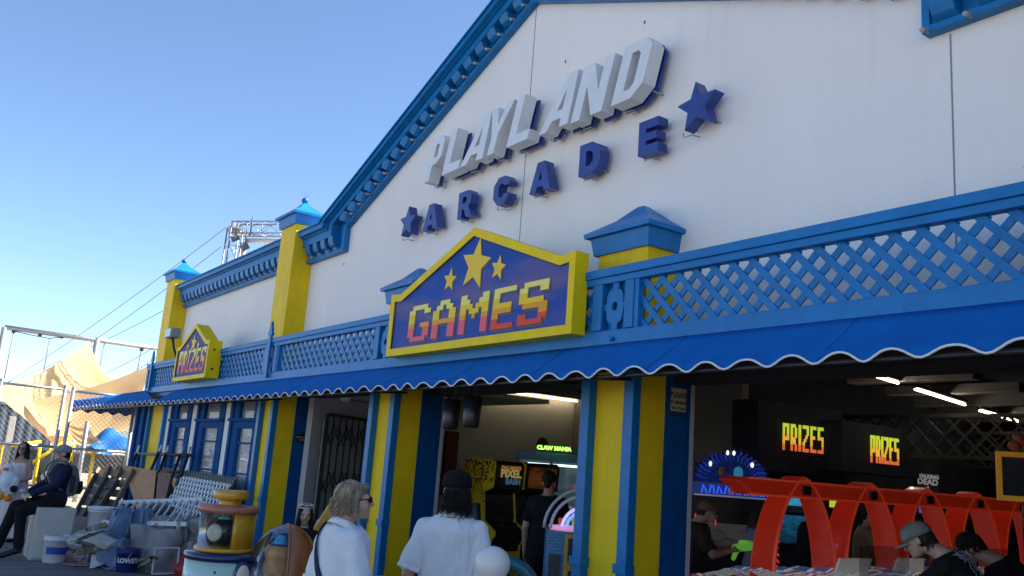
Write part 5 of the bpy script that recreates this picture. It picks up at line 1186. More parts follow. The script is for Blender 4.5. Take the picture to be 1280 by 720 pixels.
# ---- seated man in navy with backpack
f=Fig(1.80,1.0); k=f.k; J=f.J
dz=.83-J['pel'].z
for n in('pel','ch','nk','hd','shL','shR','elL','elR','wrL','wrR','hpL','hpR'): J[n].z+=dz
for n in 'LR': J['hp'+n]+=V((0,-.02,.01))
J['knL']=V((.10,-.47,.66)); J['knR']=V((-.11,-.50,.72)); J['anL']=V((.10,-.42,.15)); J['anR']=V((-.10,-.66,.13)); J['toeL']=V((.11,-.62,.05)); J['toeR']=V((-.11,-.86,.06))
f.turn_upper(RX(-.04)); J['elL']=V((.24,-.10,1.06)); J['elR']=V((-.24,-.10,1.06)); J['wrL']=V((.09,-.36,.90)); J['wrR']=V((-.06,-.38,.92)); f.headM=RX(-.10)
J['hd']+=V((0,-.03,0))
SMn=build_person(f,'person in a navy sweater and grey cap sitting on the beige cabinet, grey backpack on',V((-14.98,2.47,0)),face_dir(.12,-1),SK1,None,CNV,CBK,SHB,.6,-.06,.026,.011,.8,sleeve_to_wrist=True,wr=.011,hand_n={'L':V((-.5,0,-1)),'R':V((.5,0,-1))})
cap_obj(SMn,f,cloth('grey cap',(.25,.26,.28),.15)); hair_obj(SMn,f,HBRN,[('e',(0,.04,.0),(.080,.075,.075)),('c',(0,.07,-.02),.05,(0,.085,-.075),.034)],None,seed=5)
BPK=thing('backpack','grey backpack with black pocket strapped on the seated person','backpack',V((-14.95,2.98,.88)))
def bp(x,y,z): return V((-14.98,2.39,0))+V((x,y,z))
g=MB(); g.loft([(bp(0,.22,.90),V((.14,0,0)),V((0,.08,0))),(bp(0,.235,.96),V((.165,0,0)),V((0,.115,0))),(bp(0,.24,1.14),V((.16,0,0)),V((0,.12,0))),(bp(0,.215,1.30),V((.135,0,0)),V((0,.09,0))),(bp(0,.20,1.36),V((.09,0,0)),V((0,.05,0)))]); o=remesh(g,'bag_body',.013,cloth('grey nylon',(.12,.125,.13),.2,.6),None,3,wr=.008,wf=7); o.data.transform(Matrix.Translation(-V((-14.95,2.98,.88)))); par(o,BPK)
g=MB(); g.loft([(bp(.02,.36,.93),V((.10,0,0)),V((0,.03,0))),(bp(.02,.372,1.0),V((.115,0,0)),V((0,.05,0))),(bp(.02,.368,1.12),V((.10,0,0)),V((0,.03,0)))]); wpart(g,'pocket',CBK,BPK)
g=MB(); g.tube([bp(.165,.235,.98),bp(.178,.24,1.0),bp(.178,.24,1.16),bp(.16,.24,1.20)],.03,8); wpart(g,'side_pocket',mat('bag black',(.015,.015,.016),.6),BPK)
for s in(-1,1): g=MB(); g.tube([bp(s*.10,.17,1.33),bp(s*.125,.10,1.40),bp(s*.14,.0,1.40),bp(s*.145,-.09,1.33),bp(s*.15,-.12,1.2),bp(s*.165,-.05,1.05),bp(s*.16,.12,.98)],.015,8); wpart(g,'shoulder_strap',mat('strap grey',(.14,.145,.15),.7),BPK)
g=MB(); g.tube([bp(-.03,.19,1.36),bp(-.02,.20,1.40),bp(.02,.20,1.40),bp(.03,.19,1.36)],.008,6); wpart(g,'top_loop',BLK,BPK)
g=MB(); 
q=V((-14.98,2.47,0))+V((.05,-.45,.915)); g.lathe([(.01,0),(.05,.005),(.055,.03),(.045,.05),(.01,.055)],q,16); o=g.build('snack_pot',mat('pale blue pot',(.25,.35,.5),.5)); tag(o,'small pale blue pot held in the lap of the seated person','pot')
# ---- woman in long white dress holding a white plush bird
f=Fig(1.64,.95,True); f.J['elR']=V((-.26,-.06,1.13))*f.k; f.J['wrR']=V((-.02,-.27,1.08))*f.k; f.J['elL']=V((.26,-.06,1.11))*f.k; f.J['wrL']=V((.05,-.28,1.0))*f.k; f.headM=RZ(.15)@RX(.06)
PD=gz(9,676,0); fd=face_dir(.72,-.62)
WD=build_person(f,'person in a long pale dress and sunglasses with dark wavy hair holding a plush bird',PD,fd,SK2,None,None,None,SHB,.5,-.1,.02,.011,.5,face=True,hand_n={'L':V((-.6,.8,0)),'R':V((.6,.8,0))})
g=MB(); J=f.J;k=f.k; tr_=torso_rings(f,.018); g.loft([(V((.0,.02,.06)),V((.30,0,0)),V((0,.26,0))),(V((0,.01,.35))*k,V((.245,0,0)),V((0,.205,0))),(V((0,0,.7))*k,V((.20,0,0)),V((0,.165,0)))]+tr_[1:5]+[(lerp(J['ch'],J['nk'],.30),V((.150*k,0,0)),V((0,.115*k,0)))]); o=remesh(g,'dress',.014,cloth('ivory dress',(.62,.53,.49),.06),WD,2,wr=.03,wf=7,wst=(1,1,.12),seed=2)
for s in(-1,1): g=MB(); g.tube([lerp(J['ch'],J['nk'],.25)+V((s*.08,-.10,0))*k,J['nk']+V((s*.10,.0,-.02))*k,lerp(J['ch'],J['nk'],.2)+V((s*.08,.10,0))*k],.010,6); g.build('dress_strap',cloth('ivory dress',(.5,.4,.4)),WD)
hair_obj(WD,f,HBLK,[('e',(0,.03,.034),(.088,.098,.086)),('c',(.066,.0,.0),.036,(.10,-.02,-.20),.036),('c',(-.066,.0,.0),.036,(-.09,.0,-.18),.03),('c',(0,.06,.0),.07,(0.03,.085,-.22),.055)],dict(n=160,a=(-.7,3.8),z0=(.0,.10),len=(.2,.34),r=.10,curl=.02,w=8,flare=.1),seed=9)
g=MB()
for s in(-1,1): g.ball(f.J['hd']+f.headM@V((s*.034,-.090,.004))*k,(.030*k,.008*k,.022*k),14,8,M=f.headM)
g.build('sunglasses',mat('sunglass plastic',(.012,.008,.007),.12),WD)
Mf=RZ(fd); PLt=thing('plush_bird','white plush bird with orange beak and feet hugged by the person in the pale dress','plush toy',PD+Mf@V((0,-.33,.80)))
def pl(x,y,z): return PD+Mf@V((x,y,z))
g=MB(); g.ball(pl(.02,-.30,.98),(.135,.13,.17),16,12); g.ball(pl(-.02,-.30,1.17),(.085,.085,.09),14,10); g.ball(pl(.12,-.27,.95),(.10,.08,.12),12,8); g.capsule(pl(.05,-.3,.86),.09,pl(.10,-.28,.82),.08)
o=remesh(g,'bird_body',.014,cloth('white plush',(.62,.66,.74),.05),None,3); o.data.transform(Matrix.Translation(-PLt.location)); par(o,PLt)
for q,nm,r,c in((pl(.01,-.395,1.17),'beak',(.04,.05,.025),(.72,.22,.03)),(pl(.10,-.33,.70),'foot',(.06,.07,.05),(.72,.22,.03)),(pl(.0,-.36,.72),'foot',(.05,.06,.045),(.72,.22,.03)),(pl(.17,-.33,.86),'wing_patch',(.05,.06,.06),(.015,.015,.03))): g=MB(); g.ball(q,r,14,10); wpart(g,nm,cloth('plush '+nm,c,.05),PLt)
for s in(-1,1): g=MB(); g.capsule(pl(.05+s*.05,-.32,.82),.02,pl(.05+s*.055,-.34,.73),.02); wpart(g,'leg',cloth('plush foot',(.72,.22,.03)),PLt)
# balloon
q=atd(615.5,706,4.55); BLN=thing('balloon','round white balloon bobbing beside the person in the white shirt','balloon',q)
g=MB(); pr=[]; r=.091
for i in range(17):
    a=math.pi*i/16; z=-math.cos(a)*r*(1.08 if math.cos(a)>0 else 1.02); rr=math.sin(a)*r*(1-.06*math.cos(a)*1); pr.append((max(rr,.004),z))
g.lathe(pr,q,32); wpart(g,'skin',mat('balloon rubber',(.66,.62,.60),.28,.02,4,spec=.5),BLN)
g=MB(); g.lathe([(.004,-.115),(.014,-.108),(.005,-.098),(.006,-.09)],q,10); wpart(g,'knot',mat('balloon rubber',(.6,.6,.6)),BLN); g=MB(); g.tube([q+V((0,0,-.11)),q+V((.01,.0,-.3)),V((-4.55,2.92,.85))],.0016,4); wpart(g,'string',PLW,BLN)
# ================================================================== KIDDIE RIDES ON THE BOARDWALK
RY=mat('ride yellow',(.62,.30,.012),.3,.08,6,coat=.3,dirt=.4,dcol=(.4,.17,.02)); RP=mat('ride salmon',(.42,.14,.09),.4,.1,8,dirt=.4,dcol=(.3,.08,.05)); RN=mat('ride navy',(.010,.018,.085),.25,.15,8,coat=.3); RM=mat('ride mint',(.42,.60,.50),.3,.06,6,coat=.3,dirt=.3,dcol=(.5,.45,.35)); RB=mat('ride blue',(.012,.11,.42),.3,.1,6,coat=.3)
RBR=mat('ride brown',(.34,.11,.03),.3,.12,5,coat=.3,dirt=.4,dcol=(.13,.04,.015)); RPU=mat('ride plum',(.07,.022,.03),.3,.15,6,coat=.3); CREAM=mat('ride cream',(.70,.62,.45),.25,.05,8)
KA=at(281,700,2.72); KA.z=0
view=V((-KA.x,-KA.y,0)).normalized()     # towards the camera
lz=math.atan2(view.y,view.x)
T1=thing('kiddie_ride','small window ride with mint hull, orange cabin and round yellow cap on top','ride',KA,lz)
k=MB(); k.lathe([(.02,.0),(.30,.0),(.30,.14),(.33,.2)],(0,0,0),32,sx=1.1); k.build('base',RN,T1)
k=MB(); k.lathe([(.20,.16),(.34,.26),(.44,.42),(.465,.56),(.46,.70),(.02,.72)],(0,0,0),40,sx=1.0,sy=1.0); k.build('hull',RB,T1)
k=MB(); k.lathe([(.22,.17),(.36,.27),(.455,.42),(.478,.56),(.470,.695)],(0,0,0),30,a0=-1.75,a1=.35,cap=False); o=k.build('hull_front_panel',RM,T1); o.modifiers.new('t','SOLIDIFY').thickness=.012
k=MB(); k.lathe([(.40,.695),(.485,.70),(.50,.725),(.485,.755),(.02,.765)],(0,0,0),40); k.build('deck_rim',RN,T1)
k=MB(); k.lathe([(.02,.766),(.355,.766),(.36,.80),(.02,.805)],(0,-.03,0),36); k.build('cabin_floor',RY,T1)
k=MB(); k.lathe([(.335,.80),(.335,1.155)],(0,-.03,0),26,a0=.25,a1=4.1,cap=False); o=k.build('cabin_wall',RY,T1); o.modifiers.new('t','SOLIDIFY').thickness=.03
k=MB(); k.lathe([(.335,.80),(.335,1.155)],(0,-.03,0),26,a0=-2.2,a1=.25,cap=False); o=k.build('cabin_window',CLEAR,T1); o.modifiers.new('t','SOLIDIFY').thickness=.006
k=MB(); k.lathe([(.02,1.15),(.36,1.15),(.378,1.17),(.372,1.205),(.35,1.215),(.02,1.22)],(0,-.03,0),40); k.build('roof_disc',RP,T1)
k=MB(); k.lathe([(.02,1.21),(.13,1.215),(.145,1.225),(.13,1.245),(.13,1.29),(.205,1.295),(.215,1.31),(.215,1.39),(.20,1.405),(.185,1.395),(.02,1.385)],(0,-.03,0),36); k.build('top_cap',RY,T1)
k=MB(); k.ball((.02,-.05,.955),(.15,.16,.145),20,14); k.build('padded_seat',mat('black vinyl',(.012,.012,.014),.3),T1)
k=MB(); k.lathe([(.085,-.02),(.09,0),(.08,.018),(.03,.02),(.01,.012)],(.19,-.16,.95),24,M=Matrix(((0,0,1),(1,0,0),(0,1,0)))@Matrix.Rotation(-.3,3,'X')); k.build('dial',CREAM,T1)
k=MB(); k.lathe([(.01,1.14),(.05,1.135),(.075,1.10),(.10,1.08),(.01,1.08)],(.02,-.05,0),18); k.build('ceiling_lamp',mat('pale blue shade',(.12,.42,.50),.4),T1)
hm=Matrix(((0,0,1),(1,0,0),(0,1,0)))
k=MB(); k.lathe([(.115,0),(.118,.03),(.105,.045),(.01,.05)],(.40,.21,.60),24,M=RZ(.45)@hm); o=k.build('headlight',RN,T1); k=MB(); k.ball(V((.40,.21,.60))+RZ(.45)@V((.04,0,0)),(.045,.088,.088),18,12,M=RZ(.45)); k.build('lens',CREAM,o)
k=MB(); k.tube([(.05,.42,.70),(.05,.47,.80),(.05,.50,.90),(.05,.55,.955)],[.035,.03,.03,.035],10); k.ball((.05,.56,.965),.045,12,8); k.build('handle',RN,T1)
for i,(a,z) in enumerate(((-.95,.58),(-1.3,.40),(-.2,.63),(-.3,.36),(-1.6,.62))): k=MB(); k.ball((.475*math.cos(a),.475*math.sin(a),z),(.012,.012,.012),8,6); k.build('rivet',RN,T1)
def zm_(z):
    pts=[(-9,-9),(0,0),(.72,.85),(.80,.92),(1.15,1.215),(1.22,1.275),(1.29,1.325),(1.41,1.405),(9,9)]
    for (p,q),(u,v) in zip(pts,pts[1:]):
        if p<=z<=u: return q+(v-q)*(z-p)/(u-p)
T1_all=[o_ for o_ in bpy.data.objects if o_.type=='MESH' and (o_.parent==T1 or (o_.parent and o_.parent.parent==T1))]
for o_ in T1_all:
    for v_ in o_.data.vertices: v_.co.x*=.70; v_.co.y*=.70; v_.co.z=zm_(v_.co.z)
# domed ride
KB=atd(352,700,7.7); KB.z=0; view=V((-KB.x,-KB.y,0)).normalized(); lz=math.atan2(view.y,view.x)
T2=thing('kiddie_ride','brown shelled ride with a clear dome window beside the woman in the polo','ride',KB,lz)
k=MB(); k.lathe([(.02,0),(.26,0),(.26,.16),(.02,.17)],(0,0,0),30); k.build('base',RPU,T2)
k=MB(); k.lathe([(.15,.16),(.28,.24),(.36,.40),(.385,.52),(.37,.60),(.02,.61)],(0,0,0),40); k.build('hull',RBR,T2)
k=MB(); k.lathe([(.36,.60),(.40,.61),(.41,.635),(.39,.665),(.02,.672)],(0,0,0),40); k.build('rim',RPU,T2)
tl_=Matrix.Rotation(-.10,3,'Y')
dome=[(.325*math.cos(t)*(1+.0*t),.67+.485*math.sin(t)) for t in [math.pi/2*i/14 for i in range(15)]]; dome[-1]=(.004,dome[-1][1])
k=MB(); k.lathe(dome,(0,.02,0),30,a0=.10,a1=3.9,cap=False); o=k.build('shell',RBR,T2); o.modifiers.new('t','SOLIDIFY').thickness=.03
k=MB(); k.lathe([(r*.985,z-.004) for r,z in dome],(0,.02,0),30,a0=-2.4,a1=.14,cap=False); o=k.build('dome_window',CLEAR,T2); o.modifiers.new('t','SOLIDIFY').thickness=.005
k=MB()
for a in(.12,): k.tube([(r*1.012*math.cos(a),.02+r*1.012*math.sin(a),z) for r,z in dome],.009,6)
k.build('dome_seam',mat('seam copper',(.30,.14,.06),.35),T2)
k=MB(); k.loft([((0.02,-.02,.68),(.13,0,0),(0,.13,0)),((.02,-.02,.78),(.15,0,0),(0,.14,0)),((.02,-.02,.86),(.13,0,0),(0,.12,0)),((.02,-.02,.92),(.16,0,0),(0,.14,0)),((.02,-.02,.97),(.12,0,0),(0,.11,0))]); k.build('padded_seat',mat('orange vinyl',(.62,.27,.08),.4,.3,14),T2)
k=MB(); k.lathe([(.01,1.06),(.05,1.05),(.06,1.01),(.09,.985),(.01,.985)],(.02,-.02,0),18); k.build('beacon',mat('beacon blue',(.05,.35,.62),.35),T2)
k=MB(); k.lathe([(.36,.62),(.362,.63)],(0,0,0),4); 
# dark winged ride by the pier
KC=atd(468,715,7.4); KC.z=0
T3=thing('kiddie_ride','dark brown ride with pointed fins and a round white badge beside the yellow pier','ride',KC,math.atan2(-KC.y,-KC.x))
DB=mat('ride dark brown',(.028,.016,.012),.3,.2,8,coat=.3)
k=MB(); k.lathe([(.02,0),(.28,0),(.28,.16),(.02,.18)],(0,0,0),28); k.build('base',BLK,T3)
k=MB(); k.loft([((-.3,.0,.42),(0,.10,0),(0,0,.10)),((-.15,0,.46),(0,.20,0),(0,0,.22)),((.1,0,.48),(0,.22,0),(0,0,.24)),((.35,0,.46),(0,.13,0),(0,0,.15)),((.48,0,.44),(0,.05,0),(0,0,.06))]); k.build('body',DB,T3)
def fin(pts,x,th,nm,m_):
    k=MB(); k.prism([(p[0],p[1]) for p in pts],-th/2,th/2,0,lambda a,y,z:(x+y,a,z)); k.build(nm,m_,T3,.012)
fin([(-.10,.55),(.02,.52),(.14,.66),(.26,.80),(.10,.83),(-.05,.80),(-.13,.70)],.05,.07,'fin',DB)
fin([(.10,.45),(.22,.44),(.34,.56),(.46,.66),(.30,.64),(.16,.56)],.12,.06,'fin',DB)
k=MB(); k.lathe([(.01,.006),(.060,.006),(.064,0),(.01,-.002)],(.092,.03,.735),24,M=hm); k.build('badge',mat('badge white',(.5,.5,.5),.5),T3)
k=MB(); k.lathe([(.026,.0085),(.040,.0085),(.042,.006),(.024,.006)],(.092,.03,.735),20,M=hm); k.build('badge_ring',BLK,T3)
k=MB(); k.tube([(-.05,-.18,.5),(-.02,-.16,.85),(-.02,-.14,1.0)],[.04,.03,.035],8); k.ball((-.02,-.14,1.03),(.05,.05,.08),12,8); k.build('hand_grip',mat('grip brown',(.05,.02,.014),.5),T3)
# rocket ride behind the woman: yellow nose, red body
KD=atd(402,690,8.9); KD.z=0
T4=thing('kiddie_ride','red ride with an orange yellow pointed fin behind the woman in the polo','ride',KD,math.atan2(-KD.y,-KD.x))
k=MB(); k.lathe([(.02,0),(.22,0),(.22,.15),(.02,.16)],(0,0,0),24); k.build('base',BLK,T4)
k=MB(); k.lathe([(.05,.16),(.17,.3),(.20,.6),(.17,.9),(.10,1.12),(.02,1.2)],(0,.02,0),24); k.build('body',mat('ride red',(.48,.025,.012),.3,.1,6,coat=.3),T4)
k=MB(); k.prism([(-.16,.95),(-.06,.90),(.10,1.16),(.13,1.32),(.09,1.36),(.02,1.30)],-.05,.05,0,lambda a,y,z:(.16+y,a,z)); k.build('fin',RY,T4,.02)
# teal hoop just inside the doorway
KE=atd(628,716,7.2); KE.z=0
T5=thing('hoop_ride','teal round hoop frame just inside the middle doorway','ride',KE,math.atan2(-KE.y,-KE.x))
k=MB(); k.tube([(0,.02+.26*math.cos(a),.76+.26*math.sin(a)) for a in[math.pi*2*i/40 for i in range(41)]],.055,12); k.build('hoop',mat('teal plastic',(.012,.12,.15),.35,.1),T5); k=MB(); k.lathe([(.02,0),(.3,0),(.28,.3),(.12,.40)],(0,0,0),24); k.build('base',BLK,T5)
k=MB(); k.tube([(.0,-.14,.5),(.05,.05,.72),(.05,.16,.74)],.025,8); k.build('grip_bar',STEEL,T5)

# ================================================================== INSIDE: middle room
SCR_=mat('screen off',(.008,.009,.012),.15,.1,5,spec=.6); CABB=mat('cabinet black',(.012,.012,.013),.35,.15,10)
def letter_sign(name_part,txt,c,ux,uz,nrm,size,m_,parent,depth=.006,bold=.004):
    ux,uz,nrm=V(ux).normalized(),V(uz).normalized(),V(nrm).normalized()
    vs,fs=text_mesh(txt,size,depth,lambda u,v,d:V(c)+ux*u+uz*v+nrm*d,bold); k=MB(); k.add(vs,fs); return wpart(k,name_part,m_,parent)
def cabinet(label,x,y0,y1,side_m,front_m,marq,lower_m,xb=-.75,h=1.88):
    """upright video cabinet whose screen faces +X; x is the front"""
    t=thing('arcade_cabinet',label,'arcade cabinet',(x+xb/2,(y0+y1)/2,0),0,'upright cabinets in the middle room')
    prof=[(xb,0),(-.02,0),(-.02,.80),(.10,.92),(.10,.98),(-.16,1.10),(-.22,1.45),(-.02,1.52),(.0,h-.04),(-.06,h),(xb+.08,h),(xb,h-.1)]
    for ya in(y0,y1-.025):
        k=MB(); k.prism([(x+a,z) for a,z in prof],ya,ya+.025); o=wpart(k,'side_panel',side_m,t)
    inn=[(a-.02 if a>xb+.1 else a+.02,z) for a,z in prof]
    k=MB(); k.prism([(x+a,max(.03,z-.01)) for a,z in inn],y0+.026,y1-.026); wpart(k,'carcass',CABB,t)
    def pl(p,q,nm,m_,off=.004,ins=.03):
        (a,z0),(b,z1)=p,q; n=V((z1-z0,0,-(b-a))).normalized()*off
        quadsheet([V((x+a-.02,y0+ins,z0))+n,V((x+a-.02,y1-ins,z0))+n,V((x+b-.02,y1-ins,z1))+n,V((x+b-.02,y0+ins,z1))+n],.004,nm,m_,t)
    pl((-.16,1.12),(-.22,1.43),'screen',SCR_); pl((-.018,1.54),(-.002,h-.06),'marquee',front_m); pl((-.02,.10),(-.02,.72),'front_panel',lower_m)
    k=MB(); k.box(x-.03,x+.0,(y0+y1)/2-.09,(y0+y1)/2+.09,.18,.55); wpart(k,'coin_door',BLK,t)
    for dy in(-.03,.04): k=MB(); k.tube([(x+.02,(y0+y1)/2+dy*3,.98),(x+.03,(y0+y1)/2+dy*3,1.06)],.01,6); k.ball((x+.03,(y0+y1)/2+dy*3,1.07),.022,8,6); wpart(k,'joystick',BLK,t)
    return t
CYEL=mat('cabinet yellow',(.70,.48,.015),.4,.06,6); CARTW=mat('cabinet art dark',(.01,.01,.012),.5)
yA=6.72; x0=-9.72
C1=cabinet('yellow sided upright cabinet lettered PIXEL BASH left of the person in black',x0,yA,yA+.52,CYEL,mat('marquee dark',(.015,.015,.02),.3),None,CYEL)
ym=yA+.26
letter_sign('lettering',"PAC-MAN'S",(x0+.012,ym,1.765),(0,1,0),(0,0,1),(1,0,0),.062,mat('marquee orange',(.65,.28,.06),.5,emit=.08),C1)
letter_sign('lettering',"PIXEL",(x0+.012,ym,1.665),(0,1,0),(0,0,1),(1,0,0),.135,mat('marquee yellow',(.55,.42,.14),.5,emit=.10),C1,bold=.007)
letter_sign('lettering',"BASH",(x0+.012,ym+.04,1.575),(0,1,0),(0,0,1),(1,0,0),.10,mat('marquee blue',(.10,.25,.32),.5,emit=.08),C1)
# pixel splatter art on the yellow side panel and lower front
k=MB(); random.seed(5)
for i in range(150):
    u=random.random(); z=1.84-.26*random.random()**1.6; a=x0-.70+.66*u; s_=.022
    z=round(z/.022)*.022; a=round(a/.022)*.022
    k.box(a,a+s_,yA-.004,yA-.0005,z,z+s_)
for i in range(60):
    t_s=i/59; a=x0-.55+.36*t_s; z=1.30+.30*math.sin(math.pi*t_s)+.02*math.sin(i*2.1); k.box(a,a+.014,yA-.004,yA-.0005,z,z+.014); k.box(a+.02*math.sin(i),a+.02*math.sin(i)+.010,yA-.004,yA-.0005,z-.08-.05*math.sin(i*.9),z-.07-.05*math.sin(i*.9))
o=wpart(k,'side_art',CARTW,C1); o['kind']='stuff'
k=MB()
for i in range(46): b_=ym-.2+.4*random.random(); z=.12+.18*random.random()**2; k.box(x0-.014,x0-.012,round(b_/.025)*.025,round(b_/.025)*.025+.025,round(z/.025)*.025,round(z/.025)*.025+.025)
wpart(k,'front_art',CARTW,C1)
C2=cabinet('black upright cabinet with dim orange marquee in front of the person in black',x0-.02,yA+.56,yA+1.10,CABB,sheet_grad('dim orange marquee',[(0,(.10,.03,.01)),(1,(.03,.01,.01)),(.5,(.30,.09,.02))],2,1.5,1.86,.5,emit=.05,nscale=9),None,CABB)
# claw machine with green lettered header
q=atd(691,600,13.2); CL=thing('claw_machine','tall blue prize machine with green lit header behind the person in black','prize machine',(q.x,q.y,0),R(47))
CB=mat('claw blue',(.02,.16,.34),.4,.1,5)
k=MB(); k.box(-.50,.50,-.45,.45,0,.85); k.build('lower_body',CB,CL,.01)
for x in(-.48,.0,.48):
    for y in(-.43,.43): k=MB(); k.box(x-.02,x+.02,y-.02,y+.02,.85,1.92); k.build('corner_post',CB,CL)
k=MB(); k.box(-.52,.52,-.47,.47,1.92,2.05); k.build('header',CB,CL,.01)
k=MB(); k.box(-.50,.50,.40,.44,.85,1.92); k.build('back_panel',mat('claw back',(.06,.12,.14),.5,emit=.12),CL)
for z in(1.15,1.5): k=MB(); k.box(-.47,.47,-.3,.40,z,z+.02); k.build('shelf',PLW,CL)
random.seed(11)
pc=[(.6,.1,.1),(.1,.5,.2),(.7,.6,.1),(.1,.3,.7),(.6,.6,.6),(.5,.2,.5)]
for i in range(26):
    c=pc[i%6]; k=MB(); z=(.87,1.17,1.52)[i%3]; r=.05+.02*random.random(); k.ball((-.42+.84*random.random(),-.25+.4*random.random(),z+r),(r,r,r*1.1),8,6); k.build('prize',mat('prize %d'%(i%6),tuple(v*.6 for v in c),.5,emit=.1),CL)
for x0_,x1_ in((-.46,-.02),(.02,.46)): k=MB(); k.box(x0_,x1_,-.44,-.434,.87,1.91); k.build('pane',CLEAR,CL)
k=MB(); k.box(-.47,.47,-.42,-.39,1.86,1.89); k.build('tube_light',mat('claw tube',(.7,1,.85),.5,emit=.7),CL)
GRN=mat('green neon',(.35,1,.10),.5,emit=.75); 
k=MB(); vs,fs=text_mesh('CLAW MANIA',.078,.02,lambda u,v,d:(.03+u,-.485-d,2.085+v),.004); k.add(vs,fs); k.build('header_letters',GRN,CL)
k=MB(); k.box(-.16,.55,-.47,-.44,2.045,2.06); k.build('header_rail',BLK,CL)
k=MB(); k.ball((-.18,-.1,2.16),(.09,.09,.11),12,8); o=k.build('plush_toy',cloth('dark plush',(.03,.02,.025))); o.parent=CL; 
# round-topped game in the doorway
q=atd(703,690,8.2); RG2=thing('ticket_game','blue and yellow game with a clear half round lit top by the doorway','arcade game',(q.x,q.y,0),math.atan2(-q.y,-q.x)+.05)
def brick():
    m=bpy.data.materials.new('blue brick print'); m.use_nodes=True; t=m.node_tree; b=t.nodes['Principled BSDF']; L=t.links
    tc=node(t,'ShaderNodeTexCoord'); mp=node(t,'ShaderNodeMapping'); mp.inputs['Rotation'].default_value=(R(90),0,0); br=node(t,'ShaderNodeTexBrick'); br.inputs['Scale'].default_value=9; L.new(tc.outputs['Object'],mp.inputs[0]); 
    cb=node(t,'ShaderNodeCombineXYZ'); sp=node(t,'ShaderNodeSeparateXYZ'); L.new(tc.outputs['Object'],sp.inputs[0]); ad=node(t,'ShaderNodeMath',operation='ADD'); L.new(sp.outputs[0],ad.inputs[0]); L.new(sp.outputs[1],ad.inputs[1]); L.new(ad.outputs[0],cb.inputs[0]); L.new(sp.outputs[2],cb.inputs[1]); L.new(cb.outputs[0],br.inputs['Vector'])
    br.inputs['Color1'].default_value=(.03,.20,.36,1); br.inputs['Color2'].default_value=(.02,.14,.30,1); br.inputs['Mortar'].default_value=(.003,.02,.06,1); L.new(br.outputs['Color'],b.inputs['Base Color']); b.inputs['Roughness'].default_value=.4; return m
k=MB(); k.box(-.35,.30,-.16,.34,0,1.25); k.build('body',brick(),RG2,.01)
k=MB(); k.box(.302,.325,.0,.33,0,1.23); fp=k.build('front_panel',mat('game yellow',(.50,.30,.02),.4,.08),RG2)
k=MB(); k.box(.326,.36,.03,.24,1.0,1.20); k.build('scoop',BLK,fp); k=MB(); k.box(.326,.335,.04,.14,.78,.92); k.build('ticket_slot',BLK,fp); k=MB(); k.box(.302,.315,-.13,-.03,.85,1.05); k.build('coin_plate',BLK,RG2)
for r,mm,nm in((.36,mat('arch grey',(.35,.36,.37),.4),'arch_frame'),(.30,mat('arch pale',(.5,.5,.52),.4),'arch_frame'),(.20,mat('arch glow',(.45,.38,.9),.4,emit=.35),'arch_light'),(.16,mat('arch glow blue',(.15,.35,.8),.4,emit=.3),'arch_light')):
    k=MB(); k.tube([(.22,.17+r*math.cos(a),1.27+r*math.sin(a)) for a in[math.pi*i/24 for i in range(25)]],.014,8); k.build(nm,mm,RG2)
k=MB(); k.lathe([(.02,1.255),(.20,1.255),(.22,1.29),(.02,1.30)],(.12,.07,0),28); k.build('turntable',mat('table pink',(.8,.35,.6),.4,emit=.15),RG2)
for i in range(5): k=MB(); k.box(.10+.02*i,.16+.02*i,-.06+.06*i,-.02+.06*i,1.30,1.36+.02*(i%3)); k.build('prize_box',mat('prize %d'%i,(.4,.1,.1),.5),RG2)
k=MB(); k.tube([(.26,.40,1.26),(.26,.40,1.75)],.014,6); k.build('edge_light',GRN,RG2)
# racing seat in the doorway, hanging black lamps, fluorescent on the wall
q=atd(584,632,8.6); ST=thing('game_seat','black high backed game seat beside the yellow cabinet','seat',(q.x,q.y,0))
k=MB(); k.loft([((0,0,.5),(.19,0,0),(0,.10,0)),((0,.03,.9),(.20,0,0),(0,.075,0)),((0,.05,1.25),(.16,0,0),(0,.06,0)),((0,.06,1.42),(.11,0,0),(0,.045,0))]); k.build('backrest',mat('seat vinyl',(.012,.013,.02),.35),ST); k=MB(); k.loft([((0,-.35,.42),(.18,0,0),(0,0,.05)),((0,0,.44),(.2,0,0),(0,0,.08))]); k.build('cushion',mat('seat vinyl',(.012,.013,.02)),ST); k=MB(); k.lathe([(.02,0),(.22,0),(.20,.05),(.05,.08),(.05,.4)],(0,-.1,0),18); k.build('pedestal',BLK,ST)
for i,(px,py,dp,lb) in enumerate(((590,515,9.2,'black bucket shaped lamp hanging in the middle doorway'),(564,518,9.6,'black bucket shaped lamp hanging against the left edge of the doorway'))):
    q=atd(px,py,dp); t=thing('hanging_lamp',lb,'hanging lamp',q,0,'black hanging lamps in the middle doorway')
    k=MB(); k.lathe([(.01,-.16),(.07,-.16),(.085,-.14),(.10,.16),(.01,.16)],q,20); wpart(k,'shade',BLKP,t)
    for s in(-1,1): k=MB(); k.tube([q+V((s*.09,0,.14)),q+V((s*.04,0,.34)),q+V((0,0,.50))],.012,6); wpart(k,'strap',BLKP,t)
    k=MB(); k.tube([q+V((0,0,.5)),V((q.x,q.y,3.6))],.008,5); wpart(k,'cord',BLKP,t)
a=atX(604,486,-12.3); b=atX(722,503,-12.3); WL=thing('wall_light','long dusty warm fluorescent fitting high on the grey wall','light',(-12.35,(a.y+b.y)/2,a.z))
z=(a.z+b.z)/2
k=MB(); k.box(-12.39,-12.2,a.y,b.y,z+.04,z+.16); wpart(k,'fitting',mat('dusty fitting',(.22,.21,.19),.6),WL)
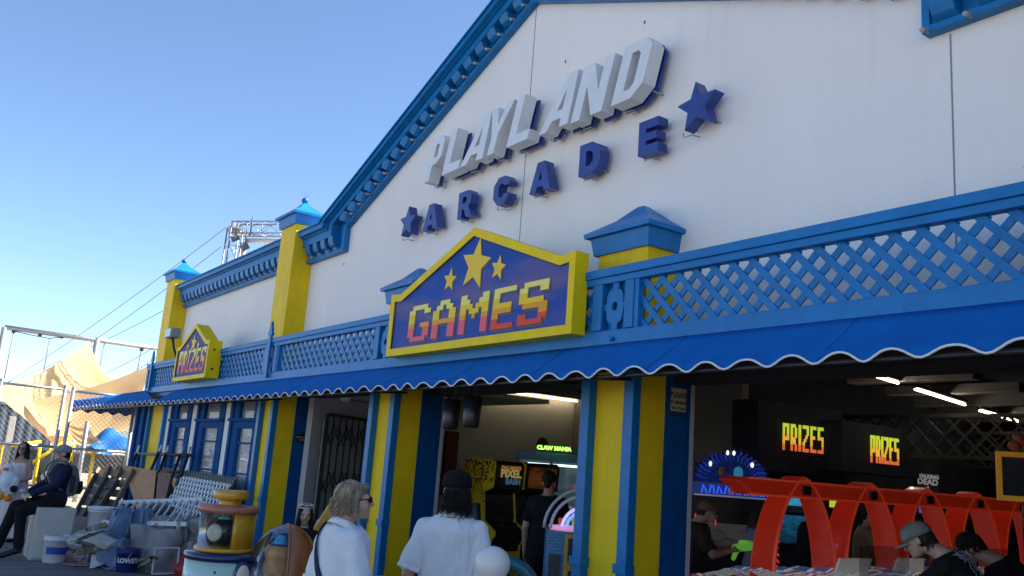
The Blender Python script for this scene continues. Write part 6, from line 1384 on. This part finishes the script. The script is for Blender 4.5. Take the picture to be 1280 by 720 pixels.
for s0,s1 in((.02,.49),(.51,.98)): k=MB(); k.tube([V((-12.27,lerp(a.y,b.y,s0),z+.01)),V((-12.27,lerp(a.y,b.y,s1),z+.01))],.016,8); wpart(k,'tube',mat('warm tube',(1,.80,.48),.5,emit=3.5),WL)
k=MB(); q=atX(559,570,-9.65+.0); 
q=atX(561,580,-12.38); k.box(-12.39,-12.3,q.y-.12,q.y+.10,1.3,2.3); o=k.build('wall_panel',mat('dark red panel',(.16,.015,.012),.5)); tag(o,'dark red narrow panel on the room wall by the doorway edge','panel')
# person in black
f=Fig(1.80,1.08); f.headM=RZ(-.2)@RX(.18); f.J['hd']+=V((0,-.03,-.01)); f.J['wrR']=V((-.20,-.30,1.02)); f.J['wrL']=V((.24,-.08,.86)); f.J['elR']=V((-.26,-.02,1.12))
q=atd(684,640,10.3); BM=build_person(f,'person all in black with short dark hair standing at the black cabinet',V((q.x,q.y,0)),face_dir(-.75,.66),SK3,None,CBK,CBK,SHB,.6,-.16,.026,.011,.4)
hair_obj(BM,f,HBLK,[('e',(0,.028,.042),(.084,.096,.084)),('c',(0,.075,-.0),.055,(0,.075,-.05),.04)],None,seed=3)
# ================================================================== INSIDE: right hall
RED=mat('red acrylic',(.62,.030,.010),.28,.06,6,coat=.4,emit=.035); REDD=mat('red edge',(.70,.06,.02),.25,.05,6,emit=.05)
AXX=-5.2
ARC=thing('arched_game_table','long black prize game table under a row of glossy red arches','game table',(AXX,8.7,0))
def prizes_mat():
    m=bpy.data.materials.new('ribbon prizes'); m.use_nodes=True; t=m.node_tree; b=t.nodes['Principled BSDF']; L=t.links
    tc=node(t,'ShaderNodeTexCoord'); n=node(t,'ShaderNodeTexNoise'); n.inputs['Scale'].default_value=3.2; n.inputs['Detail'].default_value=1; L.new(tc.outputs['Object'],n.inputs['Vector'])
    w=node(t,'ShaderNodeTexWave'); w.inputs['Scale'].default_value=.42; w.inputs['Distortion'].default_value=7; w.inputs['Detail'].default_value=2; w.inputs['Detail Scale'].default_value=1.2; L.new(tc.outputs['Object'],w.inputs['Vector'])
    r=node(t,'ShaderNodeValToRGB'); r.color_ramp.interpolation='CONSTANT'; e=r.color_ramp.elements
    cols=[(0,(.04,.10,.30)),(.14,(.55,.55,.58)),(.28,(.10,.22,.42)),(.40,(.30,.06,.07)),(.5,(.60,.58,.55)),(.62,(.12,.14,.16)),(.74,(.45,.40,.30)),(.86,(.25,.35,.45))]
    for i,(p,c) in enumerate(cols):
        q=e[i] if i<2 else e.new(p); q.position=p; q.color=(*c,1)
    L.new(w.outputs['Fac'],r.inputs[0]); L.new(r.outputs[0],b.inputs['Base Color']); L.new(r.outputs[0],b.inputs['Emission Color']); b.inputs['Emission Strength'].default_value=.10; b.inputs['Roughness'].default_value=.35; return m  # emission added to the ribbon colours brightens the prize bed
k=MB(); k.box(AXX-.55,AXX+.55,6.05,11.8,0,.90); wpart(k,'cabinet_body',CABB,ARC,.02)
k=MB(); n=60; mm=14; vs=[]
for i in range(n+1):
    for j in range(mm+1):
        y=6.12+5.6*i/n; x=AXX-.48+.96*j/mm; vs.append((x,y,.95+.13*math.sin(math.pi*j/mm)+.03*noise.noise(V((x*7,y*7,1)))+.015*math.sin(y*21+x*9)))
k.add(vs,[(i*(mm+1)+j,(i+1)*(mm+1)+j,(i+1)*(mm+1)+j+1,i*(mm+1)+j+1) for i in range(n) for j in range(mm)],0,True); wpart(k,'ribbon_prizes',prizes_mat(),ARC)
for pts in ([(AXX-.56,6.04,.93),(AXX-.56,11.8,.93)],[(AXX+.56,6.04,.93),(AXX+.56,11.8,.93)],[(AXX-.56,6.04,.93),(AXX+.56,6.04,.93)]):
    k=MB(); k.bar(pts[0],pts[1],.07,.08,(0,0,1)); wpart(k,'rim',RED,ARC,.012)
k=MB(); k.prism([(6.0,1.815),(6.22,1.70),(11.75,1.70),(11.75,1.845),(6.12,1.845)],AXX-.11,AXX+.11,0,lambda a,y,z:(y,a,z)); wpart(k,'top_beam',RED,ARC,.015)
for sx in(-.112,.112):
    for z in(1.705,1.84): k=MB(); k.tube([(AXX+sx,6.15,z),(AXX+sx,11.75,z)],.010,6); wpart(k,'edge_bead',REDD,ARC)
FY=[6.92,7.95,8.95,9.95,10.9]
for y in FY:
    for sg in(-1,1):
        k=MB(); pts=[]
        for i in range(15):
            s=i/14; pts.append(V((AXX,y+sg*(.0+.44*math.sin(s*math.pi/2)**.9),1.875-.93*(.18*s+.82*s**1.55))))
        vs=[]; wv=.098
        for i,p in enumerate(pts):
            d=(pts[min(i+1,14)]-pts[max(i-1,0)]).normalized(); nn=V((1,0,0)).cross(d)*.020; ww=wv*(1+.22*(i/14))+(.001 if sg>0 else 0)
            vs+=[p+V((-ww,0,0))-nn,p+V((ww,0,0))-nn,p+V((ww,0,0))+nn,p+V((-ww,0,0))+nn]
        k.add(vs,[(i*4+j,i*4+(j+1)%4,(i+1)*4+(j+1)%4,(i+1)*4+j) for i in range(14) for j in range(4)]+[(3,2,1,0),(56,57,58,59)]); ar_=wpart(k,'arch_leg',RED,ARC,.006)
        for ys in(-1,1): k=MB(); k.tube([p+V((ys*wv*(1+.22*i/14),0,0)) for i,p in enumerate(pts)],.017,6); wpart(k,'edge_bead',REDD,ar_)
    k=MB(); k.box(AXX+.112,AXX+.135,y+.44,y+.54) if 0 else k.box(AXX+.112,AXX+.135,y-.05,y+.05,1.73,1.81); wpart(k,'lamp_plate',BLK,ARC)
for y0,y1 in zip([6.95]+FY[1:],FY[1:]+[11.7]):
    k=MB(); k.box(AXX+.545,AXX+.552,y0+.12,y1-.12,1.0,1.34); wpart(k,'clear_guard',CLEAR,ARC)
    k=MB(); k.box(AXX+.56,AXX+.575,y0+.2,y1-.2,.55,.86); wpart(k,'front_print',mat('pale print panel',(.35,.22,.2),.5),ARC)
for i,(y,x) in enumerate(((7.5,AXX+.2),(8.5,AXX+.15),(9.4,AXX+.2))):
    k=MB(); k.obox((x,y,1.13),(.012,.24,.07),Matrix.Rotation(.35,3,'Y')); wpart(k,'price_card',mat('white card',(.62,.58,.52),.6,emit=.03),ARC)
# strip lights running back along the ceiling
TUBE=mat('warm strip tube',(1,.80,.58),.5,emit=8)
for i,(p0,p1) in enumerate((((1062,461),(1122.5,479.1)),((1143.8,486.7),(1206.3,506.3)),((1224.5,513.4),(1272,527)),)):
    a,b=gz(*p0,3.22),gz(*p1,3.22); t=thing('strip_light',['warm ceiling strip light nearest the hall front','warm ceiling strip light in the middle of its line','warm ceiling strip light farthest back in its line'][i],'ceiling light',(a+b)/2,0,'ceiling strip lights in a line')
    k=MB(); k.bar(a+V((0,0,.05)),b+V((0,0,.05)),.05,.08,(1,0,0)); wpart(k,'housing',BLK,t); k=MB(); k.bar(a,b,.018,.022,(1,0,0)); wpart(k,'tube',TUBE,t)
for i,(p0,p1,z) in enumerate((((1150,572),(1173,578),2.75),((1181,580),(1209,586.5),2.75))):
    d0=19 if i==0 else 19; a,b=atd(*p0,d0),atd(*p1,d0+.2); t=thing('strip_light',['far small strip light beside the second PRIZES sign','far small strip light right of its twin'][i],'ceiling light',(a+b)/2,0,'small strip lights far back')
    k=MB(); k.bar(a+V((0,0,.07)),b+V((0,0,.07)),.08,.10,(1,0,0)); wpart(k,'housing',BLK,t); k=MB(); k.bar(a,b,.05,.04,(1,0,0)); wpart(k,'tube',mat('dim tube',(1,.72,.45),.5,emit=1.6),t)
# lit PRIZES signs on dark bulkheads
LITC=[mat('lit yellow',(.62,.72,.05),.5,.02,emit=.21),mat('lit amber',(.85,.52,.05),.5,.02,emit=.21),mat('lit orange',(.80,.17,.05),.5,.02,emit=.21)]
FONT.update({'p':["1111","1001","1001","1001","1111","1000","1000","1000"],'r':["1110","1001","1001","1001","1110","1010","1001","1001"],'i':["1"]*8,'z':["1111","0001","0001","0010","0100","1000","1000","1111"],'e':["1111","1000","1000","1110","1000","1000","1000","1111"],'s':["1111","1000","1000","1111","0001","0001","0001","1111"]})
def prizes_sign(label,px0,px1,pt,pb,dep,boxw,boxh):
    a=atd(px0,(pt+pb)/2-2,dep); b=atd(px1,(pt+pb)/2+2,dep*1.03); u=b-a; u.z=0; Wd=u.length; u.normalize(); nrm=V((u.y,-u.x,0)); 
    zt=atd((px0+px1)/2,pt,dep*1.015).z; zb=atd((px0+px1)/2,pb,dep*1.015).z
    t=thing('sign',label,'sign',(a.x,a.y,zb),0)
    k=MB(); Mx=Matrix((u,-nrm,V((0,0,1)))).transposed(); c=(a+b)/2-nrm*.27; k.obox((c.x,c.y,(zt+zb)/2),(boxw/2,.25,boxh/2),Mx); wpart(k,'bulkhead',mat('bulkhead navy',(.016,.020,.040),.8,.2,6,spec=.2),t,.01)
    ws=[.15,.15,.045,.15,.14,.15]; tot=sum(ws)+.065*5; x=0
    for ch,w_ in zip('PRIZES',ws):
        k=MB(); pix_letter(k,ch.lower(),x*Wd/tot,(x+w_)*Wd/tot,zb,zt,0,.02,rows=(0,0,0,1,1,1,2,2),fn=lambda X,Y,Z:tuple(V((a.x,a.y,0))+u*X+nrm*(.03-Y)+V((0,0,Z)))); wpart(k,'letter',LITC,t); x+=w_+.065
    return t
prizes_sign('lit PRIZES sign on the nearer dark bulkhead above the red arches',977.5,1028,531.5,565,12.2,1.65,.95)
prizes_sign('lit PRIZES sign on the farther bulkhead, right of its twin',1087,1121.5,546,580,12.6,1.9,.70)
# light gun cabinet with glowing blue crest
q=atd(914,640,11.0); G=thing('gun_game','big black shooting game with blue glowing crest and red splashes','arcade cabinet',(q.x,q.y,0),face_dir(.80,-.60)); 
prof=[(.35,0),(.35,.75),(.10,.85),(.02,1.02),(-.25,1.55),(.0,1.62),(.0,1.78),(-.45,1.80),(-.55,0)]
for s in(-1,1):
    k=MB(); k.prism([(-a,z) for a,z in prof][::-1],s*.5-.02,s*.5+.02,0,lambda a,y,z:(y,a,z)); o=k.build('side_panel',CABB,G)
    k=MB(); k.tube([(s*.525,-a,z) for a,z in prof[:7]],.012,6); k.build('edge_trim',mat('trim silver',(.5,.5,.52),.3,metal=.6),G)
k=MB(); k.box(-.48,.48,-.28,.5,0,.75); k.box(-.48,.48,.1,.5,.75,1.75); k.build('carcass',CABB,G)
k=MB(); vs=[(-.46,-.06,1.0),(.46,-.06,1.0),(.46,.22,1.53),(-.46,.22,1.53)]; k.add(vs,[(0,1,2,3)]); k.build('screen',sheet_grad('dim game screen',[(0,(.01,.012,.02)),(1,(.02,.03,.04)),(.5,(.07,.06,.06))],2,.9,1.6,.6,emit=.12,nscale=7),G)
k=MB(); k.box(-.49,.49,-.03,.1,1.62,1.79); k.build('marquee',mat('marquee deep blue',(.01,.02,.10),.3,emit=.25),G)
BN=mat('blue neon',(.03,.12,1),.5,emit=.24); random.seed(21)
for i in range(9): x=-.38+.095*i; k=MB(); k.tube([(x,-.04,1.66),(x+.02,-.04,1.76),(x+.05,-.04,1.70+.05*(i%2)),(x+.06,-.04,1.66)],.012,5); k.build('neon_stroke',BN,G)
k=MB(); k.tube([(-.47,-.045,1.635),(.47,-.045,1.635)],.012,6); k.build('neon_stroke',mat('white neon',(.5,.55,.65),.5,emit=.04),G)
# crest: fan shaped board with glowing eyes/lamps
pts=[((.44+.07*(i%2))*math.cos(a),1.80+(.36+.06*(i%2)+.03*math.sin(i*2.7))*math.sin(a)) for i,a in enumerate([math.pi*i/40 for i in range(41)])]
k=MB(); k.prism(pts,.02,.08); cre=k.build('crest',sheet_grad('crest print',[(0,(.003,.006,.02)),(1,(.01,.02,.06)),(.45,(.02,.06,.45)),(.55,(.015,.03,.12))],2,1.5,2.6,1.0,emit=.03,nscale=20),G)
mat('crest neon',(.02,.07,.6),.5,emit=.07)
for i in range(20):
    a_=.12+.15*i; k=MB(); k.tube([(.30*math.cos(a_),.012,1.80+.27*math.sin(a_)),(.36*math.cos(a_+.05),.012,1.80+.33*math.sin(a_+.05)),(.45*math.cos(a_-.03),.012,1.80+.40*math.sin(a_-.03))],.006+.003*(i%3),4); k.build('crest_neon',mat('crest neon',(.02,.08,.9)),cre)
for x,z,r in((-.27,2.02,.032),(-.06,2.17,.03),(.02,2.17,.03),(.25,2.04,.034)): k=MB(); k.ball((x,.01,z),(r*.6,.01,r*1.0),10,8); k.build('crest_lamp',mat('crest lamp',(1,.9,.5),.5,emit=.5),cre)
k=MB(); k.ball((.08,.01,1.93),(.06,.012,.08),14,10); k.build('crest_glow',mat('cyan glow',(.03,.3,.5),.5,emit=.12),cre); k=MB(); k.ball((-.13,.0,1.93),(.045,.02,.06),12,8); k.build('crest_boss',mat('bronze boss',(.28,.17,.08),.5),cre)
k=MB(); k.box(-.30,.30,-.36,-.285,.55,.62); k.build('blue_strip',BN,G)
RSP=mat('red splash',(.75,.03,.03),.5,emit=.22)
for i in range(12):
    z=.35+.08*i; k=MB(); k.tube([(.524,-.22+.03*math.sin(i*2.3),z),(.524,-.16+.05*math.sin(i),z+.03),(.524,-.05+.04*math.cos(i*1.7),z-.02+.03*(i%3))],.012,5); k.build('splash',RSP,G)
for i in range(6): k=MB(); k.tube([(-.42+.05*i,.12,1.42-.03*(i%2)),(-.42+.05*i,.09,1.34-.05*(i%3))],.014,5); k.build('splash',RSP,G)
# more dark cabinets with lit tops along the far wall and middle of the hall
lits=[((.10,.16,.9),'blue'),((.45,.12,.85),'violet'),((.9,.75,.12),'yellow'),((.05,.45,.9),'cyan')]
for i,(px,dep,ci,lab) in enumerate(((880,13.5,0,'dark cabinet by the grey wall left of the shooting game'),(985,12.8,3,'cabinet with cyan lit column behind the first red arch'),(1017,14.0,2,'cabinet with yellow lit header behind the first red arch'),(1050,14.6,1,'cabinet with violet lit header between the two PRIZES signs'),(1128,15.5,0,'cabinet with blue lit header below the second PRIZES sign'),(1196,17.0,3,'cabinet with cyan lit header right of the lettered box sign'),(1238,18.0,0,'cabinet with blue lit header behind the farthest red arches'))):
    q=atd(px,625,dep); t=thing('arcade_cabinet',lab,'arcade cabinet',(q.x,q.y,0),face_dir(-q.x,-q.y)+.25*(i%3-1),'upright cabinets at the back of the hall')
    h=1.85
    k=MB(); k.prism([(.30,0),(.30,.8),(.05,1.0),(-.05,1.45),(.2,1.5),(.2,h),(-.4,h),(-.4,0)],-.36,.36,0,lambda a,y,z:(y,-a,z)); k.build('carcass',CABB,t,.01)
    c,nm=lits[ci]; k=MB(); k.box(-.33,.33,-.215,-.203,1.56,h-.03); k.build('marquee',mat('lit '+nm,c,.5,.3,9,emit=.12),t)
    k=MB(); k.add([(-.3,-.06,1.03),(.3,-.06,1.03),(.3,.04,1.42),(-.3,.04,1.42)],[(0,1,2,3)]); k.build('screen',sheet_grad('hall screen %d'%i,[(0,(.01,.01,.03)),(1,tuple(v*.6 for v in c)),(.5,tuple(v*.25 for v in c))],2,.9,1.5,.7,emit=.08,nscale=11),t)
    for s in(-.345,.345): k=MB(); k.box(s-.012,s+.012,-.315,-.302,.1,.8); k.build('lit_edge',mat('lit '+nm,c),t)
# small dark boards on the grey wall
q=atd(880,605,13.0); k=MB(); k.box(-.28,.28,-.03,.0,-.32,.32); o=k.build('notice_board',mat('notice dark',(.02,.02,.025),.5)); o.location=(q.x,10.19,q.z); tag(o,'dark notice board of small pictures on the grey partition wall','notice board')
for i in range(3):
    for j in range(3): k=MB(); k.box(-.25+.18*i,-.12+.18*i,-.036,-.031,-.28+.2*j,-.14+.2*j); p_=k.build('picture',mat('tiny picture',(.05,.05,.06),.5,.6,30)); p_.parent=o
# lettered box sign
a=atd(1146,589,14.2); b=atd(1173,592,14.2); c=atd(1146,613,14.2)
SW=thing('sign','small black box sign lettered WALKING DEAD above the red arches','sign',((a+b)/2)); u=(b-a).normalized(); Wd=(b-a).length; Hh=a.z-c.z; up=V((0,0,1)); nr=u.cross(up)*1
k=MB(); Mx=Matrix((u,-nr,up)).transposed(); Mx.col[0]=u
cc=(a+b)/2-up*(Hh/2)-nr*.05; k.obox(cc,(Wd/2,.045,Hh/2),Matrix((u,nr,up)).transposed()); wpart(k,'box',mat('sign black',(.012,.012,.013),.5),SW)
TXT=mat('sign grey letters',(.45,.45,.46),.5,emit=.10)
for txt,sz,dz in(('WALKING',.078,.09),('DEAD',.125,.19),('3',.07,.265)): letter_sign('lettering',txt,(a+b)/2-up*dz-nr*.003,u,up,nr,sz,TXT,SW,.004,.004)
# yellow framed monitor at the right edge
q=atd(1284,598,8.4); MN=thing('monitor','tilted monitor in a thick orange yellow frame at the right edge','monitor',(q.x,q.y,q.z),face_dir(-q.x,-q.y)+.15)
fm=mat('frame amber',(.55,.26,.02),.4,emit=.06)
for x0,x1,z0,z1 in((-.26,-.21,-.22,.24),(.21,.26,-.22,.24),(-.21,.21,.19,.24),(-.21,.21,-.22,-.17)): k=MB(); k.box(x0,x1,-.03,.03,z0,z1); k.build('frame_bar',fm,MN,.006)
k=MB(); k.box(-.21,.21,-.01,.01,-.17,.19); k.build('screen',sheet_grad('dark monitor',[(0,(.005,.006,.01)),(1,(.02,.022,.03)),(.5,(.01,.012,.02))],2,1.6,2.3,.5,emit=.05,nscale=8),MN)
k=MB(); k.tube([(0,.04,-.2),(0,.06,-q.z)],.05,10); k.build('stand',BLK,MN)
for x,z,c in((-.10,.30,(.5,.16,.04)),(-.02,.34,(.45,.05,.04)),(.06,.31,(.5,.3,.05)),(-.06,.38,(.4,.2,.1)),(.02,.28,(.1,.25,.08))): k=MB(); k.ball((x,.0,z),(.055,.05,.05),10,8); k.build('topper_ball',mat('topper %d'%int(c[0]*100+c[1]*10),c,.5,.1),MN)
q=atd(1254,606,13); k=MB(); k.box(-.07,.07,-.02,.02,-.2,.2); o=k.build('lit_panel',mat('white lit panel',(.7,.8,1),.5,emit=.8)); o.location=q; o.rotation_euler=(0,0,.9); tag(o,'small bright white lit panel left of the amber framed monitor','lit panel')
# ---------------- people in the hall
def placed(px,dep,py=640): q=atd(px,py,dep); return V((q.x,q.y,0))
# gun player with brown cap
f=Fig(1.64,1.0); f.headM=RX(.12)@RZ(-.1); f.J['hd']+=V((0,-.05,-.02)); f.turn_upper(RX(.16)); 
f.J['elR']=V((-.24,-.18,1.06)); f.J['wrR']=V((-.06,-.42,1.12)); f.J['elL']=V((.24,-.20,1.06)); f.J['wrL']=V((.08,-.46,1.14))
P=placed(866,9.3); fdG=face_dir(.62,.78)
GP=build_person(f,'person in a brown cap aiming a green toy gun at the shooting game',P,fdG,SK3,None,cloth('dark brown shirt',(.035,.025,.02)),JEA,SHB,.6,-.14,.028,.011,1.0,hand_n={'L':V((-.7,0,-.3)),'R':V((.7,0,-.3))})
cap_obj(GP,f,cloth('brown cap',(.17,.085,.05),.1)); hair_obj(GP,f,HBRN,[('e',(0,.04,.0),(.080,.075,.07)),('c',(0,.07,-.02),.05,(0,.08,-.07),.034)],None,seed=6)
g=MB(); g.capsule((0,-.66,1.16),.032,(0,-.45,1.14),.042); g.capsule((0,-.46,1.12),.032,(0,-.43,1.03),.025); g.capsule((0,-.60,1.20),.025,(0,-.50,1.20),.025); o=remesh(g,'toy_gun',.012,mat('toy gun green',(.16,.55,.06),.35,.2,9,emit=.10)); o.location=P; o.rotation_euler=(0,0,fdG); tag(o,'bright green toy gun held by the person in the brown cap','toy gun')
g=MB(); g.lathe([(.01,0),(.05,0),(.055,.03),(.03,.05)],(0,-.68,1.16),16,M=Matrix(((1,0,0),(0,0,-1),(0,1,0)))); t_=g.build('muzzle_light',mat('muzzle cyan',(.2,.7,1),.4,emit=.8)); t_.parent=o
def stander(label,px,dep,H,fx,fy,sk,sh,pa,hr,female=False,seed=1,bend=.0,arms=None,hl=False):
    f=Fig(H,1.0,female); f.headM=RX(.15+bend*.3)
    if bend: f.turn_upper(RX(bend))
    if arms:
        for n,v in arms.items(): f.J[n]=V(v)
    t=build_person(f,label,placed(px,dep),face_dir(fx,fy),sk,None,sh,pa,SHB,.6,-.14,.026,.013,.5)
    parts=[('e',(0,.028,.042),(.084,.096,.084)),('c',(0,.075,0),.055,(0,.075,-.05),.04)]
    if hl: parts+=[('c',(0,.07,0),.07,(0,.08,-.24),.05),('c',(.06,.02,0),.04,(.075,.0,-.18),.03),('c',(-.06,.02,0),.04,(-.075,.0,-.18),.03)]
    hair_obj(t,f,hr,parts,None,seed=seed,vox=.011); return t,f
stander('person in a black tee standing beyond the first red arch, facing right',1010,9.9,1.72,.75,.66,SK3,CBK,CBK,HBLK,False,3,.06,{'elR':(-.25,-.10,1.08),'wrR':(-.16,-.34,1.05),'elL':(.25,-.10,1.08),'wrL':(.14,-.34,1.06)})
stander('person in a tan shirt standing beyond the second red arch, leaning to the table',1076,10.3,1.70,.75,.66,SK1,CTN,JEA,HBRN,False,5,.16,{'elR':(-.25,-.22,1.04),'wrR':(-.16,-.46,.98),'elL':(.25,-.22,1.04),'wrL':(.14,-.46,1.0)})
stander('person in a grey top seen between the third and fourth red arches',1143,11.0,1.66,-.3,-.95,SK2,CGR,JEA,HBLK,False,6,.10)
stander('person in pale shirt half hidden left of the first red arch',942,10.6,1.55,.8,.6,SK2,cloth('washed denim shirt',(.20,.24,.30)),JEA,HBRN,True,7,.1,None,True)
stander('person in dark clothes far back between the fourth and fifth arches',1190,13.0,1.72,-.2,-.95,SK3,CBK,CBK,HBLK,False,8)
# two people leaning over the table on the near side
f=Fig(1.76,1.05); f.turn_upper(RX(.62)); f.headM=RX(.50)@RZ(0); 
dn=V((0,-.06,-.02)); f.J['hd']+=dn
f.J['elR']=V((-.26,-.62,1.02)); f.J['wrR']=V((-.16,-.86,.98)); f.J['elL']=V((.27,-.56,1.0)); f.J['wrL']=V((.12,-.82,.98))
P=placed(1192,6.45); hd_goal=atd(1147,686,6.45)
TEE=cloth('black printed tee',(.012,.012,.013),.2)
LM=build_person(f,'person in a faded grey green cap and black printed tee leaning over the near side',P,face_dir(-.86,-.30),SK1,None,TEE,CBK,SHB,.7,-.14,.030,.010,.4)
Mf=RZ(face_dir(-.86,-.30)); off=hd_goal-(P+Mf@f.J['hd']); off.z=0; LM.location+=off
cap_obj(LM,f,cloth('faded green grey cap',(.19,.20,.165),.25)); hair_obj(LM,f,HBRN,[('e',(0,.04,.0),(.081,.078,.075)),('c',(0,.075,-.01),.052,(0,.09,-.075),.036)],dict(n=60,a=(.3,2.8),z0=(-.03,.0),len=(.05,.10),r=.09,curl=.01),seed=5)
g=MB(); rnd=random.Random(4); J=f.J; ax=(J['nk']-J['pel']).normalized()
sht=[o for o in bpy.data.objects if o.parent==LM and o.name.startswith('shirt')][0]
from mathutils.bvhtree import BVHTree
bv=BVHTree.FromPolygons([v_.co for v_ in sht.data.vertices],[list(p_.vertices) for p_ in sht.data.polygons])
for i in range(46):
    c0=lerp(J['pel'],J['nk'],.42+.42*rnd.random())+V((rnd.uniform(-.13,.13),0,0)); pts=[]
    for j in range(5):
        o_=c0+ax*(.012*j)+V((.012*math.sin(j*2+i),0,0)); h=bv.ray_cast(o_+V((0,.5,.5)),V((0,-1,-1)).normalized()); 
        if h[0]: pts.append(h[0]+h[1]*.003)
    if len(pts)>2: g.tube(pts,.0035,4)
g.build('shirt_print',mat('pale shirt print',(.30,.31,.33),.8),LM)
f=Fig(1.74,1.05); f.turn_upper(RX(.70)); f.headM=RX(.75); f.J['hd']+=V((0,-.06,-.03))
f.J['elR']=f.J['hd']+V((-.26,.12,-.26)); f.J['wrR']=f.J['hd']+V((-.13,-.13,-.10)); f.J['elL']=V((.27,-.56,.96)); f.J['wrL']=V((.12,-.80,.97))
P=placed(1248,6.9); fz=face_dir(-.84,-.36); hd_goal=atd(1211,676,6.9)
LM2=build_person(f,'person with short black hair in black bending over the table with a raised open hand',P,fz,SK3,None,CBK,CBK,SHB,.7,-.14,.030,.009,{'L':.4,'R':.12},hand_d={'R':V((.25,-.75,.62))},hand_n={'R':V((.8,.35,.1)),'L':V((-.5,0,-1))})
Mf=RZ(fz); off=hd_goal-(P+Mf@f.J['hd']); off.z=0; LM2.location+=off
hair_obj(LM2,f,HBLK,[('e',(0,.028,.044),(.085,.097,.085)),('c',(0,.075,0),.056,(0,.08,-.05),.04)],dict(n=120,a=(-.2,3.4),z0=(.02,.12),len=(.05,.11),r=.098,curl=.012,w=6),seed=7)
S.render.engine='CYCLES'
